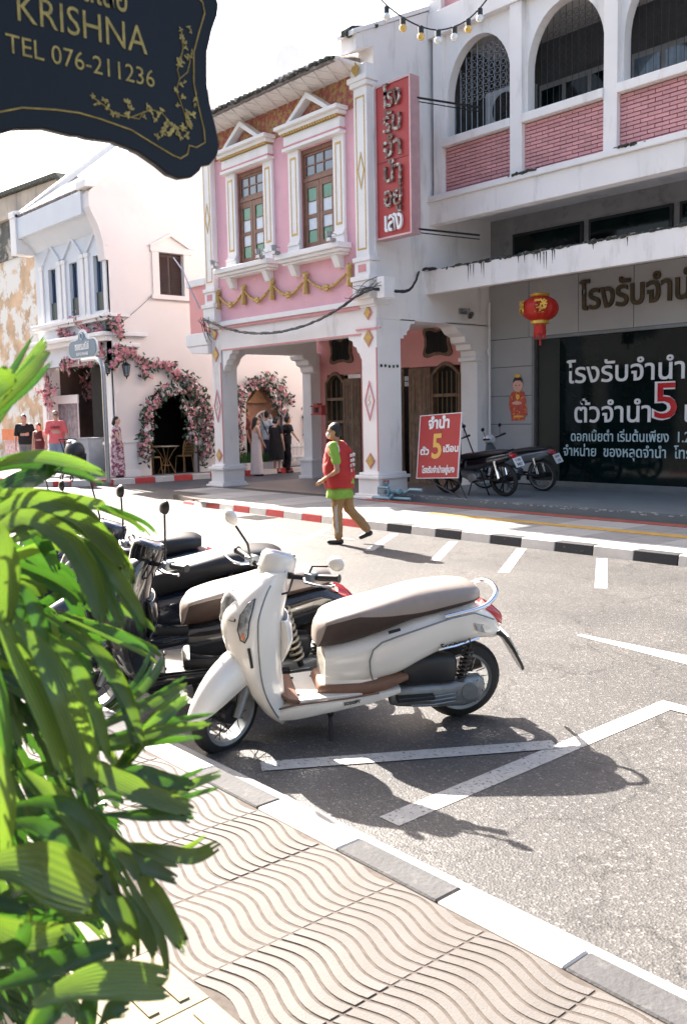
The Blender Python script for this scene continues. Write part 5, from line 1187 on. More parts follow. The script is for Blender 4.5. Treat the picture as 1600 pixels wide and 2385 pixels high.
# ---------------- scooters ----------------
def sring(u,zc,hw,hz,n=20,p=2.6,tilt=0,yo=0):
    out=[]
    for i in range(n):
        a=2*PI*i/n; c,s=math.cos(a),math.sin(a)
        y=hw*math.copysign(abs(c)**(2/p),c); z=hz*math.copysign(abs(s)**(2/p),s)
        out.append(Vector((u+tilt*z,y+yo,zc+z)))
    return out
def lerp_tab(tab,m):
    # resample rows smoothly
    P=[Vector((*r[:3],)) if False else list(r) for r in tab]; out=[]
    for i in range(len(P)-1):
        p0=P[max(i-1,0)];p1=P[i];p2=P[i+1];p3=P[min(i+2,len(P)-1)]
        for k in range(m):
            t=k/m; out.append([.5*((2*b_)+(c-a)*t+(2*a-5*b_+4*c-d)*t*t+(3*b_-a-3*c+d)*t**3) for a,b_,c,d in zip(p0,p1,p2,p3)])
    out.append(P[-1]); return out
def wheel(par,name,u,r,tw,spokes=16,steerM=None,mag=False):
    b=B(); n=40; prof=[(-.5,-.62),(-.42,-.25),(-.2,-.04),(0,0),(.2,-.04),(.42,-.25),(.5,-.62)]
    rings=[]
    for i in range(n+1):
        a=2*PI*i/n; rings.append([Vector((u+(r+tw*q)*math.cos(a),tw*p_,r+(r+tw*q)*math.sin(a))) for p_,q in prof])
    b.loft(rings,0,False,True); M=steerM
    if M is not None: b.v=[M@v for v in b.v]
    t=b.ob(name,rubber,par,smooth=True,local=True)
    rr=r-tw*.62
    b=B(); rings=[]
    for i in range(n+1):
        a=2*PI*i/n; rings.append([Vector((u+q*math.cos(a),y,r+q*math.sin(a))) for y,q in ((-.5*tw,rr+.002),(.5*tw,rr+.002),(.42*tw,rr-.016),(-.42*tw,rr-.016))])
    b.loft(rings,0,False,True)
    if M is not None: b.v=[M@v for v in b.v]
    b.ob('rim',iron if mag else silver,t,smooth=True,local=True)
    b=B()
    if mag:
        for i in range(5):
            a=2*PI*i/5; 
            for da in (-.14,.14): b.tube([(u+.03*math.cos(a),0,r+.03*math.sin(a)),(u+(rr-.005)*math.cos(a+da),0,r+(rr-.005)*math.sin(a+da))],.013,5)
    else:
        for i in range(spokes):
            a=2*PI*i/spokes; s=.035 if i%2 else -.035; da=.5*(1 if (i//2)%2 else -1)
            b.tube([(u+.045*math.cos(a+da),s,r+.045*math.sin(a+da)),(u+(rr-.01)*math.cos(a),0,r+(rr-.01)*math.sin(a))],.0028,4)
    b.lathe([(.05,-.05),(.06,-.03),(.06,.03),(.05,.05)],18,0,'y',(u,0,r))
    if M is not None: b.v=[M@v for v in b.v]
    b.ob('hub_and_spokes',iron if not mag else iron,t,local=True,smooth=False)
    return t
def spring(p0,p1,r,n,wr=.005):
    p0,p1=Vector(p0),Vector(p1); d=(p1-p0); L=d.length; d.normalize(); u=d.orthogonal().normalized(); v=d.cross(u)
    return [p0+d*(L*i/(n*10))+u*r*math.cos(2*PI*i/10)+v*r*math.sin(2*PI*i/10) for i in range(n*10+1)]
def scooter(name,label,loc,heading,lean,paint,seatm,sidem,floorm,trim,steer=38,letters=False,group=None,mats=None,rack=True,mirrors=(1,1),grey=None):
    t=thing(name,label,'scooter',loc,(math.radians(-lean),0,heading),group)
    def O(b,nm,m_,par=None,**k): return b.ob(nm,m_,par or t,local=True,**k)
    # rear body: rows u, zlow, ztop, halfwidth
    rows=[(-.195,.46,.53,.035),(-.15,.46,.60,.085),(-.08,.475,.645,.12),(.02,.47,.685,.15),(.14,.44,.67,.165),(.27,.385,.645,.175),(.38,.33,.605,.178),(.50,.30,.56,.17),(.60,.285,.528,.155),(.69,.285,.505,.135),(.765,.30,.485,.11)]
    b=B(); b.loft([sring(u,(zl+zt)/2,hw,(zt-zl)/2,28,3.2) for u,zl,zt,hw in lerp_tab(rows,4)])
    body=O(b,'rear_body',paint,smooth=True)
    # lower front of seat column
    b=B(); rows=[(.5,.20,.36,.15),(.6,.20,.36,.145),(.7,.21,.38,.125),(.765,.22,.42,.105)]
    b.loft([sring(u,(zl+zt)/2,hw,(zt-zl)/2,24,4) for u,zl,zt,hw in rows]); O(b,'under_seat_panel',paint,smooth=True)
    b=B(); b.loft([sring(u,zc,hw,hz,20,4) for u,zc,hw,hz in ((.34,.325,.16,.02),(.45,.30,.177,.04),(.58,.275,.168,.045),(.70,.27,.140,.045),(.785,.268,.115,.035),(.80,.265,.10,.02))]); O(b,'brown_sill',trim,smooth=True)
    # seam groove line & chrome badge
    for sg in (1,-1):
        b=B(); pts=[(-.12,.128,.60),(.0,.158,.655),(.13,.172,.64),(.27,.181,.605),(.40,.184,.57),(.49,.180,.54),(.535,.175,.50),(.55,.17,.44),(.545,.168,.38),(.53,.165,.33)]
        b.tube([(u,sg*(y+.002),z) for u,y,z in pts],.0045,6); O(b,'side_trim',grey or silver,body,smooth=True)
    # seat
    rows=[(.805,.50,.585,.06),(.79,.485,.62,.085),(.74,.485,.655,.118),(.66,.495,.68,.131),(.56,.52,.705,.138),(.44,.565,.735,.144),(.32,.615,.765,.148),(.20,.64,.78,.148),(.08,.665,.785,.138),(-.01,.68,.775,.115),(-.06,.69,.75,.07)]
    b=B(); rs=lerp_tab(rows,3); n=28; rings=[]
    cuts=[]
    for u,zl,zt,hw in rs:
        cut=.84 if u>.60 else (.84-.52*(.60-u)/.30 if u>.30 else .32)
        if u>.76: cut*=max(.08,(.80-u)/.04)
        rg_=sring(u,(zl+zt)/2,hw,(zt-zl)/2,n,2.9)
        for p in rg_:
            f=(p.z-zl)/(zt-zl); f=f*cut/.5 if f<.5 else cut+(f-.5)*(1-cut)/.5; p.z=zl+f*(zt-zl)
        rings.append(rg_)
    b.loft(rings)
    # split materials: side & front lower portion plain vinyl, top carries the painted-in sheen
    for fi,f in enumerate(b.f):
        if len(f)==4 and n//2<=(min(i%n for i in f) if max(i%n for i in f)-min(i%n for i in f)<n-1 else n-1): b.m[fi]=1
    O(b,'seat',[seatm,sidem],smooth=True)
    # rack
    if rack:
        b=B(); pts=smooth_path([Vector(p) for p in ((.16,.165,.645),(.0,.168,.675),(-.08,.15,.70),(-.135,.10,.735),(-.15,0,.75),(-.135,-.10,.735),(-.08,-.15,.70),(.0,-.168,.675),(.16,-.165,.645))],5); b.tube(pts,.0125,10); O(b,'grab_rail',chrome,smooth=True)
    # tail lamp etc
    b=B(); b.loft([sring(-.10,.63,.07,.035,16,3),sring(-.15,.60,.075,.04,16,3),sring(-.195,.565,.06,.035,16,3),sring(-.21,.55,.03,.02,16,3)]); O(b,'tail_light',redlens,smooth=True)
    for sg in (1,-1):
        b=B(); b.loft([[Vector((u,sg*(.155-.6*max(0,-u-.02)+.0),z)) for u,z in ((-.01+.0*k,.59),(-.09,.565),(-.145,.535),(-.16,.515),(-.10,.515),(-.03,.545))] for k in (0,)]+[[Vector((u,sg*(.150-.6*max(0,-u-.02)-.01),z)) for u,z in ((-.01,.59),(-.09,.565),(-.145,.535),(-.16,.515),(-.10,.515),(-.03,.545))]]); O(b,'rear_indicator',clearlens,smooth=False)
    b=B(); b.loft([[Vector((-.17,y,.47)),Vector((-.13,y,.47))] for y in (-.06,.06)],0,False,False) if False else None
    pm=[(-.14,.50,.07),(-.20,.47,.075),(-.26,.39,.07),(-.32,.29,.055),(-.345,.245,.03)]
    b.loft([[Vector((u,-w_,z)),Vector((u,w_,z)),Vector((u-.012,w_,z+.012)),Vector((u-.012,-w_,z+.012))] for u,z,w_ in pm]); O(b,'mudguard',blackpl,smooth=False)
    M_=frame((-.262,0,.42),(0,-1,0),Vector((.5,0,.86)))
    b=B(); b.box(-.09,-.06,-.002,.09,.06,.004,0,M_); O(b,'number_plate',plate_m)
    # wheels
    wheel(t,'rear_wheel',0,.222,.098,20)
    S=Matrix.Translation((1.10,0,0))@Matrix.Rotation(math.radians(steer),4,'Z')@Matrix.Translation((-1.10,0,0))
    wheel(t,'front_wheel',1.32,.215,.085,20,S)
    # front fender
    b=B(); rings=[]
    for u,zt_,zs_,w_ in lerp_tab([(1.10,.50,.40,.075),(1.16,.525,.385,.085),(1.24,.525,.37,.09),(1.32,.495,.34,.086),(1.40,.445,.305,.078),(1.47,.38,.27,.062),(1.52,.315,.25,.042),(1.55,.27,.242,.02),(1.558,.25,.24,.008)],2):
        rings.append([Vector((u,w_*math.sin(-PI/2+PI*q/10),zs_+(zt_-zs_)*abs(math.cos(-PI/2+PI*q/10))**.75)) for q in range(11)])
    b.loft(rings,0,False,False); b.v=[S@v for v in b.v]; o=O(b,'front_fender',paint,smooth=True,solid=.006)
    # fork
    for sg in (1,-1):
        b=B(); b.tube([(1.15,sg*.065,.55),(1.26,sg*.068,.30),(1.31,sg*.068,.20)],.022,8)
        b.v=[S@v for v in b.v]; O(b,'fork_leg',silver,smooth=True)
    # front shield, rows: z, u_front, u_side, halfwidth, u_back
    rows=[(.10,1.00,.985,.11,.955),(.14,1.055,1.0,.145,.945),(.20,1.105,1.035,.172,.955),(.30,1.165,1.08,.196,.965),(.40,1.215,1.105,.208,.975),(.50,1.255,1.115,.210,.975),(.60,1.275,1.12,.203,.965),(.70,1.268,1.115,.185,.96),(.77,1.22,1.09,.155,.945),(.83,1.15,1.06,.128,.945),(.87,1.09,1.03,.105,.94),(.895,1.05,1.005,.092,.94)]
    b=B(); rings=[]
    for z,uf,us,hw,ub in lerp_tab(rows,4):
        ring=[]; m_=16
        for i in range(m_+1):
            ph=-PI/2+PI*i/m_; s=math.sin(ph); c=math.cos(ph)
            ring.append(Vector((us+(uf-us)*abs(c)**.85,hw*math.copysign(abs(s)**.8,s),z)))
        for i in range(1,8):
            f=i/8; y=hw*(1-2*f); e=1-abs(1-2*f)**3
            ring.append(Vector((us-.025-(us-.025-ub)*e,y*.96,z)))
        rings.append(ring)
    b.loft(rings); sh=O(b,'front_shield',paint,smooth=True)
    # shield edge seam
    for sg in (1,-1):
        b=B(); rr_=lerp_tab(rows,4); b.tube([(us-.004,sg*(hw+.001),z) for z,uf,us,hw,ub in rr_[6:-6]],.004,6); O(b,'seam_line',grey or silver,sh,smooth=True)
    # inner glove box bulge
    b=B(); rows2=[(.44,.985,.10,.02),(.50,.97,.135,.035),(.56,.96,.145,.045),(.64,.965,.14,.04),(.665,.975,.13,.035)]
    b.loft([[Vector((uc+hu*math.cos(2*PI*i/16),hw*math.sin(2*PI*i/16),z)) for i in range(16)] for z,uc,hw,hu in rows2]); O(b,'glove_box',paint,smooth=True)
    b=B(); b.loft([[Vector((uc+hu*math.cos(2*PI*i/16),hw*math.sin(2*PI*i/16),z)) for i in range(16)] for z,uc,hw,hu in ((.668,.972,.11,.028),(.67,.972,.11,.028))]); O(b,'glove_box_well',mat('grey_liner',(.18,.21,.22),.7),smooth=True)
    # head light
    b=B(); rings=[]
    for k,(s_,d) in enumerate(((1,0),(.92,.02),(.7,.035),(.35,.045))):
        rings.append([Vector((1.262+d*.45-.08*(s_*math.sin(2*PI*i/20))**2-.03*max(0,s_*math.cos(2*PI*i/20)),.105*s_*math.sin(2*PI*i/20),.700+.105*s_*math.cos(2*PI*i/20))) for i in range(20)])
    b.loft(rings); O(b,'headlight',clearlens,smooth=True)
    b=B(); b.tube([rings[0][i]+Vector((.004,0,0)) for i in range(20)],.007,6,closed=True); O(b,'headlight_rim',paint,smooth=True)
    # indicators on shield
    for sg in (1,-1):
        rr_=lerp_tab(rows,4)
        def surf(z,f):
            for a_,c_ in zip(rr_[:-1],rr_[1:]):
                if a_[0]<=z<=c_[0]:
                    k=(z-a_[0])/(c_[0]-a_[0]); uf,us,hw=[a_[j]+(c_[j]-a_[j])*k for j in (1,2,3)]
                    ph=PI/2*f; return Vector((us+(uf-us)*abs(math.cos(ph))**.85,sg*hw*abs(math.sin(ph))**.8,z))
        pts=[(.80,.80),(.78,.70),(.73,.655),(.66,.66),(.61,.72),(.60,.80),(.63,.86),(.70,.875),(.76,.86)]
        cen=surf(.70,.77); ring=[surf(z,f) for z,f in pts]; nn=Vector((.45,sg*.9,0)).normalized()
        b=B(); b.loft([[p for p in ring],[p+nn*.010 for p in ring],[cen+(p-cen)*.7+nn*.017 for p in ring]]); ind=O(b,'front_indicator',clearlens,smooth=True)
        b=B(); lo=[p for p in ring if p.z<.67]; b.ball(surf(.63,.78)+nn*.012,(.012,.006,.02),8); O(b,'indicator_bulb',amber,ind,smooth=True)
        b=B(); b.tube([p+nn*.008 for p in ring],.0045,6,closed=True); O(b,'indicator_rim',blackpl,ind)
        if letters:
            b=B(); b.tube([surf(.57,.86)+nn*.003,surf(.53,.87)+nn*.003,surf(.47,.87)+nn*.003],.008,6); O(b,'badge',iron,sh)
            a_=surf(.695,.40)+nn*.003; c_=surf(.70,.56)+nn*.003; b=B(); b.tube([a_,c_],.009,4); O(b,'dark_badge',iron,sh)
    MH=0 if letters else .13
    SS=Matrix.Translation((-.055,0,-.012))@S
    # head cowl + dial
    b=B()
    cw=[(1.045,.81,.085,.075),(1.045,.85,.085,.078),(1.04,.90,.088,.085),(1.015,.94,.095,.09),(.985,.965,.088,.085),(.975,.972,.075,.07)]
    b.tube([(1.062,0,.80),(1.052,0,.835),(1.045,0,.86),(1.026,0,.91),(1.010,0,.95),(1.005,0,.963),(1.002,0,.97)],[.078,.080,.088,.093,.092,.088,.078],28)
    b.v=[SS@v for v in b.v]; O(b,'head_cowl',paint,smooth=True)
    ax_=Vector((-.36,0,.93)).normalized(); e1_=Vector((0,1,0)); e2_=ax_.cross(e1_); dc=Vector((1.0,0,.974))
    b=B()
    dial=[dc+(e1_*math.cos(2*PI*i/24)+e2_*math.sin(2*PI*i/24))*.074 for i in range(24)]
    b.tube(dial,.006,6,closed=True); b.v=[SS@v for v in b.v]; O(b,'dial_ring',chrome,smooth=True)
    b=B(); b.loft([[p*1.0 for p in dial],[dc+ax_*.008+(p-dc)*.7 for p in dial]]); b.v=[SS@v for v in b.v]; dl_=O(b,'dial_face',mat('dial_face_m',(.38,.33,.34),.15,coat=1,var=.5,scale=40),smooth=True)
    if letters:
        M_=SS@frame((1.037,.0885,.868),Vector((-1,.05,.0)),Vector((0,-.02,1))); text('HONDA',.036,iron,'lettering',t,SS@frame((1.036,.0925,.885),(-1,0,-.36),(-.36,0,1)),.002,.0006,'CENTER',.075,local=True)
        text('Scoopy i',.04,iron,'lettering',t,frame((.10,.178,.50),Vector((-1,0,.16)),Vector((.16,0,1))),.003,.0004,'CENTER',.16,local=True)
        b=B(); b.tube([(.19,.178,.475),(.10,.181,.49),(.0,.17,.512),(-.03,.165,.52)],.007,6); O(b,'chrome_badge',chrome,smooth=True)
        text('SCOOPY',.022,iron,'lettering',t,frame((.64,.186,.225),Vector((-1,0,.1)),(.1,0,1)),.002,.0006,'CENTER',.085,local=True)
        b=B(); b.tube([(.46,.186,.592),(.40,.186,.605)],.008,6); O(b,'dark_badge',iron,body)
    # handlebar
    hb=B(); hb.tube([(.97,-.30,.90),(1.0,-.2,.885),(1.035,-.08,.875),(1.035,.08,.875),(1.0,.2,.885),(.97,.30,.90)],.013,8); hb.v=[SS@v for v in hb.v]; O(hb,'handlebar',iron,smooth=True)
    for sg in (1,-1):
        g=B(); g.tube([(.985,sg*.245,.893),(.96,sg*.345,.905)],.018,10); g.tube([(.96,sg*.345,.905),(.958,sg*.352,.906)],.022,10); g.v=[SS@v for v in g.v]; O(g,'grip',blackpl,smooth=True)
        g=B(); g.box(.965,sg*.175,.865,1.025,sg*.235,.915); g.v=[SS@v for v in g.v]; O(g,'switch_housing',silver,bevel=.01)
        g=B(); g.tube([(1.03,sg*.19,.885),(1.06,sg*.22,.88),(1.055,sg*.29,.88),(1.03,sg*.36,.885),(1.02,sg*.375,.887)],[.010,.009,.007,.006,.010],7); g.v=[SS@v for v in g.v]; O(g,'brake_lever',chrome,smooth=True)
        if mirrors[0 if sg>0 else 1]:
            g=B(); g.tube([(1.01,sg*.2,.905),(1.0,sg*.215,.95),(.985,.30,.965)] if (sg>0 and letters) else [(1.01,sg*.2,.905),(1.015,sg*.215,.98),(1.04,sg*.275,1.07+MH)],.006,6); g.v=[SS@v for v in g.v]; O(g,'mirror_stem',iron,smooth=True)
            rings=[]
            for k,(s_,d) in enumerate(((.3,-.022),(.75,-.016),(1,0),(.97,.006))): rings.append([Vector((1.05-d*1.0,sg*.30+.052*s_*math.cos(2*PI*i/20),1.115+.037*s_*math.sin(2*PI*i/20))) for i in range(20)])
            MS=SS@(Matrix.Translation((-.07,.045,-.13)) if (sg>0 and letters) else Matrix.Translation((1.05,sg*.3,1.115+MH))@Matrix.Rotation(sg*math.radians(35),4,'X')@Matrix.Translation((-1.05,-sg*.3,-1.115)))
            g=B(); g.loft(rings); g.v=[MS@v for v in g.v]; mm=O(g,'mirror_shell',paint if letters else blackpl,smooth=True)
            g=B(); g.loft([[Vector((1.0435,sg*.30+.046*s_*math.cos(2*PI*i/20),1.115+.031*s_*math.sin(2*PI*i/20))) for i in range(20)] for s_ in (1,.5)]); g.v=[MS@v for v in g.v]; O(g,'mirror_glass',mirror_m,mm)
    g=B(); g.tube([SS@Vector((1.04,-.1,.87)),SS@Vector((1.08,-.15,.80)),Vector((1.12,-.1,.72))],.006,5); g.tube([SS@Vector((1.04,.12,.87)),SS@Vector((1.09,.14,.82)),Vector((1.1,.06,.76))],.006,5); O(g,'cables',cable_m,smooth=True)
    # floor
    b=B(); rows=[(1.02,.125,.20,.14),(.92,.13,.235,.165),(.8,.15,.245,.172),(.66,.175,.25,.178),(.5,.205,.265,.178),(.38,.24,.275,.165)]
    rs=lerp_tab(rows,3); b.loft([sring(u,(a_+c_)/2,hw,(c_-a_)/2,24,5) for u,a_,c_,hw in rs]); O(b,'floorboard',paint,smooth=True)
    b=B(); vs=[]; 
    for u,z,hw in ((.985,.262,.12),(.90,.258,.15),(.80,.262,.155)): vs.append((u,z,hw))
    b.loft([[Vector((u,-hw,z-.02)),Vector((u,hw,z-.02)),Vector((u,hw,z)),Vector((u,-hw,z))] for u,z,hw in ((1.0,.285,.13),(.955,.258,.150),(.905,.251,.162))]); O(b,'front_mat',floorm,bevel=.003)
    b=B(); b.loft([[Vector((u,-hw,z-.02)),Vector((u,hw,z-.02)),Vector((u,hw,z)),Vector((u,-hw,z))] for u,z,hw in ((.903,.2505,.162),(.80,.255,.165),(.70,.26,.165),(.58,.265,.165))]); O(b,'floor_mat',mats or paint,bevel=.003)
    b=B()
    for u in (.80,.90):
        for y in (-.1,.1): b.lathe([(.007,.252),(.007,.257)],8,0,'z',(u,y,.0))
    O(b,'floor_screws',iron)
    b=B(); b.tube([(1.01,.145,.205),(.92,.17,.232),(.8,.177,.242),(.66,.183,.25),(.5,.183,.265)],.005,6); b.tube([(1.01,-.145,.205),(.92,-.17,.232),(.8,-.177,.242),(.66,-.183,.25),(.5,-.183,.265)],.005,6); O(b,'floor_edge',trim,smooth=True)
    # engine side
    b=B(); b.loft([sring(u,z,w_,h_,16,3.5,0,.10) for u,z,w_,h_ in ((.42,.19,.03,.03),(.38,.205,.05,.055),(.25,.20,.055,.065),(.1,.195,.055,.068),(.02,.205,.055,.085),(-.06,.215,.045,.075),(-.09,.22,.02,.04))]); O(b,'transmission_case',silver,smooth=True)
    b=B()
    for k in range(3): b.tube([(.32-.02*k,.158,.165+.022*k),(.2,.16,.16+.022*k),(.08,.16,.17+.022*k)],.005,5)
    for k in range(6): a=2*PI*k/6; b.ball((.0+.07*math.cos(a),.157,.215+.07*math.sin(a)),.007,6)
    b.lathe([(.045,.158),(.05,.15)],16,0,'y',(0,0,.215)); O(b,'case_ribs',silver,smooth=True)
    b=B(); b.loft([sring(u,z,w_,h_,16,3.5,0,.10) for u,z,w_,h_ in ((.36,.33,.035,.045),(.32,.335,.05,.07),(.18,.345,.055,.08),(.09,.34,.05,.075),(.07,.34,.03,.05))]); O(b,'air_box',blackpl,smooth=True)
    b=B(); b.loft([sring(u,z,.1,h_,16,3) for u,z,h_ in ((.40,.26,.06),(.2,.27,.09),(.08,.28,.06))]); b.lathe([(.075,-.07),(.08,.0),(.06,.05)],18,0,'y',(0,0,.222)); O(b,'engine_block',iron,smooth=True)
    b=B(); b.tube([(.05,.115,.25),(.0,.12,.47)],.012,8); O(b,'shock_absorber',iron,smooth=True)
    b=B(); b.tube(spring((.045,.118,.27),(.005,.12,.45),.026,8),.0055,5); O(b,'shock_spring',mat('dark_spring',(.06,.055,.05),.4,metal=.5),smooth=True)
    b=B(); b.tube([(.3,-.13,.17),(.1,-.15,.17)],.02,8); b.tube([(.12,-.155,.18),(-.2,-.165,.25)],.048,14); O(b,'exhaust',iron,smooth=True)
    b=B(); b.box(.20,.13,.20,.40,.19,.225); O(b,'passenger_peg',blackpl,bevel=.006)
    b=B(); b.tube([(.74,.12,.16),(.75,.20,-.0+.03),(.745,.235,-.025+.03)],.010,6); b.tube([(.76,.23,.0),(.70,.245,.0)],.012,6); b.ball((.742,.14,.155),.02,8); O(b,'side_stand',iron,smooth=True)
    if not letters:
        g=B(); g.tube(spring((.16,.20,.30),(.25,.205,.62),.036,9),.008,6); O(g,'side_spring',mat('pale_spring',(.42,.38,.30),.4,metal=.4),smooth=True)
        g=B(); g.tube([(.14,.20,.25),(.27,.205,.66)],.018,8); O(g,'side_damper',iron,smooth=True)
    return t
HEADING=math.atan2(-.88,-.476)
RC=Vector((-3.30,3.66,0)); fw=Vector((-.476,-.88,0)).normalized(); lf=Vector((.88,-.476,0)).normalized()
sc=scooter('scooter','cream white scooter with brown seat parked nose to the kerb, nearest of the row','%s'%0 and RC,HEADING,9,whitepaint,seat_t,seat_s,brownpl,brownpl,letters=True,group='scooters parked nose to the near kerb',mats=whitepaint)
scooter('scooter','black scooter with brown seat, sheen painted on its top, directly behind the cream scooter',RC+fw*.64-lf*.70,HEADING,9,blackpaint,seat_t,seat_s,blackpl,blackpl,steer=24,group='scooters parked nose to the near kerb',rack=False,mirrors=(1,0),grey=blackpl)
h3=HEADING-.03
s3=scooter('scooter','larger glossy navy scooter with long black seat, third in the row',RC+fw*.80-lf*1.50,h3,8,navypaint,seat_k,seat_k,blackpl,blackpl,steer=22,group='scooters parked nose to the near kerb',rack=False,mirrors=(1,1),grey=blackpl); s3.scale=(1.06,1.06,1.02)
scooter('scooter','dark scooter with tall mirror mostly hidden behind the leaves, farthest of the row',RC+fw*1.25-lf*2.45,h3-.05,8,navypaint,seat_k,seat_k,blackpl,blackpl,steer=22,group='scooters parked nose to the near kerb',rack=False,grey=blackpl)
# bare shock and engine parts of the black scooter that show between the cream one's seat and shield
# ---------------- underbone motorcycles under the canopy ----------------
def moto(label,loc,heading,lean,paint,seatm,mag,white_front,plate):
    t=thing('motorcycle',label,'motorcycle',loc,(math.radians(-lean),0,heading),'motorcycles parked under the canopy')
    def O(b,nm,m_,par=None,**k): return b.ob(nm,m_,par or t,local=True,**k)
    wheel(t,'rear_wheel',0,.29,.075,24,None,mag); S=Matrix.Translation((1.15,0,0))@Matrix.Rotation(math.radians(12),4,'Z')@Matrix.Translation((-1.15,0,0)); wheel(t,'front_wheel',1.24,.285,.07,24,S,mag)
    b=B(); rows=[(.86,.66,.70,.06),(.8,.62,.72,.10),(.6,.64,.74,.12),(.3,.69,.78,.125),(.05,.72,.80,.11),(-.12,.75,.80,.06)]; b.loft([sring(u,(a+c)/2,hw,(c-a)/2,20,3) for u,a,c,hw in lerp_tab(rows,3)]); O(b,'seat',seatm,smooth=True)
    b=B(); rows=[(.85,.42,.62,.05),(.7,.42,.64,.10),(.45,.46,.67,.12),(.2,.52,.72,.12),(-.05,.58,.75,.10),(-.25,.68,.76,.05)]; b.loft([sring(u,(a+c)/2,hw,(c-a)/2,20,3) for u,a,c,hw in lerp_tab(rows,3)]); O(b,'tail_body',paint,smooth=True)
    b=B(); rows=[(.85,.40,.55,.06),(.95,.36,.56,.10),(1.02,.40,.66,.17),(1.06,.5,.80,.18),(1.08,.62,.88,.12)]; b.loft([sring(u,(a+c)/2,hw,(c-a)/2,20,3) for u,a,c,hw in lerp_tab(rows,3)]); O(b,'leg_shield',paint,smooth=True)
    b=B(); b.loft([sring(u,z,w_,h_,16,3) for u,z,w_,h_ in ((.98,.92,.06,.05),(1.04,.94,.1,.08),(1.12,.93,.09,.08),(1.17,.91,.05,.05))]); O(b,'head_cowl',white_front,smooth=True)
    b=B(); b.tube([(.95,-.32,.97),(1.0,-.15,.95),(1.02,0,.94),(1.0,.15,.95),(.95,.32,.97)],.014,7); O(b,'handlebar',iron,smooth=True)
    for sg in (1,-1):
        b=B(); b.tube([(.97,sg*.25,.97),(.94,sg*.34,.98)],.02,8); O(b,'grip',blackpl,smooth=True)
        b=B(); b.tube([(.98,sg*.22,.97),(1.0,sg*.26,1.12)],.006,5); b.ball((1.0,sg*.27,1.15),(.012,.055,.035),10); O(b,'mirror',blackpl,smooth=True)
    b=B(); b.loft([[Vector((1.24+r_*math.cos(a),y,.285+r_*math.sin(a))) for y,r_ in ((-.05,.30),(0,.335),(.05,.30))] for a in [math.radians(20+140*k/10) for k in range(11)]],0,False,False); b.v=[S@v for v in b.v]; O(b,'front_fender',paint,smooth=True,solid=.006)
    b=B(); 
    for sg in (1,-1): b.tube([(1.08,sg*.06,.72),(1.24,sg*.065,.285)],.022,8); b.tube([(0,sg*.1,.29),(.5,sg*.09,.32)],.018,7)
    O(b,'fork_and_swingarm',iron,smooth=True)
    b=B(); b.loft([sring(u,z,w_,h_,16,3) for u,z,w_,h_ in ((.45,.32,.10,.08),(.6,.33,.12,.11),(.75,.36,.1,.1),(.88,.38,.07,.07))]); b.lathe([(.09,.10),(.1,.13),(.08,.15)],18,0,'y',(.58,0,.32)); O(b,'engine',silver,smooth=True)
    for sg in (1,-1):
        b=B(); b.tube([(.02,sg*.11,.33),(.08,sg*.11,.62)],.022,8); O(b,'shock',chrome,smooth=True)
    b=B(); b.loft([[Vector((u,-w_,z)),Vector((u,w_,z)),Vector((u-.012,w_,z+.012)),Vector((u-.012,-w_,z+.012))] for u,z,w_ in ((-.16,.72,.07),(-.26,.64,.07),(-.34,.50,.06))]); O(b,'mudguard',blackpl)
    b=B(); b.loft([sring(u,z,.06,.035,12,3) for u,z in ((-.2,.73),(-.27,.70))]); O(b,'tail_light',redlens,smooth=True)
    b=B(); M_=frame((-.345,0,.60),(0,-1,0),Vector((.45,0,.89))); b.box(-.11,-.085,0,.11,.085,.004,0,M_); pl=O(b,'number_plate',plate_m)
    for k,s in enumerate(plate): text(s,.07,iron,'plate_lettering',pl,M_@Matrix.Translation((0,.04-.08*k,.006)),.001,.001,'CENTER',local=True)
    b=B(); b.tube([(.4,-.14,.2),(-.2,-.16,.3)],.045,12); O(b,'exhaust',iron,smooth=True)
    b=B(); b.tube([(.6,.12,.25),(.62,.25,-.02)],.012,6); b.tube([(.5,-.22,.27),(.5,.22,.27)],.014,6); O(b,'stand_and_pegs',iron)
    b=B(); b.tube([(-.1,.1,.77),(-.2,.08,.80),(-.24,0,.81),(-.2,-.08,.80),(-.1,-.1,.77)],.012,6); O(b,'grab_rail',iron,smooth=True)
    return t
p1=atZ(960+770/3.5636,950+735/3.5636,.2); p0=atZ(960+305/3.5636,950+700/3.5636,.2)
hd=math.atan2(p0.y-p1.y,p0.x-p1.x)
moto('black motorcycle with five spoke wheels, nearer of the pair under the canopy',p1,hd+.05,8,blackpaint,seat_k,True,blackpaint,('1 กข','9457'))
p2=atZ(960+1085/3.5636,950+690/3.5636,.2)
m2=moto('dark motorcycle with white front cowl and pale tail, farther of the pair under the canopy',p2,hd+.12,8,mat('grey_moto_paint',(.14,.15,.16),.25,coat=.8),seat_k,False,mat('white_moto_paint',(.6,.6,.6),.25,coat=.8),('มกพ','118'))
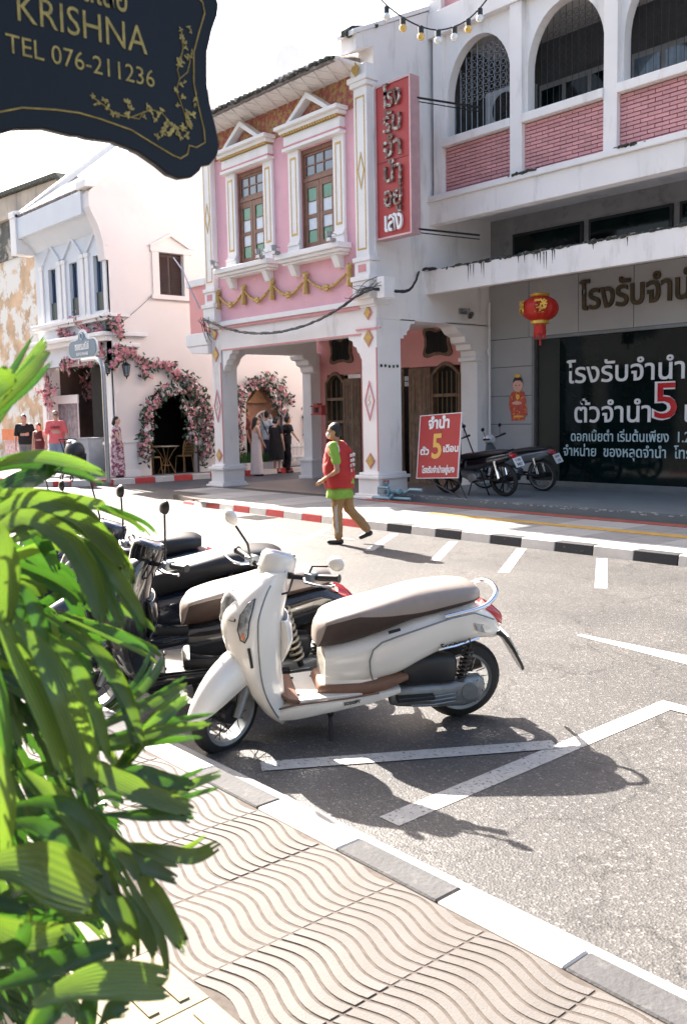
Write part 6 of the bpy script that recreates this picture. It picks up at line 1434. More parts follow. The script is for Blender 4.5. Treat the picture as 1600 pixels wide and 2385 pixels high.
# ---------------- people ----------------
fold_tex=bpy.data.textures.new('cloth_folds','CLOUDS'); fold_tex.noise_scale=.11; fold_tex.noise_depth=1
def folds(o,s=.02):
    d=o.modifiers.new('folds','DISPLACE'); d.texture=fold_tex; d.strength=s; d.mid_level=.5; d.texture_coords='LOCAL'
    return o
def remesh_ob(name,shapes,vox,M_,par,smooth_it=4,cut=None):
    b=B()
    for s in shapes:
        if s[0]=='c': _,p,q,r0,r1=s; p,q=Vector(p),Vector(q); b.tube([p,p.lerp(q,.33),p.lerp(q,.66),q],[r0,r0+(r1-r0)*.33,r0+(r1-r0)*.66,r1],12); b.ball(p,r0,12); b.ball(q,r1,12)
        elif s[0]=='b': b.ball(s[1],s[2],14)
        elif s[0]=='l': b.loft([[Vector((cx+rx*math.cos(2*PI*i/18),cy+ry*math.sin(2*PI*i/18),z)) for i in range(18)] for z,rx,ry,cx,cy in s[1]])
    o=b.ob(name,M_,par,local=True,smooth=True)
    m_=o.modifiers.new('skin','REMESH'); m_.mode='VOXEL'; m_.voxel_size=vox; m_.use_smooth_shade=True
    s_=o.modifiers.new('soft','SMOOTH'); s_.iterations=smooth_it; s_.factor=.5
    return o
skin_a=mat('skin_tan',(.42,.22,.13),.55,var=.06); skin_b=mat('skin_light',(.62,.38,.28),.55,var=.06)
hair_m=mat('dark_hair',(.012,.010,.010),.5,var=.4,scale=40,bump=.5,bscale=150); hair_l=mat('grey_brown_hair',(.2,.15,.11),.6,var=.3,scale=40)
shoe_k=mat('black_shoe',(.02,.02,.022),.6)
def person(label,loc,face,H,skin,top,bottom,hair=hair_m,pose=None,vox=.017,long_hair=0,dress=None,sleeve=.5,legs='long',group=None,fat=1.0,extra=None,shoe=shoe_k,skirt=None,bun=0):
    """face = direction the figure looks, in world degrees; local +x is forward, +y is left"""
    P=dict(lh=None,rh=None,lf=(.0,.1),rf=(.0,-.1),le=None,re=None,lk=None,rk=None,lift=0,lean=0,turn=0,nod=0); P.update(pose or {})
    t=thing('person',label,'person',loc,(0,0,math.radians(face)),group); k=H/1.7
    def V(x,y,z): return Vector((x*k,y*k,z*k))
    ln=P['lean']
    hip=V(0,0,.90); sh=V(ln,0,1.42); neck=V(ln+.0,0,1.47); hd=V(ln+.02+P['nod'],0,1.585)
    F=fat
    S=[]
    # legs
    LJ={}
    for s,n in ((1,'l'),(-1,'r')):
        fx,fy=P[n+'f']; ank=V(fx,fy,.09+(P['lift'] if n=='r' else 0)); h=hip+V(0,s*.085,-.02); kn=P[n+'k']
        kn=V(*kn) if kn else (h+ank)/2+V(.03,0,.0)
        LJ[n]=(h,kn,ank)
        S+=[('c',h,kn,.085*k*F,.058*k),('c',kn,ank,.055*k,.036*k)]
        toe=ank+V(.14,0,-.055) if not (n=='r' and P['lift']) else ank+V(.10,0,-.11)
        S+=[('c',ank+V(-.03,0,-.045),toe,.036*k,.028*k)]; LJ[n]+=(toe,)
    S+=[('b',hip+V(0,0,.02),(.12*k*F,.165*k*F,.12*k)),('b',V(ln*.5+.01*F,0,1.10),(.11*k*F*F,.15*k*F,.16*k)),('b',V(ln,0,1.30),(.115*k*F,.165*k*F,.16*k)),('c',sh+V(0,.13,-.02),sh+V(0,-.13,-.02),.062*k,.062*k),('c',neck-V(0,0,.05),hd,.052*k,.048*k)]
    # head
    a=math.radians(P['turn']); hx=Vector((math.cos(a),math.sin(a),0)); hy=Vector((-math.sin(a),math.cos(a),0))
    S+=[('b',hd+V(0,0,.015),(.092*k,.077*k,.112*k)),('b',hd+hx*.035*k-V(0,0,.055),(.055*k,.05*k,.055*k)),('c',hd+hx*.088*k-V(0,0,.0),hd+hx*.104*k-V(0,0,.025),.011*k,.015*k),('b',hd+hy*.078*k-V(0,0,.005),(.02*k,.012*k,.03*k)),('b',hd-hy*.078*k-V(0,0,.005),(.02*k,.012*k,.03*k)),('b',hd+hx*.082*k-V(0,0,.058),(.014*k,.024*k,.009*k))]
    AJ={}
    for s,n in ((1,'l'),(-1,'r')):
        so=sh+V(0,s*.175*F**.5,-.03); ha=P[n+'h']; ha=V(*ha) if ha else V(ln+.06,s*.24*F**.5,.80); el=P[n+'e']; el=V(*el) if el else (so+ha)/2+V(-.04,s*.04,0)
        AJ[n]=(so,el,ha); S+=[('c',so,el,.05*k*F**.5,.038*k),('c',el,ha,.038*k,.026*k)]
        d=(ha-el).normalized(); u=d.cross(Vector((0,0,1))); u=u.normalized() if u.length>.1 else Vector((0,1,0)); w_=d.cross(u)
        S+=[('b',ha+d*.04*k,(.032*k,.03*k,.036*k))]
        for q in range(4): 
            r_=(q-1.5)*.017*k; L_=(.075,.085,.08,.065)[q]*k; m1=ha+d*(.06*k+L_*.55)+u*r_; S+=[('c',ha+d*.045*k+u*r_*.9,m1,.0085*k,.008*k),('c',m1,m1+d*L_*.35+w_*.018*k,.008*k,.007*k)]
        S+=[('c',ha+d*.02*k-u*.02*k,ha+d*.065*k-u*.055*k,.011*k,.008*k)]
    vx=vox
    remesh_ob('body',S,vx,skin,t,3)
    # eyes, brows
    b=B()
    for s in (1,-1): b.ball(hd+hx*.083*k+hy*s*.03*k+V(0,0,.018),(.009*k,.010*k,.006*k),8)
    b.ob('eyes',hair_m,t,local=True)
    # hair
    hs=[('b',hd-hx*.018*k+V(0,0,.04),(.094*k,.085*k,.098*k)),('b',hd-hx*.04*k+V(0,0,.0),(.07*k,.078*k,.09*k))]
    if long_hair: hs+=[('c',hd-hx*.05*k,hd-hx*.09*k-V(0,0,long_hair*.6),.075*k,.06*k),('c',hd-hx*.09*k-V(0,0,long_hair*.6),hd-hx*.08*k-V(0,0,long_hair),.06*k,.03*k)]
    if bun: hs+=[('b',hd-hx*.02*k+V(0,0,.15),(.045*k,.045*k,.04*k))]
    remesh_ob('hair',hs,max(vx*.7,.008),hair,t,2)
    e=.012*k
    if not dress:
        sh_=[('b',V(ln*.5+.01*F,0,1.08),((.105*F**1.3)*k+e,.155*k*F+e,.17*k)),('b',V(ln,0,1.30),(.118*k*F+e,.168*k*F+e,.15*k)),('c',sh+V(0,.12,-.03),sh+V(0,-.12,-.03),.062*k+e,.062*k+e),('l',[(.86*k,.135*k*F**1.1+e,.175*k*F+e,0,0),(1.1*k,.125*k*F**1.1+e,.16*k*F+e,ln*.5*k,0)])]
        if sleeve:
            for n in 'lr':
                so,el,ha=AJ[n]; q=so.lerp(el,min(1,sleeve*1.6)); sh_+=[('c',so,q,.055*k*F**.5+e,.05*k+e)]
                if sleeve>.9: sh_+=[('c',el,el.lerp(ha,.9),.042*k+e,.03*k+e)]
        folds(remesh_ob('shirt',sh_,vx,top,t,3))
        lg=[('b',hip+V(0,0,.0),(.125*k*F+e,.168*k*F+e,.11*k))]
        for n in 'lr':
            h,kn,ank,toe=LJ[n]
            if legs=='short': lg+=[('c',h,h.lerp(kn,.85),.095*k*F+e,.085*k+e)]
            else: lg+=[('c',h,kn,.09*k*F+e,.066*k+e),('c',kn,kn.lerp(ank,.93),.062*k+e,.05*k+e)]
        folds(remesh_ob('trousers' if legs!='short' else 'shorts',lg,vx,bottom,t,3),.026)
    else:
        rings=dress; b=B(); rr=[]
        for z,rx,ry in rings: rr.append([Vector(((rx*k+.006*math.sin(7*2*PI*i/36+z*9)*(1.45-z))*math.cos(2*PI*i/36)+ln*(z/1.42)*k,(ry*k+.006*math.sin(7*2*PI*i/36)*(1.45-z))*math.sin(2*PI*i/36),z*k)) for i in range(36)])
        b.loft(rr,0,True,True); dr=b.ob('dress',top,t,local=True,smooth=True)
        if sleeve:
            sh_=[]
            for n in 'lr':
                so,el,ha=AJ[n]; sh_+=[('c',so,so.lerp(el,sleeve),.058*k+e,.058*k+e)]
            sh_+=[('c',sh+V(0,.12,-.03),sh+V(0,-.12,-.03),.062*k+e,.062*k+e)]; remesh_ob('sleeves',sh_,vx,top,t,2)
    # shoes
    so_=[]
    for n in 'lr': h,kn,ank,toe=LJ[n]; so_+=[('c',ank+V(-.035,0,-.05) if toe.z>=.02*k else ank,toe,.04*k,.033*k)]
    remesh_ob('shoes',so_,max(vx*.8,.008),shoe,t,1)
    if extra: extra(t,k,V,AJ,LJ,hd,hx,hy)
    return t
# --- man in the red vest ---
redvest=mat('red_vest_cloth',(.46,.025,.022),.75,var=.12,scale=12,bump=.4,bscale=25); lime=mat('lime_shirt_cloth',(.24,.42,.05),.75,var=.1,scale=12,bump=.3,bscale=25); khaki=mat('ochre_track_trousers',(.36,.20,.08),.75,var=.12,scale=12,bump=.4,bscale=25); whitecl=mat('white_cloth',(.72,.70,.68),.8,var=.08,scale=20)
V1=Vector((-8.80,7.60,0))
def vest_extra(t,k,V,AJ,LJ,hd,hx,hy):
    e=.03*k
    rows=[(.80,.165,.215),(.86,.175,.22),(.95,.185,.222),(1.05,.19,.218),(1.15,.185,.212),(1.25,.172,.212),(1.34,.15,.205),(1.41,.11,.17),(1.455,.075,.10)]
    rows2=[]
    for a_,c_ in zip(rows[:-1],rows[1:]):
        for q in range(4): rows2.append(tuple(a_[j]+(c_[j]-a_[j])*q/4 for j in range(3)))
    rows2.append(rows[-1])
    b=B(); b.loft([[Vector((((rx*1.10+.009*math.sin(5*2*PI*i/40+z*22)+.004*math.sin(40*z+9*2*PI*i/40))*math.cos(2*PI*i/40)+.015*(1 if z>1 else .5)+.02*z/1.4)*k,(ry*1.12+.004*math.sin(6*2*PI*i/40+z*14))*math.sin(2*PI*i/40)*k,z*k)) for i in range(40)] for z,rx,ry in rows2],0,False,True)
    folds(b.ob('vest',redvest,t,local=True,smooth=True,solid=.012),.035)
    b=B(); b.loft([[Vector((((rx)*math.cos(2*PI*i/40)+.02)*k,(ry)*math.sin(2*PI*i/40)*k,z*k)) for i in range(40)] for z,rx,ry in ((.66,.185,.235),(.72,.18,.23),(.84,.17,.215))],0,False,True); folds(b.ob('shirt_hem',lime,t,local=True,smooth=True,solid=.008),.03)
    for s in (1,-1):
        b=B(); so=AJ['l' if s>0 else 'r'][0]; b.tube([so+Vector((.085*math.cos(a)*k,s*(.040)*k,.10*math.sin(a)*k-.05*k)) for a in [2*PI*i/16 for i in range(16)]],.007,6,closed=True); b.ob('vest_piping',whitecl,t,local=True,smooth=True)
    b=B(); b.ball(hd+hx*.062*k-V(0,0,.045),(.052*k,.058*k,.052*k),14); b.ob('face_mask',mat('mask_cloth',(.70,.52,.44),.7),t,local=True,smooth=True)
    b=B()
    for s in (1,-1): b.tube([hd+hx*.06*k+hy*s*.05*k-V(0,0,.03),hd+hy*s*.082*k-V(0,0,.0)],.0025,4)
    b.ob('mask_loops',whitecl,t,local=True)
    b=B()
    for s in (1,-1): b.tube([hd+hx*.094*k+hy*s*(.032*k)+V(.0,0,.018)+hy*.022*k*math.cos(a)+Vector((0,0,.016*k*math.sin(a))) for a in [2*PI*i/12 for i in range(12)]],.0022,4,closed=True); b.tube([hd+hx*.09*k+hy*s*.055*k+V(0,0,.02),hd+hy*s*.082*k+V(0,0,.012)],.002,4)
    b.ob('spectacles',iron,t,local=True)
    for n in 'lr':
        h,kn,ank,toe=LJ[n]; s=1 if n=='l' else -1
        for q in (-.014,0,.014):
            b=B(); b.tube([h+V(q,s*.108,-.1),h.lerp(kn,.6)+V(q,s*.088,0),kn+V(q,s*.075,0),kn.lerp(ank,.5)+V(q,s*.066,0),kn.lerp(ank,.9)+V(q,s*.058,0)],.0045,5); b.ob('white_stripe',whitecl,t,local=True,smooth=True)
    b=B(); so,el,ha=AJ['l']; b.tube([ha+ (el-ha).normalized()*.03*k+Vector((.0,.0,0))+Vector((0,.03*k*math.cos(a),.03*k*math.sin(a))) for a in [2*PI*i/14 for i in range(14)]],.006,6,closed=True); b.ob('wristwatch',goldleaf,t,local=True,smooth=True)
    for q_,w__ in ((1.26,.24),(1.19,.2),(1.12,.22),(1.05,.16)): text('อาสาสมัคร',.06,whitecl,'vest_lettering',t,frame((-.176*k,.0,q_*k),(0,-1,0),(0,0,1)),.003,.002,'CENTER',w__,local=True)
person('masked man in red vest over lime shirt and striped ochre trousers walking across the road',V1,214,1.52,skin_a,lime,khaki,pose=dict(lf=(.03,.07),rf=(-.36,-.07),rk=(-.09,-.08,.50),lk=(.035,.09,.49),lift=.11,lh=(.25,.10,.90),le=(-.04,.32,1.06),rh=(.17,-.16,.90),re=(-.02,-.25,1.10),lean=.035,nod=.03,turn=8),vox=.009,fat=1.28,sleeve=.40,extra=vest_extra)
# --- far people ---
def G(px,py,z=.12): return atZ(px,py,z)
def R3p(x,y): return (x/3.136,600+y/3.136)
def RVp(x,y): return (440+x/3.0154,880+y/3.0154)
floral=mat('floral_dress_cloth',(.62,.50,.50),.8,var=.1,col2=(.22,.05,.10),c2scale=13,c2lo=.47,c2hi=.52)
pinkcl=mat('coral_tshirt',(.80,.16,.17),.8,var=.06); denim=mat('pale_denim',(.25,.32,.42),.8,var=.1); blackcl=mat('black_cloth',(.012,.012,.014),.8,var=.2); maroon=mat('maroon_cloth',(.13,.022,.025),.8,var=.15); brownap=mat('brown_apron',(.16,.11,.10),.8); creamcl=mat('cream_cloth',(.62,.55,.54),.8,var=.06,scale=14,bump=.3,bscale=12); bluecl=mat('pale_blue_shirt',(.5,.56,.62),.8,var=.05); greycl=mat('grey_cloth',(.18,.19,.2),.8)
person('woman in long white and red floral dress seen from the side beside the pole',G(*R3p(868,1605)),60,1.56,skin_b,floral,floral,dress=[(.05,.2,.24),(.3,.2,.23),(.6,.19,.22),(.9,.17,.2),(1.08,.14,.175),(1.2,.13,.18),(1.34,.13,.22),(1.41,.1,.2)],pose=dict(turn=-10,rh=(.12,-.22,.95)),long_hair=.12,sleeve=.3)
def shades(t,k,V,AJ,LJ,hd,hx,hy):
    b=B(); b.ball(hd+hx*.085*k+V(0,0,.018),(.02*k,.06*k,.016*k),10); b.ob('sunglasses',iron,t,local=True)
    b=B(); b.box(-.1,-.14*k,1.26*k,-.0,.14*k,1.31*k); 
    text('SURFER',.09,maroon,'shirt_lettering',t,frame((.165*k,0,1.27*k),(0,1,0),(0,0,1)),.003,.002,'CENTER',.26,local=True)
person('man in coral pink t-shirt and denim shorts with sunglasses',G(*R3p(430,1590)),-30,1.74,skin_b,pinkcl,denim,hair=hair_l,fat=1.1,legs='short',sleeve=.5,pose=dict(turn=10),extra=shades,shoe=whitecl)
person('person in sleeveless maroon top and grey shorts between two men',G(*R3p(312,1590)),-60,1.42,skin_b,maroon,greycl,hair=mat('auburn_hair',(.08,.03,.02),.5),fat=1.05,legs='short',sleeve=0,pose=dict(lean=.06),shoe=whitecl)
person('man in black polo shirt and grey trousers looking down',G(*R3p(205,1585)),-35,1.66,skin_b,blackcl,greycl,fat=1.12,pose=dict(lean=.08,nod=.05))
person('dark silhouette of a worker in brown apron inside the corner porch',G(*R3p(655,1540)),100,1.80,mat('skin_dark',(.1,.05,.03),.6),brownap,blackcl,pose=dict(lh=(.2,.2,1.0)),sleeve=.3)
# group in the lane
person('man in dark maroon t-shirt and black trousers at the left of the lane group',G(*RVp(412,636)),60,1.70,skin_a,maroon,blackcl,vox=.015)
person('woman in pale sleeveless top and long cream skirt with long black hair',G(*RVp(480,690),.0),75,1.58,skin_b,creamcl,creamcl,dress=[(.06,.19,.2),(.35,.17,.19),(.7,.15,.18),(.93,.14,.17),(1.03,.11,.145),(1.2,.115,.15),(1.32,.11,.14),(1.38,.08,.1)],long_hair=.32,sleeve=0,pose=dict(rh=(.2,-.12,.92),lh=(.1,.22,.95)),vox=.015)
def bag(t,k,V,AJ,LJ,hd,hx,hy):
    b=B(); b.tube([V(-.13,.1,1.42),V(-.15,-.02,1.25),V(-.14,-.15,1.0)],.016,5); b.ob('bag_strap',blackcl,t,local=True)
person('man in pale blue shirt with dark cross strap seen from behind',G(*RVp(560,636)),100,1.63,skin_a,bluecl,mat('dark_blue_jeans',(.04,.05,.08),.8),extra=bag,vox=.015)
person('woman in loose black dress with short hair seen from behind in the lane group',G(*RVp(620,672),.0),100,1.58,skin_b,blackcl,blackcl,dress=[(.42,.2,.27),(.7,.2,.26),(.95,.18,.24),(1.15,.165,.22),(1.3,.15,.215),(1.4,.1,.18)],fat=1.15,sleeve=.5,long_hair=.04,vox=.015,extra=bag)
person('person in black with a topknot reaching an arm out to the right',G(*RVp(690,668),.0),80,1.60,skin_a,blackcl,blackcl,dress=None,sleeve=.5,legs='long',bun=1,pose=dict(rh=(.05,-.62,1.02),re=(.0,-.40,1.22),lean=.05),vox=.015)
# ---------------- broad leaved palm in the foreground ----------------
def leafmat(name,c,tr,rough=.32):
    M=bpy.data.materials.new(name); M.use_nodes=True; N=M.node_tree.nodes; L=M.node_tree.links; b=N['Principled BSDF']; out=N['Material Output']
    uv=N.new('ShaderNodeUVMap'); uv.uv_map='UVMap'; sp_=N.new('ShaderNodeSeparateXYZ'); L.new(uv.outputs[0],sp_.inputs[0])
    w_=N.new('ShaderNodeTexWave'); w_.bands_direction='X'; w_.inputs['Scale'].default_value=2.6; w_.inputs['Distortion'].default_value=.8; w_.inputs['Detail'].default_value=2; mp=N.new('ShaderNodeMapping'); mp.inputs['Scale'].default_value=(1,.03,1); L.new(uv.outputs[0],mp.inputs[0]); L.new(mp.outputs[0],w_.inputs[0])
    tc=N.new('ShaderNodeTexCoord'); no=N.new('ShaderNodeTexNoise'); no.inputs['Scale'].default_value=5; no.inputs['Detail'].default_value=6; L.new(tc.outputs['Object'],no.inputs[0])
    oi=N.new('ShaderNodeObjectInfo')
    mx=N.new('ShaderNodeMix'); mx.data_type='RGBA'; L.new(w_.outputs['Fac'],mx.inputs[0]); mx.inputs[6].default_value=(c[0]*.85,c[1]*.88,c[2]*.85,1); mx.inputs[7].default_value=(c[0]*1.15,c[1]*1.08,c[2]*1.0,1)
    m2=N.new('ShaderNodeMix'); m2.data_type='RGBA'; m2.blend_type='MULTIPLY'; m2.inputs[0].default_value=.9; cr=N.new('ShaderNodeValToRGB'); cr.color_ramp.elements[0].position=.3; cr.color_ramp.elements[0].color=(.6,.75,.6,1); cr.color_ramp.elements[1].position=.7; cr.color_ramp.elements[1].color=(1.25,1.1,.9,1); L.new(no.outputs[0],cr.inputs[0]); L.new(mx.outputs[2],m2.inputs[6]); L.new(cr.outputs[0],m2.inputs[7])
    hv=N.new('ShaderNodeHueSaturation'); mr=N.new('ShaderNodeMapRange'); mr.inputs[3].default_value=.75; mr.inputs[4].default_value=1.25; L.new(oi.outputs['Random'],mr.inputs[0]); L.new(mr.outputs[0],hv.inputs['Value']); L.new(m2.outputs[2],hv.inputs['Color'])
    L.new(hv.outputs[0],b.inputs['Base Color']); b.inputs['Roughness'].default_value=rough
    bu=N.new('ShaderNodeBump'); bu.inputs['Strength'].default_value=.3; bu.inputs['Distance'].default_value=.002; L.new(w_.outputs['Fac'],bu.inputs['Height']); L.new(bu.outputs[0],b.inputs['Normal'])
    t=N.new('ShaderNodeBsdfTranslucent'); hs=N.new('ShaderNodeMix'); hs.data_type='RGBA'; hs.blend_type='MULTIPLY'; hs.inputs[0].default_value=1; L.new(hv.outputs[0],hs.inputs[6]); hs.inputs[7].default_value=(*tr,1); L.new(hs.outputs[2],t.inputs[0]); L.new(bu.outputs[0],t.inputs['Normal'])
    ad=N.new('ShaderNodeAddShader'); L.new(b.outputs[0],ad.inputs[0]); L.new(t.outputs[0],ad.inputs[1]); L.new(ad.outputs[0],out.inputs[0])
    return M
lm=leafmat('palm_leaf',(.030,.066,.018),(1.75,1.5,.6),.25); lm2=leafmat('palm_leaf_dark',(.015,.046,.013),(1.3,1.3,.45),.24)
pl=thing('potted_palm','lush broad-leaved potted palm with jagged leaf tips filling the lower left','potted plant',(-1.75,.45,.12))
def blade(pts,wid,roll=0,jag=1,mats=lm,fold=.25,rg=random,name='leaf',tipw=.55,split=True):
    """pts: world centreline points; wid: half width at middle"""
    P=smooth_path([Vector(p) for p in pts],5); n=len(P); nc=9; vs=[]; uvs=[]; fs=[]
    view=[(p-ORG).normalized() for p in P]; prev=None
    L=[0]
    for i in range(1,n): L.append(L[-1]+(P[i]-P[i-1]).length)
    T=L[-1]
    jagv=[rg.uniform(-.12,.05)*jag for _ in range(nc)]
    ph=rg.uniform(0,6)
    for i in range(n):
        t=(P[min(i+1,n-1)]-P[max(i-1,0)]).normalized(); s=L[i]/T
        side=t.cross(view[i]); side=side.normalized() if side.length>.05 else (prev or t.orthogonal().normalized())
        nrm=side.cross(t).normalized(); side=(side*math.cos(roll)+nrm*math.sin(roll)); nrm=side.cross(t).normalized(); prev=side
        wd=wid*min(1,(.18+1.9*s))*(1 if s<.6 else 1-(1-tipw)*((s-.6)/.4)**1.6)
        wd*=1+.05*math.sin(5*s+ph)
        for q in range(nc):
            f=-1+2*q/(nc-1); ff=abs(f)
            p=P[i]+side*(wd*f)+nrm*(-fold*wd*(ff**1.5))+nrm*(.05*wd*(1 if q%2 else -1))
            if i==n-1: p=p+t*(jagv[q]*T*.5-ff*ff*wid*.5)
            vs.append(p); uvs.append((q/(nc-1),s*T*8))
    for i in range(n-1):
        for q in range(nc-1):
            a=i*nc+q
            if split and i>=n-3 and q in (2,5) and jagv[q]<-.04: 
                continue
            fs.append((a,a+1,a+nc+1,a+nc))
    me=bpy.data.meshes.new(name); W=wm(pl).inverted(); me.from_pydata([tuple(W@v) for v in vs],[],fs); me.materials.append(mats)
    u=me.uv_layers.new(name='UVMap')
    for l in me.loops: u.data[l.index].uv=uvs[l.vertex_index]
    me.polygons.foreach_set('use_smooth',[True]*len(me.polygons)); o=bpy.data.objects.new(name,me); COL.objects.link(o); o.parent=pl
    return o
# pixel traces in source pixels with distance along the view axis
def Lf(tr,wpx,**k):
    pts=[atD(x*1.0204,y*1.0204,d) for x,y,d in tr]; d=sum(t[2] for t in tr)/len(tr)
    return blade(pts,wpx*1.0204*d/FOC,rg=RG,**k)
RG=random.Random(21)
R_=(-40,1650)
K=[ # main leaves: trace (disp px), half width px
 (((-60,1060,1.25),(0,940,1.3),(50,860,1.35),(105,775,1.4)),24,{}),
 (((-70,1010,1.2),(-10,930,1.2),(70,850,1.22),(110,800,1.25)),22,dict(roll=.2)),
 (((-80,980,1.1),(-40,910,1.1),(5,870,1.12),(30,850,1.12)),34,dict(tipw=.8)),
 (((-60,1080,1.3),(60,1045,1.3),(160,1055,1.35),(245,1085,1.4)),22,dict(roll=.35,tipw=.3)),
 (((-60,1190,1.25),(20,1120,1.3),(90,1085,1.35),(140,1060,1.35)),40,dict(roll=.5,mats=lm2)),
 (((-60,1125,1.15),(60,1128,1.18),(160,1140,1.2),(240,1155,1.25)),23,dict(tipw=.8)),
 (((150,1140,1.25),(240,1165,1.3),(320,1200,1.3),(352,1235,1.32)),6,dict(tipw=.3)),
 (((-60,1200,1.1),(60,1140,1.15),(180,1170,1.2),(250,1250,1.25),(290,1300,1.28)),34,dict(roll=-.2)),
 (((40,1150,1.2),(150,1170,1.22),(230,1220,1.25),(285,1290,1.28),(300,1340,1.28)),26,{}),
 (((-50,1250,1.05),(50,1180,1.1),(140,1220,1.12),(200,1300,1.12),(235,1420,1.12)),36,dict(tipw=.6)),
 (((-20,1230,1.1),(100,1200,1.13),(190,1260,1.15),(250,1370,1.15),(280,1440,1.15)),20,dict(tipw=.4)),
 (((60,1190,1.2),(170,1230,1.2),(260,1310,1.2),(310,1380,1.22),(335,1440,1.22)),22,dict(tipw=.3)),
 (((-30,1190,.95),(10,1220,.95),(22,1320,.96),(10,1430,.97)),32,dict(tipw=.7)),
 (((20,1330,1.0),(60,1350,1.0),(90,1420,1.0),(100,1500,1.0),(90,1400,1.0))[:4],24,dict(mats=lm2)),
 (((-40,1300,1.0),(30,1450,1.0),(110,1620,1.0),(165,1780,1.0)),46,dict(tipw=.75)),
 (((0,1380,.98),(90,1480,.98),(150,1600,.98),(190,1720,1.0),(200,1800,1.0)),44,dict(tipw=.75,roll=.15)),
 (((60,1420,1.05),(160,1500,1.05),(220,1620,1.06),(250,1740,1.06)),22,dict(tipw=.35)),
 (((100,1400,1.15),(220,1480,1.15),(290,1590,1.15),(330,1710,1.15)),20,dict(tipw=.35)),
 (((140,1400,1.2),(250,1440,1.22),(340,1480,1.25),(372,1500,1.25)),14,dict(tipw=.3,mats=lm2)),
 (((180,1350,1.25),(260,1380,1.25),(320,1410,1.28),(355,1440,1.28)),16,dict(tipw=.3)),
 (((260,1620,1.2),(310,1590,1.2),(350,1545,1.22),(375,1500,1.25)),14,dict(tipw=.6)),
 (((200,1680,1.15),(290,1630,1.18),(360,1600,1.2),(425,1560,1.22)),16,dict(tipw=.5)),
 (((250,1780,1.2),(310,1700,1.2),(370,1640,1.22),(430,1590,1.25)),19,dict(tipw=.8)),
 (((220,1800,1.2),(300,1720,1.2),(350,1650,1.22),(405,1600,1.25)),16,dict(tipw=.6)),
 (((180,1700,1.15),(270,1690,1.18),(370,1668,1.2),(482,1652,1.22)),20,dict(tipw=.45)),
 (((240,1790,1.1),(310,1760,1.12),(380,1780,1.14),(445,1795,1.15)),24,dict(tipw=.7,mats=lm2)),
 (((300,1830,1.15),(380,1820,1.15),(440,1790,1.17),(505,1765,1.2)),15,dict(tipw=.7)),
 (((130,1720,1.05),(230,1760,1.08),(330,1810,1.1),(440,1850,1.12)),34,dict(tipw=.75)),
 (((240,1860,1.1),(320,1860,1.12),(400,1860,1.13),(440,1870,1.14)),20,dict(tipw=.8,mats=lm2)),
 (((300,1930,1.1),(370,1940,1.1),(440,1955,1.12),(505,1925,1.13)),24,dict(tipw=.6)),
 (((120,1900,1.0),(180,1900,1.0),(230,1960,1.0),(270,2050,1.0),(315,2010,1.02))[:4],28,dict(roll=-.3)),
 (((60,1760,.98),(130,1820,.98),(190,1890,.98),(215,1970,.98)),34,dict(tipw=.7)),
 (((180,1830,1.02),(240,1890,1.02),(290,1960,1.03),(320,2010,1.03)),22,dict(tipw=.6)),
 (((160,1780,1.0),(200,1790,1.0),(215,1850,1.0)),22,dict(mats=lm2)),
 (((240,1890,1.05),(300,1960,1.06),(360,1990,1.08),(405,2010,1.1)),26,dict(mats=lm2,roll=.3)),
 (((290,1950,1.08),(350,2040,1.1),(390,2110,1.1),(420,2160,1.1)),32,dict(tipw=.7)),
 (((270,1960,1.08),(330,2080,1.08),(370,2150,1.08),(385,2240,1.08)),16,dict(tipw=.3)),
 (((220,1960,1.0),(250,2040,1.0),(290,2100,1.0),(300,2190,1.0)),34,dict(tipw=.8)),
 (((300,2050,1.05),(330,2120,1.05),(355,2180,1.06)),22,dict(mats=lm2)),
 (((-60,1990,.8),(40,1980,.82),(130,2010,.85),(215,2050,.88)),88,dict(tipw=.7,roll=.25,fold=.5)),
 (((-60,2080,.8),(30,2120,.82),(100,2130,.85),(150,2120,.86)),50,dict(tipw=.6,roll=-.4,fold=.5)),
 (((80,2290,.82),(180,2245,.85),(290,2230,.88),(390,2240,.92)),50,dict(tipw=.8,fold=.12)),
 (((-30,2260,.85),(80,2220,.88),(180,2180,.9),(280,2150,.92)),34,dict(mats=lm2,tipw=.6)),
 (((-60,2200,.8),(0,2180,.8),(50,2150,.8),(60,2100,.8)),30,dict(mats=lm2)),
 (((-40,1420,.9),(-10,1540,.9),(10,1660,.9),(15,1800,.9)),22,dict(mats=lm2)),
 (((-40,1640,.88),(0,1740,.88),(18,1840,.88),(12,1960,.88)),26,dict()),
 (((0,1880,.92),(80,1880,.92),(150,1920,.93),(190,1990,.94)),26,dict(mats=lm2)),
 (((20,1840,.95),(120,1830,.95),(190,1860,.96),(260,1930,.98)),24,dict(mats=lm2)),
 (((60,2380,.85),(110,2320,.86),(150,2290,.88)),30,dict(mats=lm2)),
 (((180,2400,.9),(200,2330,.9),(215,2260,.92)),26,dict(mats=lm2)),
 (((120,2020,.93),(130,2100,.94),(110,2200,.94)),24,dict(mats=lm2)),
 (((230,2340,.95),(260,2300,.96),(300,2290,.97)),26,dict(mats=lm2)),
]
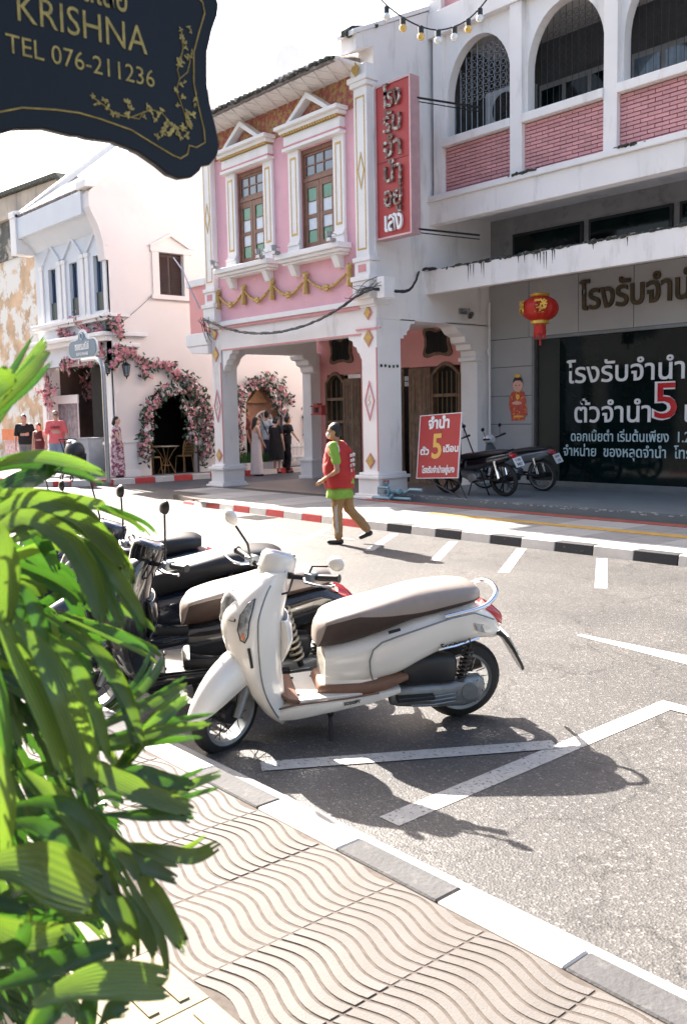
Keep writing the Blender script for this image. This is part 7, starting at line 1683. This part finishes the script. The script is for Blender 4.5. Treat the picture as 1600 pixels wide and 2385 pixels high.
for tr,wpx,kw in K:
    Lf(tr,wpx*.74,**kw)
    if wpx<60:
        for q in range(2):
            ox,oy=RG.uniform(-34,14),RG.uniform(-34,34); k2=dict(kw); k2['mats']=lm2 if RG.random()<.6 else lm; k2['tipw']=RG.uniform(.2,.5); k2['roll']=RG.uniform(-.4,.4); n_=len(tr)
            Lf([(x+ox*(.4+.6*i/n_)-8*q,y+oy*(.3+.9*i/n_),d+.035*(q+1)) for i,(x,y,d) in enumerate(tr)],max(7,wpx*RG.uniform(.35,.6)),**k2)
# inner foliage behind the main leaves
base=atD(60,2250,1.35); base=Vector((-1.75,.45,.45))
rg=random.Random(33)
for i in range(170):
    sx=rg.uniform(-80,230); sy=rg.uniform(1180,2300); 
    mxx=330-abs(sy-1800)*.25
    sx=rg.uniform(-80,max(60,mxx-90)); d=rg.uniform(1.2,1.5)
    a=rg.uniform(-.9,1.3); Ln=rg.uniform(120,260)
    dx,dy=math.cos(a)*Ln,math.sin(a)*Ln
    tr=((sx-dx*.5,sy-dy*.5-20,d),(sx,sy,d+.02),(sx+dx*.35,sy+dy*.35+15,d+.03),(sx+dx*.6,sy+dy*.6+55,d+.03))
    if max(t[0] for t in tr)>mxx+20: continue
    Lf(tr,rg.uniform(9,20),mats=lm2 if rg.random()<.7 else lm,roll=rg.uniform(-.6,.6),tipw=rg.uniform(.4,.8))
b=B()
for i in range(12):
    a=rg.uniform(0,6.28); r_=rg.uniform(.02,.16); x=-1.78+r_*math.cos(a); y=.45+r_*math.sin(a)
    b.tube([(x,y,.4),(x+.02,y+.02,.8),(x+.06*math.cos(a),y+.08*math.sin(a),1.2+rg.uniform(0,.3))],[.014,.012,.007],6)
b.ob('stems',mat('palm_stem',(.07,.10,.03),.6,var=.4,scale=20),pl,smooth=True)
b=B(); b.lathe([(.17,.12),(.19,.14),(.235,.42),(.25,.45),(.25,.5),(.225,.5),(.215,.45)],32,0,'z',(-1.75,.52,0)); b.ob('pot',mat('cream_pot',(.62,.52,.38),.6,var=.1,bump=.2),pl,smooth=True)
b=B(); b.lathe([(.215,.44),(.21,.46)],20,0,'z',(-1.75,.52,0)); b.ob('soil',mat('soil',(.03,.02,.015),.95),pl)
